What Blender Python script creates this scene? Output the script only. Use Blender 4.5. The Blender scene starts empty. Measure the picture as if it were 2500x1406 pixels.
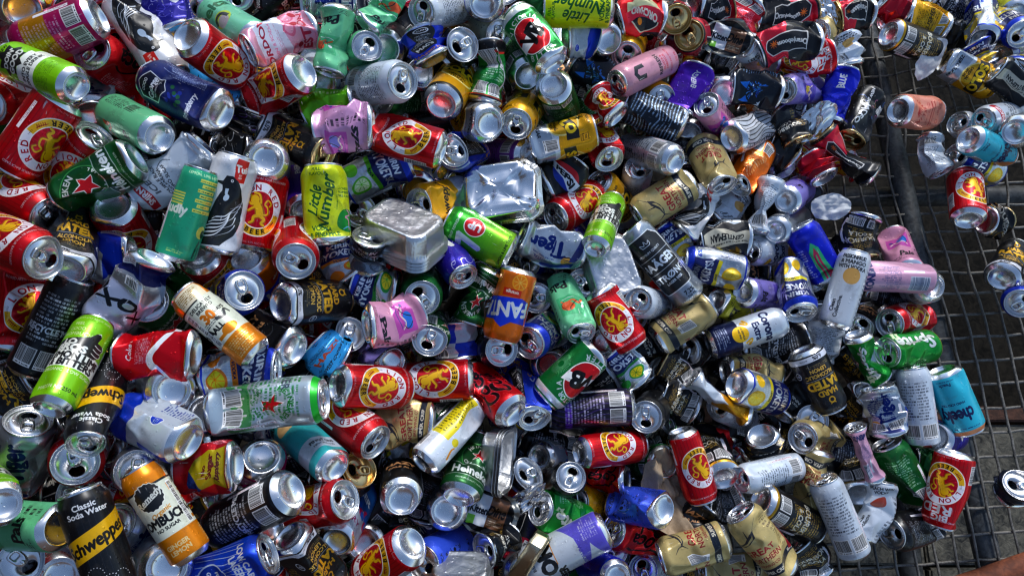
import bpy, math, random
import numpy as np
from mathutils import Vector, Quaternion, Matrix, noise

scene = bpy.context.scene
COL = scene.collection

# ---------------------------------------------------------------- camera
cam_d = bpy.data.cameras.new("camera")
cam_d.sensor_width = 36.0
cam_d.lens = 26.19
cam_d.clip_start = 0.02
cam_d.clip_end = 400.0
cam = bpy.data.objects.new("camera", cam_d)
COL.objects.link(cam)
cam.location = (0.0, 0.0, 1.473)
cam.rotation_euler = (math.radians(15.0), 0.0, 0.0)
scene.camera = cam

# ---------------------------------------------------------------- daylight
SUN_ELEV, SUN_AZ = math.radians(37.0), math.radians(18.0)      # azimuth from +Y towards +X
world = bpy.data.worlds.new("World")
scene.world = world
world.use_nodes = True
nt = world.node_tree
sky = nt.nodes.new("ShaderNodeTexSky")
sky.sky_type = 'NISHITA'
sky.sun_disc = False
sky.sun_elevation = SUN_ELEV
sky.sun_rotation = SUN_AZ
sky.dust_density = 0.6
nt.nodes["Background"].inputs["Strength"].default_value = 0.14
nt.links.new(sky.outputs[0], nt.nodes["Background"].inputs[0])
sun_d = bpy.data.lights.new("sun", 'SUN')
sun_d.energy = 2.2
sun_d.angle = math.radians(11.0)
sun_d.color = (1.0, 0.985, 0.96)
sun = bpy.data.objects.new("sun", sun_d)
COL.objects.link(sun)
sd = Vector((math.sin(SUN_AZ) * math.cos(SUN_ELEV), math.cos(SUN_AZ) * math.cos(SUN_ELEV), math.sin(SUN_ELEV)))
sun.rotation_euler = sd.to_track_quat('Z', 'Y').to_euler()
scene.view_settings.view_transform = 'Standard'
scene.view_settings.look = 'None'
scene.view_settings.exposure = 0.36
scene.view_settings.gamma = 1.0
scene.render.engine = 'CYCLES'
scene.cycles.max_bounces = 6
scene.cycles.use_denoising = True
scene.cycles.filter_width = 1.3

# ---------------------------------------------------------------- small helpers
def tag(o, label=None, cat=None, group=None, kind=None):
    if label: o["label"] = label
    if cat: o["category"] = cat
    if group: o["group"] = group
    if kind: o["kind"] = kind
    return o

def mesh(name, V, F, uv=None, smooth=True):
    me = bpy.data.meshes.new(name)
    V = np.asarray(V, np.float32)
    lens = np.array([len(f) for f in F], np.int32)
    flat = np.array([i for f in F for i in f], np.int32)
    me.vertices.add(len(V)); me.vertices.foreach_set("co", V.ravel())
    me.loops.add(len(flat)); me.loops.foreach_set("vertex_index", flat)
    me.polygons.add(len(lens))
    st = np.zeros(len(lens), np.int32); st[1:] = np.cumsum(lens)[:-1]
    me.polygons.foreach_set("loop_start", st)
    me.polygons.foreach_set("use_smooth", np.full(len(lens), smooth))
    if uv is not None:
        l = me.uv_layers.new(name="print")
        l.data.foreach_set("uv", np.asarray(uv, np.float32)[flat].ravel())
    me.update(calc_edges=True)
    return me

def obj(name, me, mat=None, parent=None):
    o = bpy.data.objects.new(name, me)
    COL.objects.link(o)
    if parent is not None: o.parent = parent
    if mat is not None:
        if len(me.materials) == 0: me.materials.append(None)
        o.material_slots[0].link = 'OBJECT'
        o.material_slots[0].material = mat
    return o

def empty(name, loc, quat=None):
    o = bpy.data.objects.new(name, None)
    o.empty_display_size = 0.02
    COL.objects.link(o)
    o.location = loc
    if quat is not None:
        o.rotation_mode = 'QUATERNION'; o.rotation_quaternion = quat
    return o

# ---------------------------------------------------------------- print painter (flat label art, drawn in millimetres)
SIZE = {'S': (121.5, 66), 'T': (148, 66), 'X': (168, 66), 'K': (145, 58), 'N': (134, 53), 'M': (128, 58.5), 'U': (134, 66)}
PX = 3.0
_gl = {}
def outline(s):
    """edges of a piece of lettering in the built-in font, cap height about 1, centred"""
    if s in _gl: return _gl[s]
    cu = bpy.data.curves.new("lettering", 'FONT')
    cu.body = s; cu.fill_mode = 'NONE'; cu.resolution_u = 3
    o = bpy.data.objects.new("lettering", cu)
    me = o.to_mesh()
    n = len(me.vertices)
    co = np.zeros(n * 3, np.float32); me.vertices.foreach_get("co", co); co = co.reshape(-1, 3)[:, :2]
    e = np.zeros(len(me.edges) * 2, np.int32); me.edges.foreach_get("vertices", e); e = e.reshape(-1, 2)
    o.to_mesh_clear()
    bpy.data.objects.remove(o); bpy.data.curves.remove(cu)
    if n == 0:
        E = np.zeros((0, 2, 2))
    else:
        co = co / 0.73
        co = co - [(co[:, 0].min() + co[:, 0].max()) / 2, 0.5]
        E = co[e]
    _gl[s] = E
    return E

def hexc(h):
    h = h.lstrip('#')
    return np.array([int(h[i:i + 2], 16) / 255 for i in (0, 2, 4)])

class Cv:
    def __init__(s, size, bg, m=.55, seed=1):
        s.L, s.D = SIZE[size]; s.C = math.pi * s.D
        s.W, s.H = int(s.C * PX), int(s.L * PX)
        s.a = np.ones((s.H, s.W, 4), np.float32)
        s.a[..., :3] = hexc(bg); s.a[..., 3] = m; s.m = m
        s.rn = np.random.default_rng(seed)
    def _put(s, mask, i, j, col, m):
        h, w = mask.shape
        i0, j0, i1, j1 = max(i, 0), max(j, 0), min(i + h, s.H), min(j + w, s.W)
        if i1 <= i0 or j1 <= j0: return
        k = mask[i0 - i:i1 - i, j0 - j:j1 - j, None]
        v = np.append(hexc(col), s.m if m is None else m)
        s.a[i0:i1, j0:j1] = s.a[i0:i1, j0:j1] * (1 - k) + v * k
    def edges(s, E, col, m=None, bold=0.0):
        if len(E) == 0: return
        S = 3
        P = (np.asarray(E, float) + [s.C / 2, 0]) * PX
        pad = 2 + int(bold * PX)
        x0, y0 = np.floor(P.min((0, 1))).astype(int) - pad
        x1, y1 = np.ceil(P.max((0, 1))).astype(int) + pad
        w, h = (x1 - x0) * S, (y1 - y0) * S
        if w <= 0 or h <= 0 or w * h > 6e7: return
        Q = (P - [x0, y0]) * S
        ya, yb = Q[:, 0, 1], Q[:, 1, 1]
        lo, hi = np.minimum(ya, yb), np.maximum(ya, yb)
        r0 = np.ceil(lo - .5).astype(int); r1 = np.ceil(hi - .5).astype(int)
        n = np.maximum(r1 - r0, 0); idx = np.repeat(np.arange(len(Q)), n)
        if len(idx) == 0: return
        off = np.arange(len(idx)) - np.repeat(np.cumsum(n) - n, n)
        rows = r0[idx] + off
        t = (rows + .5 - ya[idx]) / (yb[idx] - ya[idx])
        xs = Q[idx, 0, 0] + t * (Q[idx, 1, 0] - Q[idx, 0, 0])
        g = np.zeros((h, w + 1), np.int32)
        np.add.at(g, (np.clip(rows, 0, h - 1), np.clip(np.ceil(xs - .5).astype(int), 0, w)), 1)
        mk = (np.cumsum(g, 1)[:, :w] % 2).astype(np.float32)
        b = int(round(bold * PX * S))
        if b > 0:
            o = mk.copy()
            for dx, dy in ((b, 0), (-b, 0), (0, b), (0, -b), (b // 2, b // 2), (-(b // 2), b // 2), (b // 2, -(b // 2)), (-(b // 2), -(b // 2))):
                o = np.maximum(o, np.roll(np.roll(mk, dx, 1), dy, 0))
            mk = o
        mk = mk.reshape(h // S, S, w // S, S).mean((1, 3))
        s._put(mk, y0, x0, col, m)
    def poly(s, pts, col, m=None):
        p = np.asarray(pts, float)
        s.edges(np.stack([p, np.roll(p, -1, 0)], 1), col, m)
    def rect(s, x0, y0, x1, y1, col, m=None):
        s.poly([(x0, y0), (x1, y0), (x1, y1), (x0, y1)], col, m)
    def band(s, y0, y1, col, m=None):
        s.rect(-s.C / 2 - 1, y0, s.C / 2 + 1, y1, col, m)
    def ell(s, cx, cy, rx, ry, col, m=None, a0=0, a1=360):
        a = np.radians(np.linspace(a0, a1, 48, endpoint=(a1 - a0 < 360)))
        p = np.stack([cx + rx * np.cos(a), cy + ry * np.sin(a)], 1)
        s.poly(p, col, m)
    def sector(s, cx, cy, r0, r1, ry, a0, a1, col, m=None):
        a = np.radians(np.linspace(a0, a1, 40))
        o = np.stack([cx + r1 * np.cos(a), cy + r1 * ry * np.sin(a)], 1)
        i = np.stack([cx + r0 * np.cos(a[::-1]), cy + r0 * ry * np.sin(a[::-1])], 1)
        s.poly(np.vstack([o, i]), col, m)
    def stroke(s, pts, w, col, m=None, taper=1.0):
        p = np.asarray(pts, float)
        if len(p) > 2:
            t = np.linspace(0, len(p) - 1, 5 * len(p)); q = []
            for u in t:
                i = min(int(u), len(p) - 2); f = u - i
                a = p[max(i - 1, 0)]; b = p[i]; c = p[i + 1]; d = p[min(i + 2, len(p) - 1)]
                q.append(.5 * ((2 * b) + (c - a) * f + (2 * a - 5 * b + 4 * c - d) * f * f + (3 * b - a - 3 * c + d) * f ** 3))
            p = np.array(q)
        d = np.gradient(p, axis=0); d /= np.maximum(np.linalg.norm(d, axis=1, keepdims=True), 1e-6)
        n = np.stack([-d[:, 1], d[:, 0]], 1)
        ww = (w / 2 * np.linspace(1, taper, len(p)))[:, None]
        s.poly(np.vstack([p + n * ww, (p - n * ww)[::-1]]), col, m)
    def text(s, t, x, y, h, col, rot=0, bold=0.0, sx=1.0, shear=0.0, m=None):
        E = outline(t).copy()
        if len(E) == 0: return
        E = E * h
        E[..., 0] = E[..., 0] * sx + E[..., 1] * shear
        a = math.radians(rot); c, k = math.cos(a), math.sin(a)
        X = E[..., 0] * c - E[..., 1] * k + x; Y = E[..., 0] * k + E[..., 1] * c + y
        s.edges(np.stack([X, Y], -1), col, m, bold)
    def arct(s, t, cx, cy, r, ry, h, a0, da, col, bold=0.0, inside=False, sx=1.0):
        for i, ch in enumerate(t):
            if ch == ' ': continue
            a = a0 + da * i; ar = math.radians(a)
            s.text(ch, cx + r * math.cos(ar), cy + r * ry * math.sin(ar), h, col, a - 90 + (180 if inside else 0), bold, sx)
    def lines(s, x0, y0, x1, y1, n, col, rot=False, fill=.72, m=None):
        """rows of lettering too small to read"""
        col_v = np.append(hexc(col), s.m if m is None else m)
        X0, X1 = int((x0 + s.C / 2) * PX), int((x1 + s.C / 2) * PX); Y0, Y1 = int(y0 * PX), int(y1 * PX)
        X0, Y0, X1, Y1 = max(X0, 0), max(Y0, 0), min(X1, s.W), min(Y1, s.H)
        h, w = (Y1 - Y0, X1 - X0) if not rot else (X1 - X0, Y1 - Y0)
        if h < n or w < 4: return
        k = np.zeros((h, w), np.float32); st = h / n
        for i in range(n):
            a, b = int(i * st + st * .2), max(int(i * st + st * .75), int(i * st + st * .2) + 1)
            row = np.repeat((s.rn.random(w // 2 + 1) < fill), 2)[:w].astype(np.float32) * s.rn.uniform(.55, .95)
            end = int(w * s.rn.uniform(.6, 1.0)); row[end:] = 0
            for _ in range(max(1, w // 26)):
                g = s.rn.integers(0, w); row[g:g + 3] = 0
            k[a:b] = row
        if rot: k = k.T[:, ::-1]
        k = k[..., None]
        s.a[Y0:Y1, X0:X1] = s.a[Y0:Y1, X0:X1] * (1 - k) + col_v * k
    def bar(s, x, y, w, h, rot=False, bg='f2f2f2', ink='181818'):
        s.rect(x - 1, y - 1, x + w + 1, y + h + 1, bg, 0.0)
        p = 0.0; span = w if not rot else h
        while p < span - .5:
            b = s.rn.choice([.35, .6, .9, 1.2]); b = min(b, span - p)
            if rot: s.rect(x, y + p, x + w, y + p + b, ink, 0.0)
            else: s.rect(x + p, y + h * .16, x + p + b, y + h, ink, 0.0)
            p += b + s.rn.choice([.4, .6, .9])
        if not rot: s.lines(x, y, x + w, y + h * .13, 1, ink)
    def back(s, ink, paper=None, x=None, bar=True):
        """the small print on a can's far side"""
        x = s.C / 2 if x is None else x
        for sx in (-1, 1):
            X = sx * s.C / 2
            a, b = (X, X + 26) if sx < 0 else (X - 26, X)
            s.lines(a, s.L * .36, b, s.L * .84, 13, ink)
        for X in (-s.C / 2 + 3, s.C / 2 - 29):
            if bar: s.bar(X, s.L * .13, 26, s.L * .17, bg=paper or 'f2f2f2')
        s.rect(-s.C / 2 + 32, s.L * .2, -s.C / 2 + 38, s.L * .62, 'e8e8ee', 0.0)
        s.lines(-s.C / 2 + 33, s.L * .22, -s.C / 2 + 37, s.L * .6, 2, 'a03030', rot=True)
    def image(s, name):
        im = bpy.data.images.new(name, s.W, s.H, alpha=True)
        im.alpha_mode = 'CHANNEL_PACKED'
        lum = s.a[..., :3].mean(-1, keepdims=True)
        s.a[..., :3] = np.clip(lum + (s.a[..., :3] - lum) * 1.2, 0, 1) ** 1.10
        im.pixels.foreach_set(np.clip(s.a, 0, 1).astype(np.float32).ravel())
        im.pack()
        return im

def d_lion(size='S', big=False):
    c = Cv(size, 'c00d20', .62)
    for x in np.arange(-100, 101, 6.5): c.rect(x, 8, x + 1.6, c.L - 14, 'a80a1c', .62)
    cy = c.L * .50
    if big: cy = c.L * .42
    for cx in (0, -c.C / 2, c.C / 2):
        if big and cx == 0: pass
        R = 36
        c.ell(cx, cy, R + 1.6, (R + 1.6) * 1.06, 'f4f0ea', .1)
        c.ell(cx, cy, R, R * 1.06, 'e9e6ee', .1)
        c.sector(cx, cy, 25.5, R, 1.06, 188, 352, 'e2b117', .35)
        c.ell(cx, cy, 26.5, 26.5 * 1.06, 'f4f0ea', .1)
        c.ell(cx, cy, 25, 25 * 1.06, 'b80c26', .62)
        for a in range(0, 360, 18):
            c.sector(cx, cy, 3, 24.5, 1.06, a, a + 5, 'cf1738', .62)
        c.arct("LION RED", cx, cy, 30.6, 1.06, 8.6, 158, -19.5, 'b00c20', .35)
        c.arct("BEER", cx, cy, 30.6, 1.06, 7.6, 248, 15.0, '161008', .3, True)
        c.arct("ESTD", cx, cy, 30.6, 1.06, 2.2, 190, -4, '333333', 0)
        c.arct("1907", cx, cy, 30.6, 1.06, 2.2, -2, -4, '333333', 0)
        for sg in (-1, 1):
            for k in range(5):
                a = math.radians(270 + sg * (40 + k * 5)); x, y = cx + 30.6 * math.cos(a), cy + 32 * math.sin(a)
                c.stroke([(x - 2.6, y - 1.5), (x + 1, y + 2.2)], 1.1, '9a3a12'); c.stroke([(x + 2.6, y - 1.5), (x - 1, y + 2.2)], 1.1, '9a3a12')
        g = 'e8b81c'; k = 'a86a08'
        for col, w, o in ((k, 1.45, .6), (g, 1.0, 0)):
            f = lambda pts, ww, t=1.0: c.stroke([(cx + x * 1.12 + o, cy + y * 1.12 - o) for x, y in pts], ww * w, col, .35, t)
            f([(3, -8), (1, 0), (-3, 7), (-6, 12)], 10, .8)
            c.ell(cx - 7 + o, cy + 14 - o, 6.4 * (1 + (w - 1) * .2), 6.6, col, .35)
            f([(-11, 17), (-15, 16), (-13, 13)], 3.2)
            f([(-4, 7), (-10, 6), (-15, 9), (-18, 7)], 3.6, .6)
            f([(-3, 4), (-9, 0), (-13, -3), (-17, -1)], 3.6, .6)
            f([(3, -7), (-4, -10), (-5, -16), (-10, -19)], 5, .5)
            f([(4, -8), (9, -12), (6, -17), (11, -20)], 5, .5)
            f([(5, -6), (13, -4), (12, 4), (7, 8), (11, 14), (17, 10), (14, 6)], 2.4, .8)
            f([(-9, 21), (-2, 20), (1, 14), (2, 8)], 3.0, .7)
    if big:
        c.text("BIG", -6, c.L * .86, 12, 'f1eeee', 0, .7, 1.1); c.text("RED", 3, c.L * .755, 17, 'f1eeee', 0, .9, 1.25)
    for X in (0, -c.C / 2 + 2, c.C / 2 - 2):
        c.text("BREWED FRESH IN YOUR BACKYARD", X, c.L - 15.5, 3.4, 'f3d9dc', 0, .12, 1.0)
    c.text("330mL 4.0% ALC/VOL", 0, 12, 3, 'f3d9dc', 0, .05)
    c.rect(45, 18, 50, 60, 'f0e8ea', 0); c.lines(45.4, 19, 49.6, 59, 2, '9a2030', rot=True)
    c.bar(-60, 20, 16, 34, rot=True)
    return c

def script_word(c, t, x, y, h, col, rot=0, m=None, out=None):
    if out: c.text(t, x, y, h, out, rot, h * .11, 1.0, .25, m)
    c.text(t, x, y, h, col, rot, h * .05, 1.0, .25, m)

def d_cokez():
    c = Cv('S', 'c20a1c', .62)
    for X in (0, c.C / 2, -c.C / 2):
        c.text("Coca", X - 8, 60, 30, 'e2455a', 90, 2.4, .95, .3); c.text("Coca", X - 8, 60, 30, '1a0a0c', 90, 1.2, .95, .3)
        c.text("Cola", X + 22, 62, 30, 'e2455a', 90, 2.4, .95, .3); c.text("Cola", X + 22, 62, 30, '1a0a0c', 90, 1.2, .95, .3)
        c.stroke([(X - 27, 20), (X - 20, 45), (X - 30, 80), (X - 24, 100)], 4, '1a0a0c')
    c.text("ZERO SUGAR", 45, 58, 6, '1a0a0c', 90, .3)
    c.lines(-62, 25, -42, 90, 14, 'efc6ca')
    return c
def d_cokec():
    c = Cv('S', 'c40f24', .6)
    c.stroke([(-90, 20), (-60, 42), (-30, 66), (0, 58), (30, 30), (60, 34), (100, 60)], 9, 'eef0f4', .2)
    c.lines(-30, 68, 26, 92, 9, 'e7c9cd'); c.ell(34, 50, 11, 8, 'd94a58'); c.ell(34, 50, 9, 6, 'c40f24')
    c.text("Coke classic", -2, 102, 7, 'f4eaea', 0, .25, 1, .2)
    for X in (c.C / 2, -c.C / 2): script_word(c, "Coca-Cola", X, 58, 26, 'f4f0f0', 90)
    return c
def d_heine(silver=False):
    c = Cv('X' if silver else 'S', 'c3cdd2' if silver else '1c5a2b', .75 if silver else .55)
    H = c.L; ink = '2f8a3c' if silver else 'f0f4ee'
    for X in (0, c.C / 2, -c.C / 2):
        c.ell(X, H * .60, 33, 34, '4c9a52' if not silver else 'dbe5e2', .5); c.ell(X, H * .60, 31.5, 32.5, '17502a' if not silver else 'c3cdd2', .55)
        c.arct("HEINEKEN", X, H * .60, 26, 1.02, 8.5, 150, -17, ink, .4)
        c.arct("ORIGINAL", X, H * .60, 26, 1.02, 6.5, 215, 15, ink, .2, True)
        st = [(X + r * math.cos(math.radians(90 + 36 * k)), H * .60 + r * math.sin(math.radians(90 + 36 * k))) for k, r in zip(range(10), [16, 6.4] * 5)]
        st2 = [(X + r * 1.15 * math.cos(math.radians(90 + 36 * k)), H * .60 + r * 1.15 * math.sin(math.radians(90 + 36 * k))) for k, r in zip(range(10), [16, 6.8] * 5)]
        c.poly(st2, 'f4f4f0', .1); c.poly(st, 'c41c26', .5)
        c.rect(X - 50, H * .20, X + 50, H * .40, '123f20' if not silver else '5f9f66', .5)
        c.rect(X - 50, H * .395, X + 50, H * .405, 'b9c9b9', .7); c.rect(X - 50, H * .195, X + 50, H * .205, 'b9c9b9', .7)
        c.text("Heineken", X, H * .30, 15, 'f6f8f4', 0, .9, 1.05)
        c.text("PREMIUM QUALITY LAGER BEER", X, H * .14, 3, ink, 0, .05)
    c.band(H - 12, H, '2fae3c' if silver else '174c26', .5)
    c.lines(56, H * .42, 78, H * .85, 12, 'bcd8bd' if not silver else '2f8a3c'); c.bar(-78, H * .45, 20, 26)
    if silver: c.back('3a8a48'); c.text("SILVER", 60, H * .72, 12, '55606a', 0, .6)
    return c
def d_vb():
    c = Cv('S', '1c7a3c', .6)
    for X in (0, c.C / 2, -c.C / 2):
        c.arct("VICTORIA", X, 54, 40, 1.06, 9, 136, -13, 'eef2ee', .3)
        c.arct("BITTER", X, 54, 40, 1.06, 11, 232, 15, 'eef2ee', .5, True)
        c.ell(X, 54, 33, 36, 'f2f2ee', .1); c.ell(X, 54, 31, 34, 'c01f28', .6)
        c.poly([(X - 33, 34), (X - 33, 50), (X + 33, 76), (X + 33, 58)], 'f2f2ee', .1)
        c.text("V", X - 9, 51, 30, '131313', 20, 2.2); c.text("B", X + 12, 60, 30, '131313', 20, 2.2)
    for k in range(40): c.stroke([(52 + 6 * math.cos(k / 6), 60 + 6 * math.sin(k / 6)), (52 + 16 * math.cos(k / 6), 60 + 20 * math.sin(k / 6))], .6, '8fd09a')
    c.band(104, 115.5, 'e8ece8', .4); c.band(0, 9, 'dfe4e0', .5)
    c.lines(-80, 30, -60, 90, 12, 'cfe6d2')
    return c
def d_gn(size='S'):
    c = Cv(size, 'b8a878', .25); H = c.L
    for X in (0, c.C / 2, -c.C / 2):
        s = [(X - 30, H * .66), (X - 12, H * .70), (X + 2, H * .78), (X + 14, H * .80), (X + 8, H * .72), (X - 4, H * .66), (X - 16, H * .64)]
        c.poly(s, '2a2a30', .1); c.poly([(X - 22, H * .66), (X - 8, H * .685), (X + 6, H * .755), (X + 2, H * .70), (X - 10, H * .655)], 'b8a878', .2)
        c.stroke([(X + 12, H * .80), (X + 30, H * .92)], 1.3, '2a2a30', .1, .3)
        c.stroke([(X - 4, H * .72), (X - 2, H * .86)], 3, '2a2a30', .1, .2); c.stroke([(X - 26, H * .66), (X - 38, H * .78)], 2.6, '2a2a30', .1, .2); c.stroke([(X - 26, H * .66), (X - 36, H * .56)], 2.6, '2a2a30', .1, .2)
        c.text("GREAT", X, H * .52, 13, '93262a', 0, .55, 1.05); c.text("NORTHERN", X, H * .40, 9.5, '7e2226', 0, .3, .95)
        c.text("BREWING CO", X, H * .315, 5, '7e2226', 0, .1); 
    c.band(H * .16, H * .265, '1c2430', .1)
    for X in (0, c.C / 2 - 20, -c.C / 2 + 20): c.text("SUPER CRISP", X, H * .21, 6.5, 'efe7d4', 0, .3)
    c.lines(44, H * .34, 62, H * .86, 15, '6f6248'); c.bar(-66, H * .36, 18, 30)
    c.rect(66, H * .2, 86, H * .74, '8e1f2c', .3); c.text("ORIGINAL", 76, H * .5, 9, 'f0e2d4', 90, .4)
    return c
def d_hard():
    c = Cv('S', '15161a', .3); H = c.L
    for x in np.arange(-104, 104, 4): c.rect(x, 30, x + .7, H - 10, '24272e', .4)
    c.band(10, 20, 'd9dce4', .15)
    for X in (0, c.C / 2 - 4, -c.C / 2 + 4):
        c.ell(X, 94, 6, 6, 'd8aa3c', .6); c.ell(X, 94, 3.6, 3.6, '15161a', .3); c.stroke([(X - 5, 101), (X, 98), (X + 5, 101)], 1.6, 'd8aa3c', .6)
        c.text("HARD", X, 80, 10, 'd8aa3c', 0, .7, 1.0, 0, .6); c.text("RATED", X, 64, 15, 'e3b643', 0, 1.1, 1.0, 0, .6)
        c.rect(X - 30, 53, X + 30, 53.8, 'b9b9b9'); c.text("ALCOHOLIC", X, 47, 7, 'd8b25c', 0, .3); c.text("LEMON", X, 37, 7, 'd8b25c', 0, .3)
        c.text("6.0%", X - 8, 15, 7, '16161a', 0, .3, 1, 0, .1); c.text("ALC/VOL", X + 18, 15, 2.6, '16161a', 0, .05, 1, 0, .1); c.lines(X - 26, 26, X + 26, 32, 2, '8a7a58')
        c.ell(X + 40, 40, 6.5, 6.5, 'e8e8ea', .1); c.ell(X + 40, 40, 5.4, 5.4, '15161a', .2); c.text("18+", X + 40, 40, 4.2, 'e8e8ea', 0, .25)
    c.lines(56, 42, 74, 92, 14, 'c9a24a'); c.bar(-74, 24, 22, 24); c.lines(-74, 56, -54, 96, 10, 'd0b070')
    return c
def d_schwep(gold=False):
    c = Cv('S' if gold else 'K', '101116' if not gold else 'd3d6da', .35); H = c.L
    for x in np.arange(-100, 100, 7): c.rect(x, 6, x + .6, H, '23252e' if not gold else 'c5c9ce')
    for X in (0, c.C / 2, -c.C / 2):
        if gold:
            c.rect(X - 52, H * .30, X + 52, H * 1.0, 'e0a910', .4); c.text("Schweppes", X, H * .62, 15, '171717', 0, .7, 1, .2)
        else:
            c.poly([(X - 46, H * .40), (X + 46, H * .58), (X + 46, H * .78), (X - 46, H * .60)], 'e3b41a', .4)
            c.text("Schweppes", X, H * .59, 15.5, '15140f', 14, .75, .86, .2)
            c.text("Classic", X - 2, H * .88, 7, 'f0f0f0', 0, .3); c.text("Soda Water", X, H * .82, 7, 'f0f0f0', 0, .3)
            for k in range(7):
                for q in range(9):
                    a = math.radians(q * 22); c.ell(X + (k % 3 - 1) * 13 + 9 * math.cos(a), H * .14 + (k // 3) * 13 + 9 * math.sin(a), .55, .55, 'e6e6ea', .1)
    return c
def d_lobros():
    c = Cv('N', '86c41c', .35); H = c.L; B = '16181a'; Wt = 'eceee6'
    c.band(H * .36, H * .545, Wt, .15)
    c.text("FEEL", -14, H * .85, 5, 'd8efb0', 0, .15); c.text("GOOD", -14, H * .79, 5, 'd8efb0', 0, .15); c.text("KOMBUCHA", -8, H * .73, 5.5, 'd8efb0', 0, .15)
    def thumb(col, g):
        c.poly([(-34, H * .53), (-34, H * .66), (-6, H * .685), (6, H * .72), (11, H * .78), (16, H * .79 + g), (19, H * .77), (17, H * .70), (26 + g, H * .70), (30 + g, H * .67), (28, H * .63), (30 + g, H * .60), (27, H * .56), (22, H * .53 - g), (10, H * .525), (-10, H * .535)], col, .15)
    thumb(Wt, 1.6); thumb(B, 0)
    for k in range(3): c.stroke([(15, H * (.575 + k * .045)), (22, H * (.565 + k * .045)), (28, H * (.575 + k * .045))], .9, Wt, .1)
    c.text("LO", -14, H * .638, 8, Wt, 0, .9, 1.2); c.text("BROS", -9, H * .575, 9.5, Wt, 0, 1.0, 1.2)
    c.text("LEMON LIME", 0, H * .488, 9.5, B, 0, .8, .95); c.text("& BITTERS", 0, H * .41, 9.5, B, 0, .8, 1.0)
    c.text("ORGANIC   LOW SUGAR", 2, H * .325, 4.4, 'eef6da', 0, .12); c.text("MADE IN NZ", -14, H * .15, 5, 'e6f3c8', 0, .15); c.text("250 mL", 16, H * .15, 5.2, B, 0, .15)
    c.text("LOW SUGAR LIVE BREW SOFT DRINK", 0, H * .93, 3.4, 'e6f3c8', 0, .05)
    for X in (-c.C / 2, c.C / 2):
        st = [(X + r * math.cos(math.radians(22.5 * k)), H * .72 + r * .95 * math.sin(math.radians(22.5 * k))) for k, r in zip(range(16), [25, 17] * 8)]
        c.rect(X - 26, H * .36, X + 26, H * .6, Wt, .1); c.poly(st, B, .1); c.text("DOIN'", X, H * .76, 8, Wt, 0, .6); c.text("GOOD", X, H * .67, 9, Wt, 0, .7)
        c.text("INTO EVERY", X, H * .50, 6, B, 0, .35); c.text("SINGLE DRINK", X, H * .44, 6, B, 0, .35); c.text("LIVE BREW", X, H * .87, 5, B, 0, .25)
        c.lines(X - 22, H * .16, X + 22, H * .33, 8, '5a8a18')
    c.bar(40, H * .18, 14, 70, rot=True)
    return c
def d_remedy():
    c = Cv('N', 'd98a14', .5); H = c.L; Wt = 'd9dccd'; B = '16181c'
    c.band(H * .30, H * .80, Wt, .1)
    c.rect(-60, H * .785, 60, H * .805, B, .2)
    for X, f in ((0, 1),):
        st = [(X + r * math.cos(math.radians(10 * k)), H * .70 + r * math.sin(math.radians(10 * k))) for k, r in zip(range(36), [19, 17.6] * 18)]
        c.poly(st, 'e9e9e0', .1); st = [((x - X) * .94 + X, (y - H * .7) * .94 + H * .7) for x, y in st]; c.poly(st, B, .2)
        c.text("Remedy", X, H * .70, 9, 'eceadf', 18, .45, .9, .25); c.stroke([(X - 12, H * .64), (X + 10, H * .685)], 1, 'eceadf')
        c.rect(X + 26, H * .67, X + 36, H * .745, 'd98a14', .4); c.lines(X + 27, H * .68, X + 35, H * .735, 3, B)
        c.text("Organic", X + 4, H * .535, 6, 'd4933a', 10, .2, 1, .3); c.text("KOMBUCHA", X + 4, H * .46, 11.5, B, 0, .8, .86); c.text("NO SUGAR", X + 2, H * .38, 4.4, B, 0, .2)
        c.text("GINGER", X, H * .2, 6, 'f0d8a4', 0, .3); c.text("LEMON", X, H * .14, 6, 'f0d8a4', 0, .3)
    for X in (58, -c.C + 58):
        c.rect(X - 22, H * .80, X + 22, H * .97, 'e6dcc4', .1); c.lines(X - 20, H * .83, X + 20, H * .95, 6, '8a6a2a')
        c.text("DELICATELY", X, H * .74, 5, B, 0, .25); c.text("BREWED", X, H * .69, 5, B, 0, .25); c.text("30", X - 6, H * .60, 14, 'd47d0c', 0, 1.2); c.text("DAYS", X + 13, H * .60, 5, B, 0, .3)
        c.lines(X - 20, H * .50, X + 20, H * .56, 3, '50545a'); c.text("ALL", X - 8, H * .45, 8, B, 0, .6); c.stroke([(X - 2, H * .53), (X + 10, H * .5), (X + 18, H * .56), (X + 22, H * .5)], 5, '2a2d33', .1, .5)
        c.ell(X + 2, H * .37, 12, 7, 'd98a14'); c.rect(X - 20, H * .335, X - 2, H * .37, 'd98a14'); c.lines(X - 20, H * .08, X + 20, H * .27, 8, 'f3dca8')
    c.bar(28, H * .32, 7, 58, rot=True)
    return c
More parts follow.
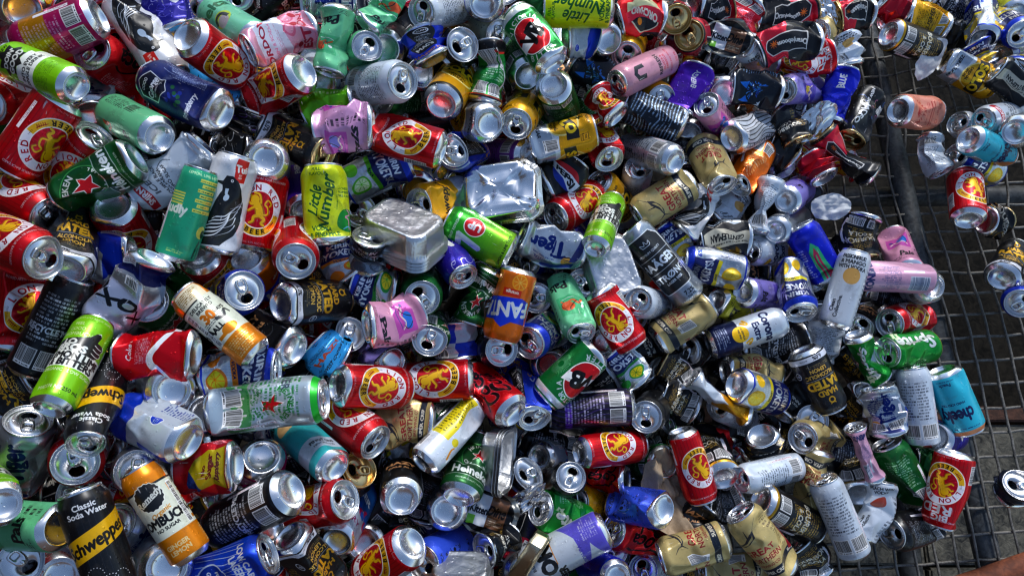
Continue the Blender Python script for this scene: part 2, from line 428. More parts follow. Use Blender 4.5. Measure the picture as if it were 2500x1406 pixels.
def d_haagen():
    c = Cv('X', 'b9bec4', .95); H = c.L; B = '17181b'; Wt = 'eef0f2'
    for X in (0, c.C / 2, -c.C / 2):
        o = [(X - 40, H * .24), (X - 34, H * .20), (X + 34, H * .20), (X + 40, H * .24), (X + 40, H * .80), (X + 28, H * .88), (X - 28, H * .88), (X - 40, H * .80)]
        c.poly([(X + (x - X) * 1.05, (y - H * .54) * 1.03 + H * .54) for x, y in o], Wt, .3); c.poly(o, B, .2)
        for y in (.63, .455): c.rect(X - 40, H * y, X + 40, H * y + .8, Wt)
        c.stroke([(X - 8, H * .755), (X - 10, H * .80), (X - 3, H * .775), (X, H * .815), (X + 3, H * .775), (X + 10, H * .80), (X + 8, H * .755), (X - 8, H * .755)], 1.1, Wt)
        c.text("PREMIUM QUALITY", X, H * .69, 4.4, Wt, 0, .15); c.text("HAÄGEN", X, H * .545, 15.5, Wt, 0, 1.0, 1.0)
        c.text("STRØNG", X, H * .375, 12, Wt, 0, .7, 1.1); c.text("LAGER BEER", X, H * .30, 4.6, Wt, 0, .2)
        c.text("7.2%", X + 6, H * .12, 8, '2a2c30', 0, .3); c.text("500 ML", X + 6, H * .07, 4.6, '2a2c30', 0, .15)
    return c
def d_gordons():
    c = Cv('K', 'dfa9bd', .35); H = c.L
    c.rect(-50, H * .46, 50, H * .86, 'dfe2ee', .1)
    c.text("GORDON'S", 0, H * .76, 13, 'a01c3c', 0, .6, .95); c.text("GIN & SODA", 0, H * .64, 6, 'e89ab4', 0, .2); c.lines(-30, H * .52, 30, H * .58, 3, 'd49ab0')
    for x in (-30, 6, 34): c.ell(x, H * .38, 13, 13, 'd3718f', .3); c.ell(x, H * .38, 9, 9, 'e8a3b8', .3); c.ell(x + 8, H * .29, 7, 8, 'a81e3e', .4)
    c.text("ESTON", 4, H * .18, 15, 'b0254a', 0, .9, 1.25); c.lines(-40, H * .06, 40, H * .1, 2, 'd06a8a'); c.back('a8405e')
    return c
def d_little():
    c = Cv('S', 'd2de10', .35); H = c.L; g = '1c5f2a'
    for k in range(9): c.ell(-90 + k * 22, 20 + (k * 37) % 80, 16, 16, 'dbe733')
    for X in (0, c.C / 2, -c.C / 2):
        c.text("Little", X - 14, H * .56, 19, g, 82, .55, .85, .3); c.text("Number", X + 6, H * .52, 21, g, 82, .65, .85, .3)
        c.text("FULL", X - 6, H * .92, 5, g, 0, .15); c.text("FLAVOUR", X - 4, H * .865, 5, g, 0, .15); c.text("VODKA", X - 2, H * .185, 8, g, 0, .35); c.text("& PINEAPPLE", X + 2, H * .105, 7, g, 0, .3)
        c.ell(X + 44, H * .26, 17, 18, '1c8a34'); c.stroke([(X + 46, H * .14), (X + 46, H * .26), (X + 40, H * .30), (X + 50, H * .34), (X + 44, H * .40)], 2.2, 'e6a0c0'); c.stroke([(X + 36, H * .15), (X + 44, H * .18), (X + 52, H * .15)], 1.6, '7fc8e0')
        c.text("A CHEEKY", X + 42, H * .68, 4, g, 0, .1); c.text("NUMBER", X + 42, H * .63, 4, g, 0, .1); c.text("VIBES ONLY", X + 42, H * .58, 4, g, 0, .1); c.lines(X + 24, H * .4, X + 27, H * .8, 1, g, rot=True)
    return c
def d_fanta():
    c = Cv('S', 'cf7110', .5); H = c.L
    for x, y in ((-20, 22), (24, 16), (60, 30), (-66, 24)):
        c.ell(x, y, 13, 13, 'f0a832'); c.ell(x, y, 11, 11, 'e48a14')
        for a in range(0, 360, 45): c.stroke([(x, y), (x + 11 * math.cos(math.radians(a)), y + 11 * math.sin(math.radians(a)))], 1, 'f6c668')
    for X in (0, c.C / 2, -c.C / 2):
        c.poly([(X - 46, H * .42), (X - 30, H * .38), (X + 44, H * .44), (X + 48, H * .74), (X + 10, H * .72), (X - 6, H * .80), (X - 20, H * .71), (X - 48, H * .72)], '1c3fc0', .3)
        c.text("FANTA", X, H * .57, 24, '3f6fd8', 6, 2.6, .92); c.text("FANTA", X, H * .57, 24, 'f2f2f2', 6, 1.3, .92)
        c.rect(X - 26, H * .28, X + 4, H * .38, 'c23a1c'); c.text("orange", X - 11, H * .33, 5.5, 'f4e6d8', 0, .3)
    c.ell(70, 78, 14, 9, 'e6e8f0', .1); c.lines(60, 72, 80, 84, 4, 'c05a20')
    return c
def d_tiger(size='S'):
    c = Cv(size, 'b4bcc6', .85); H = c.L; b = '1c2a6c'
    c.rect(-58, H * .12, -34, H * .55, '24408a', .5); c.rect(40, H * .3, 62, H * .8, 'd9dde4', .2)
    for X in (0, c.C / 2, -c.C / 2):
        c.text("Tiger", X + 2, H * .58, 26, '1d2f6a', 90, 1.7, .95); c.text("CRYSTAL", X - 24, H * .62, 6.5, '2a3a78', 90, .25); c.text("ULTRA LOW CARB", X - 15, H * .62, 3.6, '2a3a78', 90, .1)
        c.ell(X - 20, H * .26, 13, 11, 'c99a4c', .3)
        for k in range(5): c.stroke([(X - 30 + k * 5, H * .20), (X - 27 + k * 5, H * .30)], 1.6, '1a1e38')
        c.stroke([(X - 18, H * .18), (X + 8, H * .1), (X + 26, H * .06)], 12, '25306a', .4, .7)
    c.back('2a3a78')
    return c
def d_kirin(kind='lemon'):
    dark = kind == 'dark'
    c = Cv('S', '8f98a4' if dark else 'c3cad2', .9); H = c.L; nv = '16225e' if not dark else '14161f'
    for x in np.arange(-104, 104, 3.4):
        for y in np.arange(6, H - 6, 6.8):
            c.poly([(x, y), (x + 1.7, y + 3.4), (x, y + 6.8), (x - 1.7, y + 3.4)], 'd6dce2' if not dark else '6d7680', .9) if int((x + y) * 7) % 3 else None
    c.band(H - 16, H - 4, '1d3fae' if not dark else '14161f', .5)
    fr = {'lemon': ('e8c01c', 'f3dc6a'), 'apple': ('5fae2a', 'dff0c0'), 'orange': ('d8801c', 'd7d020'), 'pine': ('2f8a3c', 'd8c81e'), 'dark': ('5b6470', '8a93a0')}[kind]
    for X in (0, c.C / 2, -c.C / 2):
        c.rect(X - 38, H * .50, X + 38, H * .88, nv, .4); c.text("KIRIN", X - 2, H * .80, 12, 'eef0f6', 0, .7, 1.05); c.text("HYOKETSU", X, H * .64, 17, 'eef0f6', 0, .8, .72)
        c.rect(X - 38, H * .44, X + 38, H * .50, 'd9c92a' if kind == 'lemon' else fr[0], .4); c.text("LEMON" if kind == 'lemon' else "VODKA", X, H * .47, 4.4, '1c2450', 0, .2)
        c.ell(X + 14, H * .26, 17, 16, fr[0], .35); c.ell(X + 14, H * .26, 13, 12.5, fr[1], .35)
        for a in range(0, 360, 45): c.stroke([(X + 14, H * .26), (X + 14 + 12 * math.cos(math.radians(a)), H * .26 + 12 * math.sin(math.radians(a)))], .9, fr[0])
        c.ell(X - 22, H * .22, 12, 11, fr[0], .35)
        c.text("6%", X + 48, H * .8, 9, 'eef0f6' if dark else '1d3fae', 0, .4)
        if kind == 'pine':
            for k in range(7): c.stroke([(X - 22, H * .3), (X - 22 + (k - 3) * 5, H * .44)], 2.4, '1c6a30', .3, .2)
    c.rect(44, H * .1, 60, H * .62, 'eceff4', .1); c.lines(45, H * .12, 59, H * .6, 5, '27305e', rot=True); c.bar(-62, H * .12, 20, 26); c.band(6, 11, '1d3fae' if not dark else '14161f', .5)
    return c
def d_sprite():
    c = Cv('S', '128a36', .6); H = c.L
    for X in (0, c.C / 2, -c.C / 2):
        c.text("Sprite", X, H * .52, 27, '0c5a22', 78, 3.0, .95, .1); c.text("Sprite", X, H * .52, 27, 'f1f5f0', 78, 1.7, .95, .1)
        st = [(X + 26 + r * math.cos(math.radians(30 * k)), H * .80 + r * math.sin(math.radians(30 * k))) for k, r in zip(range(12), [12, 7] * 6)]
        c.poly(st, 'e6f0c8', .1); c.text("zero", X + 26, H * .8, 4, '128a36', 0, .3)
    c.lines(-66, 30, -46, 90, 12, 'd0ecd2'); c.lines(46, 40, 70, 96, 12, 'd0ecd2'); c.band(6, 10, 'd8d820', .4)
    return c
def d_sevenup():
    c = Cv('S', '2fa43c', .6); H = c.L
    for k in range(20): c.band(H * k / 20, H * (k + 1) / 20, '%02x%02x%02x' % (int(150 - 118 * k / 19), int(196 - 46 * k / 19), int(40 + 10 * k / 19)), .55)
    for X in (0, c.C / 2, -c.C / 2):
        c.text("7", X - 16, H * .6, 42, 'eef4ee', 12, 2.6); c.ell(X + 12, H * .6, 17, 18, 'f0f0f0', .1); c.ell(X + 12, H * .6, 15.6, 16.6, 'c01c2c', .5); c.text("UP", X + 12, H * .6, 13, 'f6f6f6', 90, .9); c.ell(X - 34, H * .2, 9, 9, 'd8dc50')
    c.text("LEMON & LIME TASTE", 0, 14, 4.4, '16381c', 0, .2); c.text("CRISP REFRESHING", 0, 102, 4.4, 'e6f6e6', 0, .15)
    return c
def d_solo(zero=False, size='S'):
    c = Cv(size, 'd9a40c', .5); H = c.L
    if zero:
        c.band(0, H * .36, 'b9c2cc', .7); c.poly([(-c.C / 2, H * .36), (-c.C / 2, H * .46), (-20, H * .40), (40, H * .30), (c.C / 2, H * .40), (c.C / 2, H * .3)], 'e6ecf2', .3)
    else: c.band(0, H * .12, '1d1c16', .3)
    for x in np.arange(-104, 104, 3):
        for y in np.arange(H * .5, H - 8, 3): c.ell(x, y, .5, .5, 'eec034')
    for X in (0, c.C / 2, -c.C / 2):
        c.ell(X, H * .56, 34, 30, 'ecdf9a', .2); c.ell(X, H * .56, 31, 27, 'caa01c', .4)
        c.poly([(X - 44, H * .47), (X + 44, H * .55), (X + 44, H * .73), (X - 44, H * .65)], '191814', .2); c.text("SOLO", X, H * .60, 17, 'f0cf3a', 5, 1.5, 1.1)
        for k in range(9): c.stroke([(X, H * .80), (X + 12 * math.cos(k * .7), H * .80 + 10 * math.sin(k * .7))], 2.4, '2a2618')
        c.text("ORIGINAL", X, H * .43, 5.4, '2a2618', 5, .3); c.text("LEMON", X, H * .375, 5.4, '2a2618', 5, .3)
        if zero: c.text("ZERO SUGAR", X, H * .17, 7, '20242c', 0, .4)
        c.rect(X + 38, H * .74, X + 52, H * .86, '6a5212', .3); c.rect(X + 38.8, H * .75, X + 51.2, H * .85, 'd9a40c', .4); c.text("FULL", X + 45, H * .82, 3, '3a2e0c', 0, .2); c.text("FLAVOUR", X + 45, H * .775, 2.6, '3a2e0c', 0, .15)
        c.text("THIRST CRUSHER", X, H - 11, 4.6, '1d1c16', 0, .25)
    c.bar(-68, H * .2, 22, 24); c.lines(58, H * .25, 74, H * .7, 12, '4a3a10')
    return c
def d_corona(amber=False):
    c = Cv('T' if amber else 'K', 'd6dce2', .45); H = c.L; nv = '131d46'
    c.band(0, H * .38, nv if not amber else 'c98a12', .5)
    if amber: c.poly([(-c.C / 2, H * .3), (-30, H * .62), (0, H * .40), (30, H * .7), (c.C / 2, H * .35), (c.C / 2, 0), (-c.C / 2, 0)], 'cf9a14', .6); c.rect(30, H * .3, 70, H, nv, .4)
    for X in (0, c.C / 2, -c.C / 2):
        if amber and X == 0: continue
        c.text("Corona", X, H * .74, 16, '14204a', 0, 1.0, .9); c.text("Extra", X + 4, H * .60, 13, '14204a', 0, .7, .9)
        c.stroke([(X - 26, H * .46), (X - 14, H * .50), (X - 20, H * .42)], 5, 'e0ac18'); c.stroke([(X + 26, H * .46), (X + 14, H * .50), (X + 20, H * .42)], 5, 'e0ac18')
        c.ell(X, H * .38, 15, 15, 'e9bd1c', .3); c.text("LA CERVEZA", X, H * .41, 3, nv, 0, .15); c.text("MAS FINA", X, H * .37, 3, nv, 0, .15)
        c.lines(X - 22, H * .08, X + 22, H * .24, 6, 'c9cfdc')
    c.bar(52, H * .12, 20, 26); c.rect(-78, H * .3, -66, H * .8, 'eef0f4', .1); c.lines(-77, H * .32, -67, H * .78, 3, '303a60', rot=True)
    c.ell(c.C / 2 - 24, H * .82, 10, 6, 'dcb41e')
    return c
def d_cheeky(size='S'):
    c = Cv(size, '3fb4c8', .2); H = c.L; nv = '16204e'
    c.band(H * .90, H, 'd9956a', .2)
    for X in (0, c.C / 2, -c.C / 2):
        c.text("cheeky", X, H * .66, 24, nv, 0, 1.2, .62); c.text("HARD ICED TEA", X, H * .47, 4, nv, 0, .2); c.text("Peach", X, H * .17, 6, nv, 0, .2); c.lines(X - 20, H * .10, X + 20, H * .13, 1, nv); c.lines(X - 30, H * .84, X + 30, H * .87, 1, nv)
    c.lines(52, H * .2, 70, H * .8, 12, '1a3a60'); c.bar(-72, H * .2, 18, 24)
    return c
def d_pals(bg, sq, fig, ink='1a1c22'):
    c = Cv('K', bg, .22); H = c.L
    for X in (0, c.C / 2 - 4):
        c.rect(X - 24, H * .46, X + 24, H * .80, sq, .2)
        c.ell(X + 8, H * .66, 11, 12, fig, .2)
        f = '3a4a8a' if fig != 'd8693c' else 'e9ecef'
        c.stroke([(X - 18, H * .56), (X - 8, H * .62), (X - 2, H * .56), (X + 10, H * .60), (X + 18, H * .54)], 4.2, 'f0d8d8' if fig != 'd8693c' else fig, .1, .6)
        c.stroke([(X - 18, H * .54), (X - 4, H * .51), (X + 16, H * .52)], 1.1, f, .1); c.stroke([(X - 14, H * .66), (X - 8, H * .58), (X + 2, H * .66), (X + 6, H * .74)], 1.3, ink, .1); c.ell(X - 16, H * .66, 3.6, 3.6, f, .1); c.stroke([(X + 12, H * .74), (X + 18, H * .62), (X + 12, H * .56)], 1.1, ink, .1)
    for X in (0, c.C / 2 - 4):
        c.text("Pals", X + 10, H * .27, 17, ink, 12, .9, .95, .3); c.stroke([(X - 10, H * .185), (X + 26, H * .235)], 1.3, ink); c.lines(X - 24, H * .10, X + 2, H * .17, 3, ink)
    c.bar(-64, H * .3, 20, 26, bg=bg); c.lines(-66, H * .5, -44, H * .85, 10, ink); c.lines(32, H * .12, 46, H * .8, 10, ink)
    return c
def d_tui(size='T'):
    c = Cv(size, 'dfe1e4', .25); H = c.L; B = '121316'
    for X in (0, c.C / 2, -c.C / 2):
        c.rect(X + 2, H * .74, X + 22, H * .96, 'c22a1e', .3); c.text("Tui", X + 12, H * .87, 10, 'f4efe8', 0, .8); c.text("EST", X + 12, H * .81, 2.6, 'f4efe8', 0, .1); c.text("1889", X + 12, H * .785, 2.6, 'f4efe8', 0, .1)
        c.poly([(X - 26, H * .70), (X - 14, H * .72), (X - 10, H * .78), (X, H * .79), (X + 12, H * .75), (X + 22, H * .66), (X + 30, H * .52), (X + 30, H * .36), (X + 22, H * .20), (X + 6, H * .08), (X - 28, H * .06), (X - 46, H * .14), (X - 30, H * .24), (X - 38, H * .36), (X - 22, H * .40), (X - 18, H * .52), (X - 12, H * .62), (X - 14, H * .68)], B, .2)
        c.ell(X, H * .745, 2.6, 2.2, 'f0f0f0', .1); c.ell(X, H * .745, 1.1, 1, B)
        c.stroke([(X - 6, H * .66), (X - 4, H * .60), (X + 2, H * .56)], 6, 'b9c8d8', .1, .5); c.ell(X - 1, H * .555, 5, 6, 'b9c8d8', .1)
        for k in range(6): c.stroke([(X - 34 + k * 4, H * (.14 + k * .035)), (X - 6 + k * 3, H * (.17 + k * .04)), (X + 10 + k * 3, H * (.32 + k * .045))], 2.0, 'dfe4ea', .1, .2)
        for k in range(5): c.stroke([(X + 28 - k * 2, H * (.58 - k * .07)), (X + 24 - k * 3, H * (.50 - k * .07)), (X + 12 - k * 4, H * (.44 - k * .07))], 1.4, 'dfe4ea', .1, .2)
    c.bar(44, H * .6, 16, 30, rot=True)
    return c
def d_plain(bg, ink, size='S', m=.4, word=None, band=None, wc=None, stripe=None):
    c = Cv(size, bg, m); H = c.L
    if band: c.band(H * band[0], H * band[1], band[2], band[3] if len(band) > 3 else m)
    if stripe:
        for x in np.arange(-c.C / 2, c.C / 2, 9): c.stroke([(x, 6), (x + 8, H * .4), (x - 6, H * .7), (x + 6, H)], 2.0, stripe)
    if word:
        for X in (0, c.C / 2, -c.C / 2):
            for k, (t, y, h) in enumerate(word): c.text(t, X, H * y, h, wc or ink, 0, h * .05, min(1.0, 62 / max(h * .75 * len(t), 1)))
    c.back(ink)
    c.lines(30, H * .12, 44, H * .85, 14, ink); c.lines(-44, H * .2, -32, H * .7, 10, ink)
    return c
def d_clean(dot, words, size='K'):
    c = Cv(size, 'd6dde6', .2); H = c.L; k = '2a2e36'
    for X in (0, c.C / 2, -c.C / 2):
        for i, t in enumerate(words): c.text(t, X, H * (.90 - .065 * i), 7.2, k, 0, .4, min(1, 44 / (5.4 * len(t))))
        c.ell(X + 4, H * .66, 15, 15, dot, .1); c.text("Clean", X - 14, H * .26, 7, k, 90, .3); c.text("Collective.", X - 5, H * .26, 7, k, 90, .3)
    c.lines(34, H * .1, 48, H * .8, 12, '60656e'); c.bar(-56, H * .15, 16, 50, rot=True)
    return c
def d_smirn():
    c = Cv('K', 'cdd5de', .3); H = c.L
    for X in (0, c.C / 2 - 2, -c.C / 2 + 2):
        c.poly([(X - 34, H * .82), (X + 34, H * .86), (X + 34, H * .94), (X - 34, H * .90)], 'a81e2c', .3); c.text("SMIRNOFF", X, H * .88, 8, 'f4eef0', 3, .5, .95)
        c.text("ICE", X - 4, H * .76, 10, '5a6068', 0, .5); c.text("DOUBLE BLACK", X, H * .65, 5.4, '30343c', 0, .25); c.text("GUARANA", X, H * .60, 5.4, '30343c', 0, .25); c.text("ZERO SUGAR", X, H * .54, 5.4, '30343c', 0, .25)
        c.stroke([(X + 20, H * .40), (X + 30, H * .5), (X + 18, H * .6)], 1.4, '50565e')
    c.poly([(-60, 0), (-20, H * .4), (20, H * .1), (50, H * .45), (91, 0)], 'bcc6d2', .5)
    return c
def d_bird(bg, col):    # small dark motif all over
    c = Cv('S', bg, .2); H = c.L
    for k in range(60):
        x, y = c.rn.uniform(-100, 100), c.rn.uniform(8, H - 8); c.stroke([(x - 3, y + 1), (x, y), (x + 3, y + 1.6)], 1.4, col)
    c.text("WEST COAST", 0, 40, 8, col, 0, .5); c.text("HAZY", 0, 66, 16, 'a85030', 0, 1.0); c.lines(-40, 76, 40, 96, 6, col)
    return c
def d_wolf():
    c = Cv('S', '141c28', .4); H = c.L
    for k in range(16): c.lines(40, 8 + k * 6.4, 104, 12 + k * 6.4, 1, 'b9d0e8', fill=.85); c.lines(-104, 8 + k * 6.4, -44, 12 + k * 6.4, 1, 'b9d0e8', fill=.85)
    for X in (0,):
        for k in range(46):
            a = c.rn.uniform(0, 6.28); r = 22 * math.sqrt(c.rn.random()); x, y = X + r * math.cos(a), H * .55 + r * 1.2 * math.sin(a)
            c.stroke([(x, y), (x * .8 + X * .2, y * .88 + H * .066), (X + (x - X) * .6, y - 5)], 2.2, c.rn.choice(['2f7fd8', '1c58b0', '64b0f0']), .3, .3)
        c.poly([(X - 20, H * .66), (X - 16, H * .86), (X - 6, H * .72)], '2f7fd8'); c.poly([(X + 20, H * .66), (X + 16, H * .86), (X + 6, H * .72)], '2f7fd8'); c.ell(X - 8, H * .58, 2.6, 1.6, 'dff0ff'); c.ell(X + 8, H * .58, 2.6, 1.6, 'dff0ff')
        c.text("&", X - 34, H * .5, 16, 'dfe8f0', 0, .6)
    return c
def d_oranj():
    c = Cv('S', '16171c', .4); H = c.L
    c.band(H * .56, H * .94, 'b81c3c', .55)
    for X in (0, c.C / 2, -c.C / 2):
        o = [(X - 14, H * .28), (X + 14, H * .28), (X + 18, H * .55), (X + 14, H * .80), (X, H * .86), (X - 14, H * .80), (X - 18, H * .55)]
        c.poly([(X + (x - X) * 1.12, (y - H * .56) * 1.05 + H * .56) for x, y in o], 'e0dcd6', .2); c.poly(o, '131318', .2)
        c.text("Oranjeboom", X, H * .48, 9, 'ece8e0', 90, .6, .8); 
        for a in range(0, 360, 40): c.stroke([(X + 4, H * .74), (X + 4 + 7 * math.cos(math.radians(a)), H * .74 + 7 * math.sin(math.radians(a)))], 2.2, 'd8742c', .3, .4)
    c.lines(36, H * .6, 56, H * .9, 8, '5a1024'); c.bar(-60, H * .6, 16, 26); c.text("8", 48, 40, 8, 'b8b0a8', 0, .3)
    return c
def d_badge():
    c = Cv('S', 'c8202a', .55); H = c.L
    c.poly([(-104, 0), (-104, H), (-46, H), (-30, 0)], '17181c', .4)
    for X in (0,):
        c.ell(X, H * .5, 36, 40, 'e6dcc0', .2); c.ell(X, H * .5, 33, 37, '1a1a1c', .3); c.poly([(X - 4, H * .13), (X + 24, H * .2), (X + 34, H * .5), (X + 24, H * .8), (X + 6, H * .86)], 'c9c9a4', .2)
        c.rect(X - 9, H * .12, X + 9, H * .88, 'd23a4c', .4); c.text("ORCHARD", X, H * .5, 11, 'f4ecd8', 80, .8, .95); c.ell(X - 16, H * .62, 6, 8, 'd8862c'); c.text("8%", X + 22, H * .42, 5, '3a3a30', 0, .2)
    c.lines(50, H * .2, 80, H * .8, 12, 'f0c8c8')
    return c
def d_art(bg, cols, size='S', m=.5, n=60, word=None, wc='f0f0f0'):
    c = Cv(size, bg, m); H = c.L
    for k in range(n):
        x, y = c.rn.uniform(-c.C / 2, c.C / 2), c.rn.uniform(6, H - 6); r = c.rn.uniform(3, 10); a = c.rn.uniform(0, 6.28)
        pts = [(x + r * math.cos(a + q) * (.4 + q * .3), y + r * math.sin(a + q) * (.4 + q * .3)) for q in np.linspace(0, 4, 6)]
        c.stroke(pts, c.rn.uniform(.7, 2.2), c.rn.choice(cols), m, .4)
    if word:
        for X in (0, c.C / 2, -c.C / 2):
            for t, y, h, r in word: c.text(t, X, H * y, h, wc, r, h * .06)
    c.lines(40, H * .15, 54, H * .85, 16, 'd8d8e0'); c.bar(-60, H * .2, 18, 24)
    return c
def d_redbull():
    c = Cv('S', '1d3fb4', .5); H = c.L
    c.poly([(0, H / 2), (-c.C / 4, H), (c.C / 4, H)], 'ccd2da', .7); c.rect(-c.C / 2, H / 2, -c.C / 8, H, 'cfd5dd', .5); c.rect(c.C / 8, 0, c.C / 2, H / 2, 'cfd5dd', .5)
    c.lines(30, 14, 60, 50, 10, '2a3a80'); c.bar(66, 14, 18, 26); c.ell(40, 74, 9, 9, 'eef0f4', .1); c.ell(40, 74, 7.6, 7.6, '1d3fb4'); c.lines(34, 70, 46, 78, 3, 'eef0f4')
    return c
def d_orb():
    c = Cv('T', 'cdd3da', .2); H = c.L
    for X in (0,):
        c.poly([(X - 50, H * .30), (X - 50, H * .02), (X + 30, H * .02), (X + 56, H * .02), (X + 56, H * .52), (X + 20, H * .36)], '6a60c0', .2); c.poly([(X - 34, H * .30), (X + 4, H * .22), (X - 34, H * .1)], 'cdd3da', .2)
        c.text("ORB", X + 16, H * .72, 24, '141519', 0, 2.2, 1.0); c.text("BEER", X - 30, H * .6, 13, '141519', 0, 1.2); c.text("BREWERY", X + 16, H * .87, 5, '44484e', 0, .2); c.rect(X - 4, H * .615, X + 38, H * .625, 'c98a3c'); c.lines(X + 10, H * .1, X + 50, H * .28, 7, 'c8c4ea'); c.text("SESSION IPA", X - 14, H * .34, 6, '5a50b0', 0, .3)
    c.back('40444c')
    return c

DES = {
 'lion': lambda: d_lion(), 'lionT': lambda: d_lion('T'), 'lionbig': lambda: d_lion('T', True),
 'cokez': d_cokez, 'cokec': d_cokec, 'heine': d_heine, 'heinsilver': lambda: d_heine(True), 'vb': d_vb,
 'gn': d_gn, 'gnT': lambda: d_gn('T'), 'hard': d_hard, 'schwep': d_schwep, 'schwepgold': lambda: d_schwep(True),
 'lobros': d_lobros, 'remedy': d_remedy, 'haagen': d_haagen, 'gordons': d_gordons, 'little': d_little, 'fanta': d_fanta,
 'tiger': d_tiger, 'kirin': d_kirin, 'kirina': lambda: d_kirin('apple'), 'kirino': lambda: d_kirin('orange'), 'kirinp': lambda: d_kirin('pine'), 'kirindark': lambda: d_kirin('dark'),
 'sprite': d_sprite, 'sevenup': d_sevenup, 'solo': d_solo, 'soloz': lambda: d_solo(True), 'yellow': lambda: d_plain('d2a20e', '4a3a10', m=.5, word=[("CRUSHER", .5, 9)]),
 'corona': d_corona, 'amber': lambda: d_corona(True), 'cheeky': d_cheeky,
 'palsmint': lambda: d_pals('7cc79c', '58b482', 'd8693c'), 'palspink': lambda: d_pals('dba4bc', 'c862b0', '3f7fd0'), 'palslilac': lambda: d_pals('d0a2c4', 'c062b0', '8a8ad0'),
 'palsperi': lambda: d_pals('9a90d4', '6c5cb8', 'd8c030'), 'palslime': lambda: d_pals('b8b840', 'a2a430', 'd8a050'),
 'tui': d_tui, 'smirn': d_smirn, 'pepsi': lambda: d_pepsi(), 'redbull': d_redbull, 'wolf': d_wolf, 'oranj': d_oranj, 'badge': d_badge, 'orb': d_orb,
 'crimson': lambda: d_plain('b81432', 'efb8c4', m=.6, band=(.1, .3, '7e1024')), 'magen': lambda: d_plain('b8206c', 'f0c8da', m=.6, band=(.5, .8, 'c08a1c', .6)),
 'venergy': lambda: d_art('2a2484', ['6a64d0', '8f8ae8', 'b8b4f0'], 'T', .5, 50, [("V", .6, 40, 0)]), 'vzero': lambda: d_art('352a94', ['6a5ed0', 'a79cf0', 'd8d4f4'], 'K', .5, 70, [("V", .55, 40, 0), ("ZERO SUGAR", .2, 6, 0)]),
 'purple': lambda: d_art('5a2aa8', ['7a4ad0', '3f1c80'], 'T', .6, 40, [("ENERGY", .7, 10, 90)]), 'navy': lambda: d_navy(), 'navydark': lambda: d_plain('1a2230', 'a8b4c4', m=.4),
 'lime': lambda: d_plain('6ab41c', 'e6f4c8', m=.5), 'elta': lambda: d_elta(), 'darkart': lambda: d_art('14141c', ['4a3a9a', 'c8c8d8', '8a5ac0', 'c09a30'], 'T', .35, 70), 'cyan': lambda: d_bird('3f9ad0', '16202c'),
 'white': lambda: d_plain('cdd5de', '454a54', 'K', m=.2), 'whiteorange': lambda: d_plain('cfd6de', '454a54', 'K', m=.25, band=(.05, .2, 'c8582a')), 'black': lambda: d_plain('15161a', '9aa0aa', m=.35),
 'blackgold': lambda: d_plain('15161a', 'c0a050', m=.4, band=(.0, .09, 'c09a3c', .8), word=[("BOURBON", .6, 11), ("& COLA", .48, 9)], wc='d8d4c8'), 'blacktext': lambda: d_plain('121318', 'd4d8de', 'T', m=.35, word=[("RECYCLE ME", .5, 9)]),
 'blackwhite': lambda: d_art('17181c', ['e0e4ea', 'c0c4cc'], 'S', .35, 40), 'starmint': lambda: d_star(), 'juicy': lambda: d_art('d89a3c', ['3f8a3c', '2a4ab0', 'e8d8a0', 'c04a20'], 'T', .4, 70, [("JUICY", .6, 18, 0)], 'a84a14'),
 'macs': lambda: d_macs(), 'greenleaf': lambda: d_leaf(), 'green': lambda: d_plain('17622e', 'bcdcc0', m=.5), 'lilactext': lambda: d_plain('7a4aa0', '2c1840', 'K', m=.3),
 'pinku': lambda: d_pinku(), 'taurine': lambda: d_taurine(), 'zebra': lambda: d_plain('e0e2e6', '15161a', m=.3, stripe='15161a'), 'orange': lambda: d_plain('cf6f12', 'f4dcb8', 'S', m=.45),
 'bluev': lambda: d_art('1c2cb4', ['3f58e8', '10187a'], 'K', .6, 60, [("BLUE", .7, 12, 90)]), 'gentle': lambda: d_gentle(), 'peach': lambda: d_peach(), 'blackneon': lambda: d_art('131418', ['d87aa0', 'e0b040', '6a8ad0'], 'T', .35, 26, [("JACFO", .62, 15, 90), ("NEW ZEALAND", .3, 6, 90)]),
 'clean': lambda: d_clean('d0a868', ["PASSIONFRUIT", "& MANGO", "WITH VODKA"]), 'cleanpeach': lambda: d_clean('b04a30', ["PEACH WITH", "VODKA"]), 'cleany': lambda: d_clean('d8c41c', ["LEMON", "WITH VODKA"]),
 'silver': lambda: d_plain('b4bac2', '50565e', m=.9), 'bluewhite': lambda: d_bw(), 'limebit': lambda: d_limebit(), 'bluelager': lambda: d_bluelager(),
 'bluegreen': lambda: d_bluegreen(), 'hazy': lambda: d_art('15161a', ['8a9098', '5c626a'], 'S', .35, 30, [("HAZY", .62, 14, 0), ("PALE ALE", .46, 7, 0)], 'd8a87c'), 'konbini': lambda: d_konbini(),
 'teal': lambda: d_teal(), 'lemon': lambda: d_lemon(), 'darkpurple': lambda: d_plain('1c1626', 'c8c0d8', 'T', m=.35, band=(.74, .82, '6a3ca8'), stripe='3a2a5c'), 'guin': lambda: d_plain('121214', 'b8a878', m=.3, word=[("GUINNESS", .62, 9), ("DRAUGHT", .5, 7)], wc='e8e4d8'),
 'whiteblue': lambda: d_wb(), 'vimto': lambda: d_vimto(), 'berry': lambda: d_berry(), 'bluepils': lambda: d_bluepils(),
}
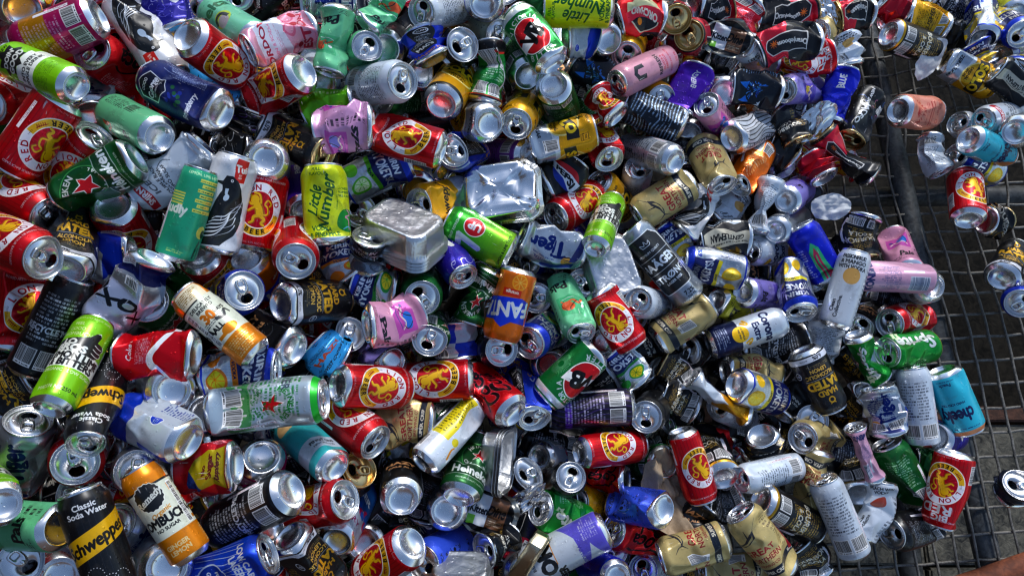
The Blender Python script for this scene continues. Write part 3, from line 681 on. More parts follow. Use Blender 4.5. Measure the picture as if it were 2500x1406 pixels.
def d_bw():
    c = d_art('bcc0d2', ['1c3f9a', '16182a', '8a8a94'], 'X', .6, 16); H = c.L
    c.band(0, H * .26, '16225e', .5); c.rect(-104, H * .26, 104, H * .46, 'c9ced4', .9); c.rect(-20, H * .05, 26, H * .16, 'e6e8ee', .1); c.lines(-18, H * .06, 24, H * .15, 4, '8a3040')
    for X in (-52, 0, 52): c.text("X", X - 14, H * .66, 26, '14161e', 90, 1.6); c.text("O", X + 14, H * .60, 26, '14161e', 90, 1.6); c.bar(X + 20, H * .3, 16, 18)
    return c
def d_wb():
    c = Cv('S', 'c6ced8', .35); H = c.L
    c.poly([(-104, H), (-104, H * .5), (-50, H * .7), (0, H * .62), (60, H * .86), (104, H * .5), (104, H)], '1d44b8', .5)
    c.ell(16, H * .34, 9, 9, 'eef0f4', .1); c.ell(16, H * .34, 7.8, 7.8, '1d44b8', .3); c.lines(10, H * .31, 22, H * .37, 3, 'eef0f4'); c.rect(-60, 8, -30, H * .5, '1d44b8', .5); c.bar(-88, 14, 18, 26); c.lines(40, 14, 60, 60, 10, '2a3a80'); c.text("ZERO", 76, 40, 9, '1d44b8', 90, .5)
    return c
def d_pepsi():
    c = Cv('S', '16171b', .4); H = c.L
    for X in (0, c.C / 2, -c.C / 2):
        c.ell(X, H * .5, 30, 30, 'e8ecf2', .1); c.ell(X, H * .5, 30, 30, 'b8222c', .4, 20, 170); c.ell(X, H * .5, 30, 30, '1f3f9c', .4, 200, 340); c.rect(X - 34, H * .4, X + 34, H * .6, 'e8ecf2', .1); c.text("PEPSI", X, H * .5, 15, '14161a', 0, 1.1, 1.0)
    c.lines(50, 20, 70, 90, 12, 'b0b4bc'); return c
def d_navy():
    c = Cv('T', '16245e', .5); H = c.L; W = 'e8eaf0'
    o = [(-20, H * .62), (0, H * .55), (20, H * .62), (20, H * .84), (0, H * .90), (-20, H * .84)]
    c.poly([(x * 1.08, (y - H * .72) * 1.06 + H * .72) for x, y in o], W); c.poly(o, '10142a'); c.text("GOOD", -2, H * .83, 5, W, 0, .25); c.text("George", 0, H * .745, 11, W, 8, .6, .85, .2); c.text("BREWING CO", 0, H * .665, 3.6, W, 0, .15)
    for k in range(14): c.ell(c.rn.uniform(-16, 16), H * c.rn.uniform(.34, .5), 3.4, 3.4, c.rn.choice(['2a3f9a', '2f6a4a', '3a58c0']))
    c.text("Boysenberry", 0, H * .25, 9, W, 0, .4, .8, .3); c.lines(34, H * .2, 60, H * .8, 16, 'c8d0e8', rot=True); c.rect(64, H * .4, 84, H * .62, 'eceef2', .1); c.back('c8d0e8'); return c
def d_elta():
    c = Cv('K', '86ccae', .2); H = c.L
    c.text("Delta", 0, H * .70, 24, '2a6a4a', 0, 1.3, .95); c.ell(0, H * .42, 16, 17, 'b8c83c'); c.ell(-2, H * .38, 11, 12, 'b8b0b4'); c.stroke([(-14, H * .44), (-6, H * .5), (6, H * .48), (10, H * .38)], 6, '33363c'); c.band(H * .93, H, 'b0a8d8'); c.back('2a5a48'); return c
def d_star():
    c = Cv('K', 'a4ac9e', .3); H = c.L
    for k in range(46):
        x, y = c.rn.uniform(-90, 90), c.rn.uniform(H * .3, H * .94); c.stroke([(x - 2, y), (x + 2, y)], .8, '2a2e2c'); c.stroke([(x, y - 2), (x, y + 2)], .8, '2a2e2c')
    for x in np.arange(-90, 90, 4): c.rect(x, 8, x + 1.6, H * .26, '2c302e')
    return c
def d_macs():
    c = Cv('T', '2444b4', .5); H = c.L; o = 'c8964c'
    for t, y, h in (("HAZED IPA", .20, 10), ("SIMCOE HOPS", .10, 7), ("CRISP", .82, 9)): c.text(t, 0, H * y, h, o, 0, .5)
    c.rect(-20, H * .28, 18, H * .90, '141519', .2); c.text("MAC'S", -2, H * .36, 8, 'eceae4', 0, .6); c.lines(-16, H * .42, 14, H * .7, 11, 'dcdce0'); c.ell(-2, H * .80, 11, 11, 'e4e4e6'); c.ell(-2, H * .80, 8.6, 8.6, '141519'); c.text("CAN", -2, H * .8, 5, 'e4e4e6', 0, .3)
    for k in range(26):
        x, y = c.rn.uniform(24, 100) * c.rn.choice([-1, 1]), c.rn.uniform(10, H - 14); c.stroke([(x - 4, y - 3), (x, y + 4), (x + 5, y - 2)], 2.2, c.rn.choice([o, 'dfe4f4', '1a2f88']))
    c.band(H - 14, H - 8, 'c8d4f0'); return c
def d_leaf():
    c = Cv('T', '1c7a3a', .5); H = c.L
    for k in range(60):
        x, y = c.rn.uniform(-104, 104), c.rn.uniform(H * .2, H * .72); a = c.rn.uniform(0, 6.28); c.stroke([(x, y), (x + 9 * math.cos(a), y + 9 * math.sin(a))], 5, c.rn.choice(['2f9a4c', '4cb86a', '12562a']), .5, .1)
    c.band(0, H * .10, '17171a', .3); c.band(H * .10, H * .115, 'b8342c'); c.band(H * .80, H, '17181c', .3); c.band(H * .76, H * .80, 'b8342c'); c.text("PREMIUM STRENGTH", 0, H * .055, 5, 'e8d8c0', 0, .2); c.text("PREMIUM STRENGTH", -c.C / 2 + 36, H * .055, 5, 'e8d8c0', 0, .2); c.back('d8ecd8'); c.bar(-c.C / 2 + 2, H * .55, 26, 40); c.bar(c.C / 2 - 30, H * .55, 24, 40); return c
def d_pinku():
    c = Cv('K', 'd3a0ae', .2); H = c.L; k = '1b1d24'
    c.poly([(-14, H * .66), (-14, H * .80), (0, H * .86), (14, H * .80), (14, H * .66), (6, H * .66), (6, H * .77), (0, H * .80), (-6, H * .77), (-6, H * .66)], k, .1); c.text("REFRESH", 0, H * .40, 8, k, 0, .5); c.text("GUAVA &", 0, H * .33, 5, 'c04a5c', 0, .2); c.text("HIBISCUS", 0, H * .28, 5, 'c04a5c', 0, .2); c.text("SPARKLING WATER", 0, H * .2, 4, 'c04a5c', 0, .15); c.text("330 ML", 0, H * .1, 4.6, 'c04a5c', 0, .15); c.back('9a4a5c'); return c
def d_taurine():
    c = Cv('K', 'b4bcc6', .55); H = c.L; k = '3a404a'
    for X in (c.C / 2, -c.C / 2, 0): c.text("TAURINE", X, H * .92, 6, k, 0, .3); c.text("Monster", X - 10, H * .74, 8, k, 90, .4)
    for q in range(40):
        x, y = c.rn.uniform(-91, 91), c.rn.uniform(H * .1, H * .9); c.stroke([(x, y), (x + 3, y + 4), (x - 2, y + 8)], .6, '7a828e')
    c.back(k); return c
def d_gentle():
    c = Cv('S', '17171a', .3); H = c.L
    c.poly([(-12, H * .06), (-16, H * .5), (-12, H * .94), (12, H * .94), (16, H * .5), (12, H * .06)], 'c9c4b4', .2); c.text("GENTLEMAN", 0, H * .48, 11, '1b1b1c', 90, .6, .85); c.lines(-12, H * .1, -7, H * .9, 1, '3a3830', rot=True); c.rect(34, H * .2, 52, H * .8, 'bcc6d0', .2); c.text("COLA", 43, H * .5, 11, '1c1e22', 90, .8); c.lines(-60, H * .2, -40, H * .8, 10, 'b0a890'); return c
def d_peach():
    c = Cv('S', 'dd9a86', .2); H = c.L; r = 'b0342c'
    for X in (0, c.C / 2, -c.C / 2):
        c.arct("SPARKLING", X, H * .22, 26, 1, 8, 170, -20, r, .5)
        for a in range(20, 180, 22): c.stroke([(X, H * .22), (X + 16 * math.cos(math.radians(a)), H * .22 + 16 * math.sin(math.radians(a)))], 2.6, r, .2, .3)
        c.rect(X - 30, H * .60, X + 30, H * .62, r); c.rect(X - 30, H * .66, X + 30, H * .67, r); c.lines(X - 28, H * .5, X + 28, H * .57, 2, r); c.ell(X + 20, H * .8, 5, 5, r); c.ell(X + 20, H * .8, 3.8, 3.8, 'dd9a86'); c.lines(X - 30, H * .76, X + 6, H * .88, 3, r)
    return c
def d_limebit():
    c = Cv('N', '2f9a78', .3); H = c.L; y = 'd4cf6a'
    c.text("LEMON, LIME & BITTERS", 0, H * .935, 4, 'cfe8c0', 0, .12); c.text("nudly", -34, H * .55, 14, 'eaf2e6', 0, .9, .9)
    for k in range(7): c.rect(-10 + k % 2 * 4, H * (.86 - k * .052), 26 - (k % 3) * 5, H * (.895 - k * .052), y, .2); c.lines(-9 + k % 2 * 4, H * (.865 - k * .052), 25 - (k % 3) * 5, H * (.89 - k * .052), 1, '2a5a3c')
    for k in range(5): c.rect(-46, H * (.70 - k * .028), -24, H * (.716 - k * .028), y, .2)
    c.ell(14, H * .36, 9, 9, 'cfd070'); c.ell(18, H * .345, 5, 6, '1c4a34'); c.stroke([(10, H * .08), (12, H * .18), (16, H * .27)], 3.4, '174a34'); c.stroke([(17, H * .08), (17, H * .2)], 2.6, '174a34'); c.lines(-30, H * .09, 0, H * .13, 2, 'cfe08a'); c.back('d8e8b0'); return c
def d_bluelager():
    c = Cv('S', '1f4fc4', .6); H = c.L
    for x in np.arange(-104, 104, 8): c.stroke([(x, 30), (x + 14, 96)], .9, 'd4def4')
    for X in (0, c.C / 2): c.text("LOW CARB", X, H * .80, 9, 'f0f2f8', 0, .6); c.text("LAGER", X, H * .70, 9, 'f0f2f8', 0, .6); c.ell(X, H * .4, 22, 22, 'dfe6f6'); c.ell(X, H * .4, 20, 20, '1a3f9c'); c.text("FINEST", X, H * .46, 5, 'f0f2f8', 0, .3); c.text("GOLDEN", X, H * .38, 5, 'f0f2f8', 0, .3)
    return c
def d_bluegreen():
    c = Cv('S', '1a2fb8', .5); H = c.L
    c.poly([(-10, 8), (-14, 70), (0, 84), (14, 70), (18, 8)], '3fae7c', .3); c.poly([(-4, 8), (-6, 60), (2, 74), (8, 60), (8, 8)], 'a83a5c', .3); c.rect(0, 8, 3, 58, '3fae7c', .3); c.text("M", 16, 16, 16, 'c0405c', 0, 1.4); c.lines(-40, 20, -18, 80, 12, 'c8d0f4'); c.back('c8d0f4'); return c
def d_konbini():
    c = Cv('K', 'd8aec4', .2); H = c.L; b = '2b2f66'
    for X in (0, -c.C / 2, c.C / 2):
        c.text("KONBINI", X, H * .88, 14, b, 0, 1.0, .8); c.lines(X - 26, H * .5, X + 26, H * .78, 16, '5a5c8a', rot=True); c.rect(X + 10, H * .2, X + 16, H * .46, 'eef0f4', .1); c.bar(X - 24, H * .14, 26, 34, rot=True, bg='dfe4ee', ink='2c3a5c')
    return c
def d_teal():
    c = Cv('K', '3fa2a6', .2); H = c.L
    c.rect(-91, H * .15, 91, H * .34, 'b9c4d0', .2); c.text("PINOT GRIS", 22, H * .27, 6, '20242c', 0, .3); c.text("NEW ZEALAND", 22, H * .21, 4, '20242c', 0, .15); c.text("BRANCOTT", 0, H * .86, 9, '2a2a2c', 0, .6); c.ell(0, H * .72, 22, 12, 'd9b98a'); c.ell(20, H * .66, 3, 4, '16181c'); c.back('1c4448'); return c
def d_lemon():
    c = Cv('N', 'd9dfe6', .2); H = c.L
    for X in (c.C / 2 - 6, -c.C / 2 + 6): c.rect(X - 12, H * .35, X + 12, H * .97, 'd8c82c', .2); c.lines(X - 10, H * .4, X + 10, H * .94, 14, '4a4618'); c.ell(X + 24, H * .4, 7, 6, 'dccb2c'); c.stroke([(X + 34, H * .2), (X + 28, H * .3), (X + 30, H * .36)], 5, 'dc9a2c', .2, .4); c.bar(X - 22, H * .1, 16, 26)
    c.lines(-20, H * .2, 20, H * .8, 12, '5a5e66'); return c
def d_vimto():
    c = Cv('S', 'a81428', .6); H = c.L
    c.poly([(-30, 14), (-34, 62), (-4, 92), (20, 70), (34, 14)], 'a89a20', .4); c.text("No", 0, 60, 9, '6a1420', 0, .7); c.text("Sugar", 0, 46, 13, '6a1420', 0, 1.0); c.text("Raspberry", 0, 30, 9, '5a1a30', 0, .6, .9, .2); c.poly([(-34, 62), (-44, 80), (-20, 98), (-4, 92)], '2a3f7c'); c.lines(40, 20, 76, 96, 16, 'e8c8cc', rot=True); c.lines(-80, 20, -50, 90, 14, 'e8c8cc'); return c
def d_berry():
    c = Cv('K', 'a9b4c4', .3); H = c.L
    c.band(H * .45, H, '2a5a9a', .4)
    for k in range(30):
        x = -91 + k * 6.3; c.ell(x, H * (.42 + .05 * math.sin(k * 1.7)), 7, 8, 'a82a5c' if k % 2 else '2a5fb0', .4)
    for X in (0, c.C / 2): c.text("LAGER", X, H * .66, 15, 'd8e0ec', 0, .8); c.text("BERRY", X, H * .2, 12, '7a2a5a', 0, .6)
    c.back('3a4a6a'); return c
def d_bluepils():
    c = Cv('S', '3f5cc4', .35); H = c.L; k = '161c3c'
    for X in (0, c.C / 2):
        c.arct("EMERSONS", X, H * .56, 30, 1.05, 7, 150, -17, k, .4); c.text("TROPICAL PILSNER", X, H * .92, 5, k, 0, .25); c.arct("LA CALAVERA", X, H * .56, 34, 1.1, 5, 205, 13, k, .3, True)
        c.ell(X, H * .58, 13, 15, k); c.ell(X, H * .58, 11.6, 13.6, '4f6cd0'); c.ell(X - 5, H * .61, 3.4, 3.6, k); c.ell(X + 5, H * .61, 3.4, 3.6, k); c.poly([(X - 2, H * .54), (X + 2, H * .54), (X, H * .58)], k)
        for q in range(5): c.rect(X - 6 + q * 2.8, H * .475, X - 4.6 + q * 2.8, H * .515, k)
        for sg in (-1, 1):
            for q in range(6): c.stroke([(X + sg * (18 + q), H * .40 + q * 5), (X + sg * (23 + q), H * .42 + q * 5)], 2.2, k, .3, .2)
    c.lines(44, 16, 60, 100, 14, k, rot=True); return c

# ---------------------------------------------------------------- materials
def nodes(name):
    m = bpy.data.materials.new(name); m.use_nodes = True
    t = m.node_tree; return m, t, t.nodes["Principled BSDF"]
def relief(t, b, drops=.6, scale=230.0, dent=0.0):
    """rain drops and light scuffing as fine relief"""
    tc = t.nodes.new("ShaderNodeTexCoord")
    vo = t.nodes.new("ShaderNodeTexVoronoi"); vo.inputs["Scale"].default_value = scale
    t.links.new(tc.outputs["Object"], vo.inputs["Vector"])
    sep = t.nodes.new("ShaderNodeSeparateColor"); t.links.new(vo.outputs["Color"], sep.inputs[0])
    siz = t.nodes.new("ShaderNodeMapRange"); siz.inputs[1].default_value = 1 - drops * .55; siz.inputs[2].default_value = 1.0; siz.inputs[3].default_value = 0.0; siz.inputs[4].default_value = .42
    t.links.new(sep.outputs[0], siz.inputs[0])
    sub = t.nodes.new("ShaderNodeMath"); sub.operation = 'SUBTRACT'; t.links.new(siz.outputs[0], sub.inputs[0]); t.links.new(vo.outputs["Distance"], sub.inputs[1])
    cl = t.nodes.new("ShaderNodeMath"); cl.operation = 'MAXIMUM'; cl.inputs[1].default_value = 0.0; t.links.new(sub.outputs[0], cl.inputs[0])
    sq = t.nodes.new("ShaderNodeMath"); sq.operation = 'POWER'; sq.inputs[1].default_value = .5; t.links.new(cl.outputs[0], sq.inputs[0])
    bu = t.nodes.new("ShaderNodeBump"); bu.inputs["Strength"].default_value = .55; bu.inputs["Distance"].default_value = .0016
    t.links.new(sq.outputs[0], bu.inputs["Height"])
    t.links.new(bu.outputs[0], b.inputs["Normal"])
    no = t.nodes.new("ShaderNodeTexNoise"); no.inputs["Scale"].default_value = 60.0; no.inputs["Detail"].default_value = 5.0
    t.links.new(tc.outputs["Object"], no.inputs["Vector"])
    return no
PRINT = {}
def print_mat(key):
    if key in PRINT: return PRINT[key]
    cv = DES[key]()
    m, t, b = nodes("printed_" + key)
    ti = t.nodes.new("ShaderNodeTexImage"); ti.image = cv.image("label_art"); ti.extension = 'EXTEND'
    no = relief(t, b)
    rr = t.nodes.new("ShaderNodeMapRange"); rr.inputs[3].default_value = .20; rr.inputs[4].default_value = .42
    t.links.new(no.outputs[0], rr.inputs[0]); t.links.new(rr.outputs[0], b.inputs["Roughness"])
    oi = t.nodes.new("ShaderNodeObjectInfo"); tc = t.nodes.new("ShaderNodeTexCoord")
    ad = t.nodes.new("ShaderNodeVectorMath"); ad.operation = 'ADD'
    sc = t.nodes.new("ShaderNodeVectorMath"); sc.operation = 'SCALE'; sc.inputs[0].default_value = (7, 3, 5); t.links.new(oi.outputs["Random"], sc.inputs["Scale"])
    t.links.new(tc.outputs["Object"], ad.inputs[0]); t.links.new(sc.outputs[0], ad.inputs[1])
    gr = t.nodes.new("ShaderNodeTexNoise"); gr.inputs["Scale"].default_value = 34.0; gr.inputs["Detail"].default_value = 7.0; gr.inputs["Roughness"].default_value = .7
    t.links.new(ad.outputs[0], gr.inputs["Vector"])
    gm = t.nodes.new("ShaderNodeMapRange"); gm.inputs[1].default_value = .52; gm.inputs[2].default_value = .74; gm.inputs[4].default_value = .5; t.links.new(gr.outputs[0], gm.inputs[0])
    mx = t.nodes.new("ShaderNodeMix"); mx.data_type = 'RGBA'; mx.inputs[7].default_value = (.055, .045, .035, 1)
    t.links.new(gm.outputs[0], mx.inputs[0]); t.links.new(ti.outputs[0], mx.inputs[6])
    sk = t.nodes.new("ShaderNodeTexNoise"); sk.inputs["Scale"].default_value = 300.0; sk.inputs["Detail"].default_value = 3.0
    st = t.nodes.new("ShaderNodeVectorMath"); st.operation = 'MULTIPLY'; st.inputs[1].default_value = (1, 1, .12); t.links.new(ad.outputs[0], st.inputs[0]); t.links.new(st.outputs[0], sk.inputs["Vector"])
    sm = t.nodes.new("ShaderNodeMapRange"); sm.inputs[1].default_value = .70; sm.inputs[2].default_value = .78; sm.inputs[4].default_value = .7; t.links.new(sk.outputs[0], sm.inputs[0])
    m2 = t.nodes.new("ShaderNodeMix"); m2.data_type = 'RGBA'; m2.inputs[7].default_value = (.7, .7, .72, 1); t.links.new(sm.outputs[0], m2.inputs[0]); t.links.new(mx.outputs[2], m2.inputs[6])
    hv = t.nodes.new("ShaderNodeHueSaturation"); vr = t.nodes.new("ShaderNodeMapRange"); vr.inputs[3].default_value = .82; vr.inputs[4].default_value = 1.08; t.links.new(oi.outputs["Random"], vr.inputs[0]); t.links.new(vr.outputs[0], hv.inputs["Value"]); t.links.new(m2.outputs[2], hv.inputs["Color"])
    t.links.new(hv.outputs[0], b.inputs["Base Color"]); t.links.new(ti.outputs[1], b.inputs["Metallic"])
    PRINT[key] = m
    return m
def metal(name, col, r0, r1, drops=.45, scale=230.0, noise_scale=None):
    m, t, b = nodes(name)
    b.inputs["Base Color"].default_value = (*col, 1); b.inputs["Metallic"].default_value = 1.0
    no = relief(t, b, drops, scale)
    rr = t.nodes.new("ShaderNodeMapRange"); rr.inputs[3].default_value = r0; rr.inputs[4].default_value = r1
    t.links.new(no.outputs[0], rr.inputs[0]); t.links.new(rr.outputs[0], b.inputs["Roughness"])
    return m
ALU = metal("bare_aluminium", (.80, .81, .83), .14, .34, .2)
LIDM = metal("lid_aluminium", (.74, .75, .77), .18, .38, .25)
TABM = metal("tab_aluminium", (.70, .71, .73), .18, .32, 0.0)
GOLD = metal("gold_lid", (.62, .44, .20), .2, .38)
FOIL = metal("tray_foil", (.66, .67, .69), .28, .46, .9, 150.0)
CRINK = metal("crinkled_foil", (.84, .85, .87), .16, .34, .3, 150.0)
_t = CRINK.node_tree; _b = _t.nodes["Principled BSDF"]
_n = _t.nodes.new("ShaderNodeTexNoise"); _n.noise_type = 'RIDGED_MULTIFRACTAL'; _n.inputs["Scale"].default_value = 26.0; _n.inputs["Detail"].default_value = 3.0
_c = _t.nodes.new("ShaderNodeTexCoord"); _t.links.new(_c.outputs["Object"], _n.inputs["Vector"])
for _f in (FOIL,):
    _ft = _f.node_tree; _fb = _ft.nodes['Principled BSDF']; _fn = _ft.nodes.new('ShaderNodeTexNoise'); _fn.inputs['Scale'].default_value = 55.0; _fc = _ft.nodes.new('ShaderNodeTexCoord'); _ft.links.new(_fc.outputs['Object'], _fn.inputs['Vector'])
    _fu = _ft.nodes.new('ShaderNodeBump'); _fu.inputs['Strength'].default_value = .5; _fu.inputs['Distance'].default_value = .004
    _ft.links.new(_fn.outputs[0], _fu.inputs['Height']); _ft.links.new(_fb.inputs['Normal'].links[0].from_socket, _fu.inputs['Normal']); _ft.links.new(_fu.outputs[0], _fb.inputs['Normal'])
_u = _t.nodes.new("ShaderNodeBump"); _u.inputs["Strength"].default_value = .8; _u.inputs["Distance"].default_value = .006
_t.links.new(_n.outputs[0], _u.inputs["Height"]); _t.links.new(_b.inputs["Normal"].links[0].from_socket, _u.inputs["Normal"]); _t.links.new(_u.outputs[0], _b.inputs["Normal"])

# ---------------------------------------------------------------- can shapes
def deformer(L, R, crush, seed, ca):
    rn = np.random.default_rng(seed)
    dent = {'0': rn.integers(0, 3), 'd': rn.integers(1, 3), 'p': 1, 'f': 2, 'c': 1, 'n': 1}[crush]
    planes = []
    for k in range(dent):
        a = ca + rn.uniform(-1.15, 1.15)
        tz = rn.uniform(-.3, .3)
        n = np.array([math.cos(a), math.sin(a), tz]); n /= np.linalg.norm(n)
        dep = R * {'0': rn.uniform(.025, .10), 'd': rn.uniform(.10, .28), 'p': rn.uniform(.12, .3), 'f': rn.uniform(.1, .3), 'c': rn.uniform(.1, .3), 'n': .15}[crush]
        z0 = L * rn.uniform(.3, .7)
        planes.append((n, np.array([0, 0, z0]) + n * (R - dep), rn.uniform(1.25, 1.85)))
    ph = rn.uniform(0, 6.28, 6); t0 = rn.uniform(.38, .62); bend = rn.uniform(-1, 1); bdir = ca + math.pi / 2 + rn.uniform(-.4, .4)
    tw = rn.uniform(-.6, .6); lobes = rn.integers(3, 6); folds = rn.uniform(1.6, 2.6); deep = rn.uniform(.5, .72); pd = rn.choice([math.pi / 2, math.pi / 2, .6, 2.4])
    # irregular triangulated shell: thin metal buckles into flat facets with sharp creases
    fn = int(rn.integers(6, 10)); fr = {'c': int(rn.integers(5, 8)), 'p': 5, 'f': int(rn.integers(4, 7)), 'n': 5, 'd': 5, '0': 3}[crush]
    rows = np.linspace(.03, .97, fr + 1); rows[1:-1] += rn.uniform(-.35, .35, fr - 1) * (.94 / fr)
    lo_, hi_ = {'f': (.74, 1.10), 'n': (.8, 1.06), 'p': (.72, 1.05), 'c': (.62, 1.05), 'd': (.66, 1.03), '0': (1, 1)}[crush]
    rho = rn.uniform(lo_, hi_, (fr + 1, fn))
    if crush == 'c': rho = np.where((np.arange(fr + 1) % 2 == 1)[:, None], rn.uniform(.58, .82, (fr + 1, fn)), rn.uniform(.94, 1.08, (fr + 1, fn)))
    rho[0] = rho[-1] = 1.0
    ang = (np.arange(fn)[None] + .5 * (np.arange(fr + 1) % 2)[:, None] + rn.uniform(-.28, .28, (fr + 1, fn))) * (2 * math.pi / fn)
    VX, VY = R * rho * np.cos(ang), R * rho * np.sin(ang)
    VZ = L * (rows[:, None] + rn.uniform(-.045, .045, (fr + 1, fn))); VZ[0], VZ[-1] = L * rows[0], L * rows[-1]
    fa, ft = ca + rn.uniform(-.7, .7), rn.uniform(.35, .65)
    def facets(th, t):
        k = np.clip(np.searchsorted(rows, t) - 1, 0, fr - 1)
        f_ = np.clip((t - rows[k]) / (rows[k + 1] - rows[k]), 0, 1)
        o0 = .5 * (k % 2)
        s_ = th / (2 * math.pi) * fn - o0 - .5 * f_
        i = np.floor(s_).astype(int); r_ = s_ - i
        up = (k % 2)
        A, B_, C_, D_ = (k, i % fn), (k, (i + 1) % fn), (k + 1, (i + up) % fn), (k + 1, (i + 1 + up) % fn)
        one = r_ + f_ <= 1
        wa = np.where(one, 1 - r_ - f_, 0); wb = np.where(one, r_, 1 - f_); wc = np.where(one, f_, 1 - r_); wd = np.where(one, 0, r_ + f_ - 1)
        g = lambda M: wa * M[A] + wb * M[B_] + wc * M[C_] + wd * M[D_]
        return g(VX), g(VY), g(VZ)
    def f(P):
        P = np.array(P, float)
        x, y, z = P[:, 0].copy(), P[:, 1].copy(), P[:, 2].copy()
        t = np.clip(z / L, -.02, 1.02)
        e = np.clip(np.minimum(t, 1 - t) / .16, 0, 1); e = e * e * (3 - 2 * e)
        th = np.arctan2(y, x)
        wob = .0006 * e * (np.sin(2 * th + ph[0] + 3 * t) + .6 * np.sin(3 * th + ph[1] - 6 * t))
        if crush in 'dpfcn': wob = wob * 2.2
        s = 1 - wob / R
        x, y = x * s, y * s
        if crush != '0':
            fx, fy, fz = facets(th, t)
            rr = np.clip(np.hypot(x, y) / R, 0, 1)
            w = e if crush in 'fcpn' else e * .95 * np.exp(-(np.abs((th - fa + math.pi) % (2 * math.pi) - math.pi) / .95) ** 4 - (np.abs(t - ft) / .36) ** 4)
            w = w * np.clip((rr - .6) / .3, 0, 1)
            x, y, z = x * (1 - w) + fx * w, y * (1 - w) + fy * w, z * (1 - w) + fz * w
        if crush in 'pfcn':
            if crush == 'p': w = np.exp(-np.abs(t - t0) / .19) * e; d = ca + pd; k, g = deep, .22
            elif crush in 'fn': w = .35 + .65 * e; d = ca + (math.pi / 2 if crush == 'n' else 0); k, g = .52, .16
            else: w = e; d = ca; k, g = .25, .1
            c_, s_ = math.cos(d), math.sin(d)
            u, v = x * c_ + y * s_, -x * s_ + y * c_
            u, v = u * (1 - k * w), v * (1 + g * w)
            x, y = u * c_ - v * s_, u * s_ + v * c_
            if crush == 'p':
                a = tw * (1 / (1 + np.exp(-(t - t0) * 14)) - .5); x, y = x * np.cos(a) - y * np.sin(a), x * np.sin(a) + y * np.cos(a)
        P = np.stack([x, y, z], 1)
        for n, p0, kk in planes:
            q = (P - p0) @ n
            q = np.where(q > 0, q, 0) * (.25 + .75 * e)
            P = P - n[None] * (q * kk)[:, None]
        if crush in 'pfcdn':
            B = bend * {'p': .55, 'f': .5, 'n': .4, 'c': .35, 'd': .08}[crush]
            # bend about the crease: the half above t0 swings over
            zz = P[:, 2] - L * t0; a = B * (np.tanh(zz / (L * .18))) / 2
            c_, s_ = math.cos(bdir), math.sin(bdir)
            u, v = P[:, 0] * c_ + P[:, 1] * s_, -P[:, 0] * s_ + P[:, 1] * c_
            u2 = u * np.cos(a) + zz * np.sin(a); z2 = -u * np.sin(a) + zz * np.cos(a)
            P = np.stack([u2 * c_ - v * s_, u2 * s_ + v * c_, z2 + L * t0], 1)
        return P
    return f

def revolve(prof, seg, L, close_uv=True):
    th = np.linspace(-math.pi, math.pi, seg + 1)
    V = []; UV = []
    for r, z in prof:
        V.append(np.stack([r * np.cos(th), r * np.sin(th), np.full(seg + 1, z)], 1))
        UV.append(np.stack([th / (2 * math.pi) + .5, np.full(seg + 1, z / L)], 1))
    V = np.concatenate(V); UV = np.concatenate(UV)
    F = []
    for i in range(len(prof) - 1):
        a = i * (seg + 1)
        for j in range(seg): F.append((a + j, a + j + 1, a + seg + 2 + j, a + seg + 1 + j))
    return V, F, UV

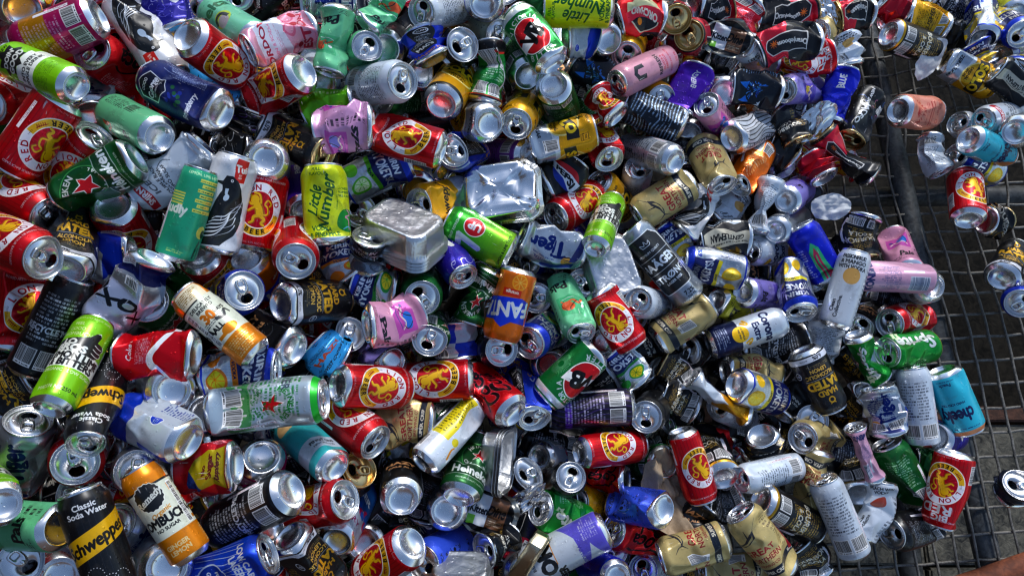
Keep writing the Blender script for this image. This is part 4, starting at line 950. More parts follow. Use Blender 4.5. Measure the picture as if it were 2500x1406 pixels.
def can_parts(L, R, crush, seed, ca, seg=None, nr=None):
    D = deformer(L, R, crush, seed, ca)
    low = crush == '0'
    seg = seg or (40 if low else 60); nr = nr or (14 if low else 38)
    zb, zt = .0095, L - .0165
    prof = [(.955 * R, .0075), (.985 * R, zb), (R, zb + .003)]
    prof += [(R, zb + .003 + (zt - zb - .003) * (i + 1) / nr) for i in range(nr)]
    prof += [(.985 * R, zt + .003), (.94 * R, zt + .007), (.88 * R, zt + .0105), (.835 * R, zt + .0135)]
    V, F, UV = revolve(prof, seg, L); body = (D(V), F, UV)
    s2 = min(seg, 40)
    prof = [(.0004, .0105), (.25 * R, .0101), (.45 * R, .0085), (.58 * R, .006), (.655 * R, .0025), (.685 * R, .0006), (.715 * R, 0), (.745 * R, .0006), (.80 * R, .0022), (.90 * R, .0052), (.957 * R, .0077)]
    V, F, UV = revolve(prof, s2, L); base = (D(V), F, UV)
    # lid with a real drinking hole
    prof = [(.832 * R, zt + .0134), (.838 * R, L - .0022), (.842 * R, L - .0006), (.825 * R, L), (.80 * R, L - .0006), (.785 * R, L - .003), (.765 * R, L - .0066), (.735 * R, L - .0069), (.715 * R, L - .0052), (.70 * R, L - .0036)]
    V, F, UV = revolve(prof, s2, L)
    n = len(V); pz = L - .0036
    lr = np.random.default_rng(seed + 7).uniform(0, 6.28)
    hx = .34 * R
    ang = np.linspace(-math.pi, math.pi, s2 + 1)
    out_i = [n - (s2 + 1) + j for j in range(s2 + 1)]
    # order hole points by the outer ring's angles seen from the lid centre, turned by lr
    ho = []
    for a in ang:
        b = a - lr
        ho.append((hx + .215 * R * math.cos(b), .27 * R * math.sin(b)))
    ho = np.array(ho); c_, s_ = math.cos(lr), math.sin(lr)
    hv = np.stack([ho[:, 0] * c_ - ho[:, 1] * s_, ho[:, 0] * s_ + ho[:, 1] * c_, np.full(len(ho), pz)], 1)
    mid = .5 * (V[out_i] + hv); mid[:, 2] = pz + .0001
    hv2 = hv.copy(); hv2[:, 2] -= .0025
    V = np.vstack([V, mid, hv, hv2]); k = s2 + 1
    for j in range(s2):
        for a in range(3):
            p = (out_i[0], n, n + k, n + 2 * k)[a:a + 2]
            F.append((p[0] + j, p[0] + j + 1, p[1] + j + 1, p[1] + j))
    lid = (D(V), F, None)
    # pull tab: plate with a finger hole, rivet boss in front
    m = 18; a = np.linspace(0, 2 * math.pi, m, endpoint=False)
    sup = lambda v: np.sign(v) * np.abs(v) ** .6
    o = np.stack([-.19 * R + .36 * R * sup(np.cos(a)), .235 * R * sup(np.sin(a)) * (1 - .18 * np.cos(a))], 1)
    h = np.stack([-.33 * R + .125 * R * sup(np.cos(a)), .13 * R * sup(np.sin(a))], 1)
    z1 = pz + .0022; TV = []; TF = []
    lift = lambda p, z: np.stack([p[:, 0], p[:, 1], z + .0025 * np.clip(-p[:, 0] / R, 0, 1)], 1)
    for p, z in ((o, z1 - .0009), (o * .97 + [-.006 * R, 0], z1 + .0004), (h * 1.0, z1 + .0004), (h, z1 - .0009)): TV.append(lift(p, z))
    for i in range(3):
        for j in range(m): TF.append((i * m + j, i * m + (j + 1) % m, (i + 1) * m + (j + 1) % m, (i + 1) * m + j))
    q = 4 * m; rv = np.stack([.02 * R + .085 * R * np.cos(a), .085 * R * np.sin(a)], 1); rv2 = np.stack([.02 * R + .06 * R * np.cos(a), .06 * R * np.sin(a)], 1)
    TV += [lift(rv, z1 + .0003), lift(rv2, z1 + .0013)]
    for j in range(m): TF.append((q + j, q + (j + 1) % m, q + m + (j + 1) % m, q + m + j))
    TF.append(tuple(q + m + j for j in range(m)))
    TV = np.vstack(TV); TV = np.stack([TV[:, 0] * c_ - TV[:, 1] * s_, TV[:, 0] * s_ + TV[:, 1] * c_, TV[:, 2]], 1)
    tab = (D(TV), TF, None)
    return body, base, lid, tab

SHARED = {}
def build_can(des, size, crush, loc, quat, L, roll, seed, label):
    R = SIZE[size][1] / 2000.0
    ca = -math.radians(roll)
    if crush == '0':
        L = SIZE[size][0] / 1000.0; v = seed % 7; key = (size, v)
        if key not in SHARED:
            SHARED[key] = [mesh(n, *p) for n, p in zip(("can_body", "can_base", "can_lid", "pull_tab"), can_parts(L, R, '0', 50 + v, .9 * v))]
        mb, ms, ml, mt = SHARED[key]
    else:
        mb, ms, ml, mt = [mesh(n, *p) for n, p in zip(("can_body", "can_base", "can_lid", "pull_tab"), can_parts(L, R, crush, 1000 + seed, ca))]
    root = empty("drink_can", loc, Quaternion(quat))
    tag(root, label, "can", "drink cans heaped on the wire mesh")
    obj("body", mb, print_mat(des), root)
    obj("base", ms, ALU, root)
    gold = des in ('oranj', 'blackgold', 'blackneon') or (des == 'hard')
    lid = obj("lid", ml, GOLD if gold and seed % 3 else LIDM, root)
    obj("pull_tab", mt, GOLD if gold and seed % 3 else TABM, lid)
    return root

CANS = [
('crimson', 'S', '0', (-0.682, 0.6436, 0.5709), (0.5225, -0.4369, -0.7113, -0.1739), 0.1215, 0, 'crimson can, base showing, just left of the magenta can'),
('lobros', 'N', '0', (-0.5775, 0.5137, 0.5866), (-0.2279, 0.7691, -0.0738, -0.5925), 0.134, 180, 'slim lime green can, base showing, just below the magenta can'),
('magen', 'S', '0', (-0.5835, 0.6442, 0.5546), (0.1216, -0.6271, -0.3953, 0.6601), 0.1215, 180, 'magenta and gold can, just above the slim lime can'),
('cokez', 'S', 'd', (-0.5931, 0.6267, 0.4155), (0.9909, 0.0982, -0.0464, 0.0791), 0.1179, 40, 'dented red cola can with black script, top showing, just left of the black bird can'),
('tui', 'T', 'd', (-0.5829, 0.7064, 0.5139), (0.3138, 0.7024, -0.3389, 0.5415), 0.1436, 0, 'dented white can with large black bird, just below the indigo can'),
('venergy', 'T', 'f', (-0.5032, 0.6652, 0.4864), (0.7466, -0.4621, -0.4082, -0.2498), 0.0791, 20, 'flattened indigo swirl can, just above the black bird can'),
('navy', 'T', 'd', (-0.4086, 0.506, 0.5287), (0.5327, 0.0085, -0.784, -0.3187), 0.1436, -15, 'dented navy can with shield logo, base showing, just left of the violet-drawn black can'),
('palsmint', 'K', '0', (-0.4871, 0.4683, 0.5313), (-0.3296, 0.84, 0.0658, -0.4259), 0.145, 150, 'mint green can with drawn figures, base showing, just left of the navy shield can'),
('lion', 'S', '0', (-0.6139, 0.5127, 0.5582), (0.6098, 0.7193, -0.2969, -0.1504), 0.1215, -40, 'red beer can with gold lion badge, just below the slim lime can'),
('lion', 'S', '0', (-0.6736, 0.4204, 0.4533), (0.6068, -0.4868, 0.0957, -0.621), 0.1215, 10, 'red beer can with gold lion badge, just left of the red-star green can'),
('lion', 'S', '0', (-0.4604, 0.6192, 0.5462), (-0.0737, 0.9319, -0.3237, 0.1458), 0.1215, 0, 'red beer can with gold lion badge, just below the lettered mint can'),
('elta', 'K', '0', (-0.3879, 0.6568, 0.4733), (-0.4858, 0.1561, 0.8112, 0.2857), 0.145, 0, 'mint can with dark green lettering, just left of the pink-white can'),
('gordons', 'K', 'f', (-0.3099, 0.7005, 0.4506), (0.8203, 0.3563, -0.447, -0.0163), 0.1169, 0, 'flattened pink and white can, top showing, just right of the lettered mint can'),
('palsmint', 'K', 'p', (-0.265, 0.7142, 0.4736), (-0.4574, -0.5052, 0.6105, -0.4036), 0.1025, 20, 'pinched mint green can with drawn figures, just right of the pink-white can'),
('lion', 'S', 'd', (-0.3076, 0.5957, 0.4862), (-0.4724, -0.1376, 0.8702, 0.0269), 0.1179, 30, 'dented red beer can with gold lion badge, just below the pink-white can'),
('darkart', 'T', 'c', (-0.4332, 0.512, 0.4001), (0.5427, -0.1822, 0.5919, 0.5674), 0.0666, 180, 'crumpled black can with violet drawings, just above the black-white swirl can'),
('hard', 'S', 'd', (-0.3898, 0.547, 0.3999), (0.0654, 0.5842, -0.246, 0.7706), 0.1179, 0, 'dented black can with gold lettering and white stripe, just left of the grass green can'),
('palslilac', 'U', 'f', (-0.2103, 0.5338, 0.4447), (0.5205, 0.5148, -0.4946, -0.4683), 0.0906, -60, 'flattened lilac pink can with magenta square, just below the grass green can'),
('lime', 'S', 'f', (-0.2488, 0.5859, 0.4152), (0.6758, 0.284, -0.6733, -0.0963), 0.0799, 0, 'flattened grass green can, just above the lilac pink can'),
('palsmint', 'K', 'p', (-0.226, 0.6954, 0.4417), (0.5103, -0.6133, -0.1362, -0.5872), 0.0755, 0, 'pinched mint green can with drawn figures, just left of the orange-striped white can'),
('palsmint', 'K', 'd', (-0.2796, 0.7095, 0.3327), (0.8797, 0.2432, 0.1073, 0.3942), 0.1406, 180, 'dented mint green can with drawn figures, top showing, just above the grass green can'),
('whiteorange', 'K', '0', (-0.0821, 0.8067, 0.3506), (0.0069, -0.2268, -0.3157, 0.9213), 0.145, 180, 'white can with orange stripe, top showing, just above the colourful fruit can'),
('kirin', 'S', 'd', (-0.0434, 0.7504, 0.4341), (-0.3307, 0.7614, 0.4947, 0.2571), 0.1179, 0, 'dented silver and blue can with lemons, base showing, just left of the dark patterned can'),
('kirindark', 'S', 'd', (-0.0306, 0.8677, 0.2485), (0.5262, 0.0169, 0.1852, -0.8298), 0.1179, 0, 'dented dark grey patterned can, just above the starry grey can'),
('starmint', 'K', '0', (-0.0957, 0.8299, 0.29), (0.1063, 0.3284, -0.326, 0.8801), 0.145, 0, 'grey-green can with small stars, top showing, just below the dark patterned can'),
('juicy', 'T', 'f', (-0.1068, 0.7223, 0.3369), (0.6298, -0.2718, -0.5571, -0.4681), 0.074, 0, 'flattened orange can with colourful fruit drawing, just right of the royal blue can'),
('macs', 'S', 'c', (-0.1271, 0.6629, 0.4084), (0.6314, -0.3002, -0.5397, -0.469), 0.0547, 0, 'crumpled royal blue can with black panel, just left of the colourful fruit can'),
('black', 'S', 'c', (-0.1015, 0.7052, 0.3679), (-0.3628, 0.128, -0.2093, 0.899), 0.0547, 0, 'crumpled plain black can, top showing, just right of the colourful fruit can'),
('white', 'S', '0', (-0.2509, 0.6365, 0.3747), (0.8947, 0.2268, 0.3486, 0.1633), 0.1215, 180, 'plain white can with small print, top showing, just above the lilac pink can'),
('black', 'S', 'd', (-0.1524, 0.6671, 0.3697), (-0.3126, 0.884, 0.3128, 0.1518), 0.1179, 0, 'dented plain black can, base showing, just below the royal blue can'),
('solo', 'S', '0', (-0.1134, 0.5923, 0.3967), (-0.3553, 0.7925, 0.396, 0.298), 0.1215, 0, 'yellow can with black banner, base showing, just left of the green leafy can'),
('greenleaf', 'T', 'p', (-0.0381, 0.6142, 0.3535), (0.5627, -0.3993, 0.4599, 0.559), 0.1039, 180, 'pinched green leafy can with black foot, just below the starry grey can'),
('soloz', 'S', 'd', (-0.0375, 0.5707, 0.3735), (-0.2469, 0.9359, -0.026, -0.2499), 0.1179, 180, 'dented yellow and silver can with black banner, just above the purple small-print can'),
('lion', 'S', 'd', (-0.1077, 0.5109, 0.3959), (0.7235, -0.0861, -0.6731, -0.1266), 0.1179, 20, 'dented red beer can with gold lion badge, just above the green apple can'),
('macs', 'S', 'd', (-0.0666, 0.5636, 0.2614), (0.9326, 0.1189, -0.1548, 0.3036), 0.1179, 60, 'dented royal blue can with black panel, top showing, just left of the purple small-print can'),
('lilactext', 'K', '0', (0.0291, 0.5582, 0.2816), (-0.2115, 0.9178, 0.055, -0.3316), 0.145, 180, 'purple small-print can, just right of the royal blue can'),
('vb', 'S', 'd', (0.0711, 0.6809, 0.3739), (0.5329, -0.2124, -0.6938, -0.4354), 0.1179, 0, 'dented green can with red and white roundel, just left of the white-blue can'),
('green', 'S', '0', (0.0278, 0.6766, 0.3415), (-0.3381, 0.8184, -0.3441, -0.3121), 0.1215, 180, 'plain dark green can, base showing, just right of the green leafy can'),
('green', 'S', 'f', (0.0652, 0.8055, 0.3116), (0.6219, -0.1193, -0.624, -0.458), 0.0607, 0, 'flattened plain dark green can, just above the green roundel can'),
('little', 'S', '0', (0.1755, 0.8022, 0.3477), (0.6729, 0.2096, -0.6735, -0.2229), 0.1215, 0, 'yellow-green can with handwritten lettering, just above the white-blue can'),
('black', 'S', 'f', (0.2327, 0.849, 0.2584), (0.6645, 0.1466, -0.6724, -0.2914), 0.0608, 0, 'flattened plain black can, just left of the black-badge red can'),
('whiteblue', 'S', 'f', (0.0944, 0.7763, 0.3123), (-0.203, 0.7831, -0.2209, 0.5447), 0.0607, 0, 'flattened white can with blue shoulder, base showing, just below the yellow-green can'),
('black', 'S', 'c', (0.1721, 0.7779, 0.2908), (-0.1114, 0.2496, 0.9082, 0.3169), 0.0547, 0, 'crumpled plain black can, base showing, just right of the white-blue can'),
('yellow', 'S', 'd', (0.2339, 0.8596, 0.1872), (0.5516, 0.3595, 0.2727, -0.7015), 0.1179, 180, 'dented plain mustard yellow can, top showing, just above the dusty pink can'),
('badge', 'S', 'f', (0.2805, 0.8366, 0.2942), (0.6758, 0.2351, -0.6737, -0.1848), 0.0861, 0, 'flattened red can with black oval badge, just right of the plain black can'),
('pinku', 'K', '0', (0.2963, 0.7781, 0.2324), (0.8146, 0.2975, -0.4919, 0.0772), 0.145, 0, 'dusty pink can with black arch, top showing, just above the mustard yellow can'),
('yellow', 'S', 'd', (0.2528, 0.7659, 0.1386), (0.9246, 0.3052, 0.1624, -0.16), 0.1179, 180, 'dented plain mustard yellow can, top showing, just below the dusty pink can'),
('wolf', 'T', 'f', (0.1968, 0.7101, 0.2339), (0.6399, -0.0506, -0.6459, -0.4131), 0.098, 0, 'flattened dark blue can with bright blue wolf, just left of the dusty pink can'),
('lion', 'S', 'p', (0.186, 0.6356, 0.2682), (0.6086, -0.3102, -0.6468, -0.3392), 0.0649, 20, 'pinched red beer can with gold lion badge, just below the blue wolf can'),
('green', 'S', 'd', (0.0698, 0.6541, 0.3502), (0.0548, 0.5982, 0.794, 0.0935), 0.1179, 180, 'dented plain dark green can, base showing, just right of the yellow black-banner can'),
('solo', 'S', '0', (0.033, 0.6791, 0.252), (0.2746, 0.0062, -0.4157, 0.867), 0.1215, 90, 'yellow can with black banner, top showing, just above the purple small-print can'),
('green', 'S', 'f', (0.0425, 0.6448, 0.2138), (0.6768, -0.0285, 0.6609, 0.323), 0.0607, 180, 'flattened plain dark green can, just right of the yellow black-banner can'),
('soloz', 'S', 'd', (0.0292, 0.5689, 0.2896), (0.7024, -0.3391, 0.5938, -0.1975), 0.1179, 110, 'dented yellow and silver can with black banner, just above the black disc-logo can'),
('lion', 'S', 'd', (0.1618, 0.6682, 0.1756), (0.6417, 0.3103, 0.3599, -0.602), 0.1179, 160, 'dented red beer can with gold lion badge, just left of the pale grey can'),
('wolf', 'S', 'd', (0.3152, 0.6405, 0.2246), (-0.3163, 0.6707, 0.0537, -0.6687), 0.1179, 180, 'dented dark blue can with bright blue wolf, just below the mustard yellow can'),
('taurine', 'K', '0', (0.2909, 0.56, 0.2511), (-0.2815, 0.9058, -0.0868, -0.3047), 0.145, 180, 'pale grey energy can, just below the blue wolf can'),
('oranj', 'S', 'd', (0.3043, 0.9147, 0.2133), (0.4709, 0.1961, -0.3818, 0.7708), 0.1179, 0, 'dented black and crimson can, top showing, just right of the black-badge red can'),
('crimson', 'S', 'd', (0.3434, 0.8926, 0.2225), (-0.1742, 0.4324, 0.7968, 0.3844), 0.1179, 0, 'dented crimson can, base showing, just right of the black-crimson can'),
('oranj', 'S', 'f', (0.3598, 0.8854, 0.2217), (-0.2232, 0.675, -0.2004, 0.6741), 0.0666, 0, 'flattened black and crimson can, just left of the crimson can'),
('oranj', 'S', 'd', (0.3827, 0.851, 0.1762), (0.9087, 0.2673, -0.1883, -0.2597), 0.1179, 0, 'dented black and crimson can, top showing, just above the purple can'),
('crimson', 'S', 'd', (0.3142, 0.8195, 0.2209), (-0.2976, 0.937, 0.0096, -0.1829), 0.1179, 180, 'dented crimson can, base showing, just below the black-badge red can'),
('crimson', 'S', 'f', (0.4633, 0.9176, 0.2189), (0.3203, 0.6689, 0.4102, -0.5307), 0.0725, 180, 'flattened crimson can, just above the yellow-dot white can'),
('oranj', 'U', 'f', (0.4773, 0.8915, 0.1923), (-0.2422, 0.6783, -0.1543, 0.6763), 0.1236, 0, 'flattened black and crimson can, just above the yellow-dot white can'),
('oranj', 'U', 'f', (0.5754, 0.8204, 0.2553), (0.6797, 0.2545, -0.6819, -0.0907), 0.1212, 0, 'flattened black and crimson can, just above the tall red can'),
('gn', 'S', 'd', (0.6935, 0.9015, 0.1326), (0.8546, 0.2616, -0.4334, -0.1153), 0.1179, 0, 'dented beige beer can with swordfish drawing, just above the sand-dot white can'),
('black', 'S', 'f', (0.4448, 0.8078, 0.1845), (-0.3259, 0.67, 0.1072, -0.6583), 0.0631, 180, 'flattened plain black can, just left of the yellow-dot white can'),
('cleany', 'K', 'd', (0.526, 0.8136, 0.1274), (0.8279, 0.1908, -0.2805, -0.4467), 0.1406, 0, 'dented white can with yellow dot, just above the blue wolf can'),
('lionbig', 'U', 'f', (0.5053, 0.785, 0.1913), (-0.2299, 0.6826, -0.1133, 0.6844), 0.1178, 0, 'flattened tall red can with big white lettering, just above the periwinkle can'),
('palsperi', 'K', 'd', (0.6233, 0.778, 0.1303), (0.8486, 0.305, -0.3649, -0.2317), 0.1406, -20, 'dented periwinkle can with purple square, top showing, just below the tall red can'),
('bluev', 'K', 'f', (0.6195, 0.6897, 0.1506), (-0.3847, 0.4425, 0.4244, 0.69), 0.1101, 0, 'flattened electric blue can, just left of the neon-print black can'),
('purple', 'U', 'f', (0.3156, 0.6721, 0.2138), (-0.4386, 0.4921, 0.368, 0.6558), 0.0965, 0, 'flattened purple can, just right of the dusty pink can'),
('wolf', 'S', 'f', (0.5102, 0.7237, 0.2081), (0.6784, 0.1544, -0.6796, -0.2326), 0.0959, 0, 'flattened dark blue can with bright blue wolf, just below the yellow-dot white can'),
('white', 'S', 'd', (0.4035, 0.7268, 0.1961), (-0.0851, 0.4669, 0.8167, 0.3284), 0.1179, 0, 'dented plain white can with small print, base showing, just right of the purple can'),
('palspink', 'K', 'd', (0.4309, 0.6849, 0.1144), (0.8278, 0.1527, -0.2251, -0.4907), 0.1406, 0, 'dented pale pink can with magenta square, top showing, just left of the zebra can'),
('zebra', 'S', 'd', (0.41, 0.6265, 0.2037), (-0.2359, 0.8466, 0.1217, 0.4614), 0.1179, 0, 'dented black and white zebra can, base showing, just above the plain orange can'),
('black', 'S', 'f', (0.5771, 0.7248, 0.1354), (-0.2574, 0.6781, 0.1304, -0.6759), 0.0607, 180, 'flattened plain black can, just above the black-gold can'),
('blackgold', 'S', 'p', (0.5207, 0.7043, 0.1588), (0.178, 0.4424, -0.4664, 0.745), 0.0725, 0, 'pinched black and gold bourbon can, top showing, just below the plain black can'),
('oranj', 'U', 'p', (0.695, 0.5763, 0.1264), (-0.4716, 0.6411, -0.0397, -0.6042), 0.134, 180, 'pinched black and crimson can, just below the neon-print black can'),
('silver', 'S', '0', (0.3421, 0.6589, 0.1564), (-0.0141, 0.2517, 0.9302, 0.2669), 0.1215, 0, 'bare silver can, base showing, just above the plain black can'),
('crimson', 'S', 'd', (0.6784, 0.9968, 0.0605), (0.0543, -0.0587, -0.3115, 0.9469), 0.1179, 0, 'dented crimson can, top showing, just above the beige swordfish can'),
('oranj', 'S', 'f', (0.7067, 0.9034, 0.2069), (0.1522, -0.6771, -0.2401, 0.6788), 0.0715, 180, 'flattened black and crimson can, just right of the crimson can'),
('crimson', 'S', 'f', (0.8108, 0.9328, 0.1458), (0.606, 0.081, -0.6547, -0.4446), 0.0608, 0, 'flattened crimson can, just above the periwinkle can'),
('yellow', 'U', 'f', (0.9034, 0.9275, 0.1225), (-0.3188, 0.6668, 0.1651, -0.653), 0.0853, 180, 'flattened plain mustard yellow can, just left of the white-print black can'),
('blackgold', 'U', '0', (0.7636, 0.8903, 0.1454), (0.5154, 0.3482, 0.7593, 0.1914), 0.134, 180, 'black and gold bourbon can, base showing, just below the periwinkle can'),
('palsperi', 'K', '0', (0.7845, 0.9463, 0.11), (0.4186, 0.2966, 0.8226, 0.2451), 0.145, 180, 'periwinkle can with purple square, base showing, just above the black-gold can'),
('blacktext', 'U', 'f', (0.9059, 1.0187, 0.0626), (0.6199, 0.363, 0.6755, 0.1662), 0.1033, 180, 'flattened tall black can with white print, base showing, just right of the mustard yellow can'),
('black', 'S', 'f', (0.9919, 0.9383, 0.0532), (0.6597, 0.1699, -0.6693, -0.2965), 0.0607, 0, 'flattened plain black can, just below the white-print black can'),
('kirin', 'S', 'd', (0.9775, 0.8974, 0.1136), (0.1705, 0.0298, 0.8158, 0.5519), 0.1179, -70, 'dented silver and blue can with lemons, base showing, just left of the olive yellow can'),
('kirin', 'S', '0', (1.0508, 0.9848, 0.055), (0.6159, 0.2469, -0.3257, 0.6736), 0.1215, -60, 'silver and blue can with lemons, just below the olive yellow can'),
('palslime', 'K', '0', (1.0657, 0.9693, 0.1002), (-0.4313, 0.8668, -0.2452, -0.051), 0.145, 180, 'olive yellow can, just above the silver-blue lemon can'),
('kirin', 'S', 'c', (0.9838, 0.8464, 0.0954), (-0.4805, 0.1118, 0.6097, 0.6204), 0.0547, 0, 'crumpled silver and blue can with lemons, just above the yellow-silver can'),
('kirinp', 'S', 'd', (1.036, 0.8849, 0.0747), (-0.2368, 0.8441, -0.0247, 0.4804), 0.1179, 0, 'dented silver can with green pineapple leaves, base showing, just above the silver-blue lemon can'),
('soloz', 'S', 'd', (0.8913, 0.8503, 0.1092), (-0.0828, 0.6168, -0.4252, 0.6572), 0.1179, 0, 'dented yellow and silver can with black banner, just below the silver-blue lemon can'),
('gentle', 'S', 'f', (1.0466, 0.7593, 0.1304), (0.5997, 0.0694, -0.6529, -0.4574), 0.0943, 0, 'flattened black can with cream label, just below the silver-blue lemon can'),
('kirin', 'S', 'd', (1.0909, 0.864, 0.0716), (0.8594, 0.1806, -0.4343, 0.2007), 0.1179, 0, 'dented silver and blue can with lemons, top showing, just above the cream-label black can'),
('smirn', 'K', '0', (1.0585, 0.757, 0.0651), (0.8447, 0.2009, -0.4958, 0.0173), 0.145, 0, 'white can with red band, top showing, just above the turquoise can'),
('white', 'K', '0', (1.0404, 0.7104, 0.0202), (0.3486, -0.4877, -0.1729, 0.7815), 0.145, 180, 'plain white can with small print, top showing, just above the turquoise can'),
('cheeky', 'K', '0', (0.8781, 0.6492, 0.1627), (0.441, 0.3604, 0.8012, 0.1835), 0.145, 180, 'turquoise can with navy lettering, base showing, just below the white small-print can'),
('silver', 'S', '0', (0.9714, 0.662, 0.1627), (-0.1722, 0.8762, 0.1146, 0.4353), 0.1215, 0, 'bare silver can, base showing, just right of the red-banded white can'),
('peach', 'S', 'd', (0.7673, 0.7227, 0.1291), (-0.208, 0.8309, -0.1408, 0.4966), 0.1179, 0, 'dented peach can with red print, base showing, just right of the neon-print black can'),
('blackneon', 'U', 'd', (0.7224, 0.7661, 0.1215), (0.614, 0.2636, -0.588, 0.4557), 0.13, 0, 'dented black can with pink neon print, top showing, just right of the electric blue can'),
('clean', 'K', 'c', (0.6644, 0.7946, 0.1788), (0.6335, -0.5663, 0.2319, 0.4735), 0.0652, 180, 'crumpled white can with sand dot, just below the beige swordfish can'),
('heine', 'S', 'd', (-0.5118, 0.4341, 0.5368), (0.6602, 0.3917, -0.6398, -0.0384), 0.1179, 0, 'dented dark green beer can with red star, just right of the red lion can'),
('lion', 'S', '0', (-0.7292, 0.4101, 0.4936), (0.5142, 0.6034, 0.1313, 0.5952), 0.1215, -54, 'red beer can with gold lion badge, just left of the blue-silver can'),
('lion', 'S', '0', (-0.6797, 0.3158, 0.565), (0.3005, 0.5971, -0.0017, 0.7438), 0.1215, -25, 'red beer can with gold lion badge, just left of the black-gold lemon can'),
('hard', 'S', 'd', (-0.579, 0.2701, 0.5504), (-0.4613, 0.7287, 0.4902, 0.126), 0.1179, 0, 'dented black can with gold lettering and white stripe, just left of the blue-silver can'),
('lion', 'S', '0', (-0.5529, 0.3755, 0.5082), (0.133, 0.8012, -0.5831, 0.0197), 0.1215, 18, 'red beer can with gold lion badge, just above the blue-silver can'),
('smirn', 'K', 'f', (-0.4334, 0.4666, 0.4998), (0.6509, 0.429, -0.6263, 0.0089), 0.1235, 0, 'flattened white can with red band, just above the slim teal can'),
('redbull', 'S', 'f', (-0.534, 0.3193, 0.4745), (0.6868, 0.1996, -0.6946, -0.0775), 0.0625, 0, 'flattened blue and silver quartered can, just above the long blue-silver can'),
('bluewhite', 'X', 'f', (-0.4689, 0.2912, 0.5193), (-0.4734, -0.1097, 0.8038, -0.3433), 0.1235, 60, 'flattened long silver and dark blue can, base showing, just below the blue-silver can'),
('limebit', 'N', '0', (-0.4691, 0.3028, 0.4866), (0.7184, -0.6089, -0.0742, -0.3281), 0.134, 30, 'slim teal green can, just below the red-banded white can'),
('tui', 'T', 'd', (-0.4326, 0.3285, 0.448), (0.6088, -0.5566, -0.2549, -0.5046), 0.1436, 0, 'dented white can with large black bird, just right of the slim teal can'),
('lion', 'S', '0', (-0.3872, 0.3431, 0.4071), (0.5756, -0.5145, -0.3286, -0.544), 0.1215, -8, 'red beer can with gold lion badge, just right of the black bird can'),
('silver', 'S', '0', (-0.3576, 0.4611, 0.4745), (-0.0114, 0.7703, -0.6078, -0.1926), 0.1215, 0, 'bare silver can, base showing, just right of the black-white swirl can'),
('blackwhite', 'S', 'f', (-0.3999, 0.4918, 0.4151), (0.1692, -0.6904, -0.1189, 0.6932), 0.0607, 180, 'flattened black can with white swirls, just below the violet-drawn black can'),
('little', 'S', 'd', (-0.275, 0.353, 0.4104), (0.5949, -0.4201, -0.4411, -0.5244), 0.1179, -10, 'dented yellow-green can with handwritten lettering, just left of the green apple can'),
('lion', 'S', '0', (-0.3419, 0.3843, 0.3665), (-0.1066, 0.1124, -0.3387, 0.9281), 0.1215, 100, 'red beer can with gold lion badge, just right of the orange-blue can'),
('lion', 'S', '0', (-0.4524, 0.3271, 0.4455), (0.0567, 0.9445, -0.3234, -0.0138), 0.1215, -10, 'red beer can with gold lion badge, just left of the orange-blue can'),
('fanta', 'S', '0', (-0.3965, 0.3311, 0.4101), (0.0674, 0.2105, 0.9633, -0.1523), 0.1215, 150, 'orange can with blue logo, just right of the silver-blue lemon can'),
('kirino', 'S', 'f', (-0.2562, 0.3157, 0.3448), (0.6753, -0.3669, -0.4952, -0.4052), 0.0653, 0, 'flattened silver and navy can with orange fruit, just left of the dark patterned can'),
('kirina', 'S', 'd', (-0.2743, 0.4687, 0.3495), (-0.3068, 0.6692, -0.0173, 0.6766), 0.1179, 0, 'dented silver and blue can with green apples, just left of the orange-fruit silver can'),
('kirino', 'S', 'd', (-0.1547, 0.4713, 0.3342), (-0.243, 0.7508, -0.514, -0.3362), 0.1179, 180, 'dented silver and navy can with orange fruit, just right of the green apple can'),
('schwepgold', 'S', 'd', (-0.0848, 0.4873, 0.2786), (-0.0713, -0.3059, -0.2299, 0.9211), 0.1179, 180, 'dented yellow and pale grey soda can, top showing, just right of the orange-fruit silver can'),
('kirindark', 'S', 'p', (-0.2294, 0.3341, 0.3466), (0.6892, -0.2965, -0.1643, -0.6403), 0.0607, 0, 'pinched dark grey patterned can, top showing, just right of the orange-fruit silver can'),
('vzero', 'K', '0', (-0.1427, 0.4335, 0.2665), (0.379, 0.4352, -0.2814, 0.7666), 0.145, 0, 'violet-blue swirl can, top showing, just left of the green red-dot can'),
('sevenup', 'S', '0', (0.0002, 0.3717, 0.3012), (0.6979, -0.0607, -0.6614, -0.2678), 0.1215, 0, 'green can with red dot, just right of the violet-blue can'),
('heine', 'S', 'p', (-0.0367, 0.3541, 0.285), (0.5389, 0.4767, -0.6261, 0.3006), 0.1002, 0, 'pinched dark green beer can with red star, just left of the orange-blue can'),
('pepsi', 'S', 'f', (0.0628, 0.5117, 0.2352), (-0.354, 0.63, 0.1363, 0.6776), 0.0759, 0, 'flattened black can with red white blue disc, just below the yellow-silver can'),
('soloz', 'T', '0', (0.2369, 0.5082, 0.0789), (0.8299, 0.0304, -0.3015, -0.4685), 0.148, 0, 'yellow and silver can with black banner, just above the slim lime can'),
('lion', 'S', '0', (0.156, 0.5277, 0.1781), (0.8493, 0.2473, -0.4358, 0.1662), 0.1215, 0, 'red beer can with gold lion badge, just below the black disc-logo can'),
('lobros', 'N', '0', (0.1414, 0.3927, 0.2629), (-0.3022, 0.7003, 0.4792, 0.4343), 0.134, 0, 'slim lime green can, base showing, just below the yellow-silver can'),
('white', 'K', '0', (0.2441, 0.558, 0.0432), (0.7771, -0.0701, 0.0191, 0.6251), 0.145, 180, 'plain white can with small print, just below the pale grey can'),
('tiger', 'S', 'f', (0.1218, 0.3907, 0.2264), (0.7959, 0.0521, -0.5686, -0.2013), 0.1166, 0, 'flattened silver can with navy lettering, top showing, just above the dark navy can'),
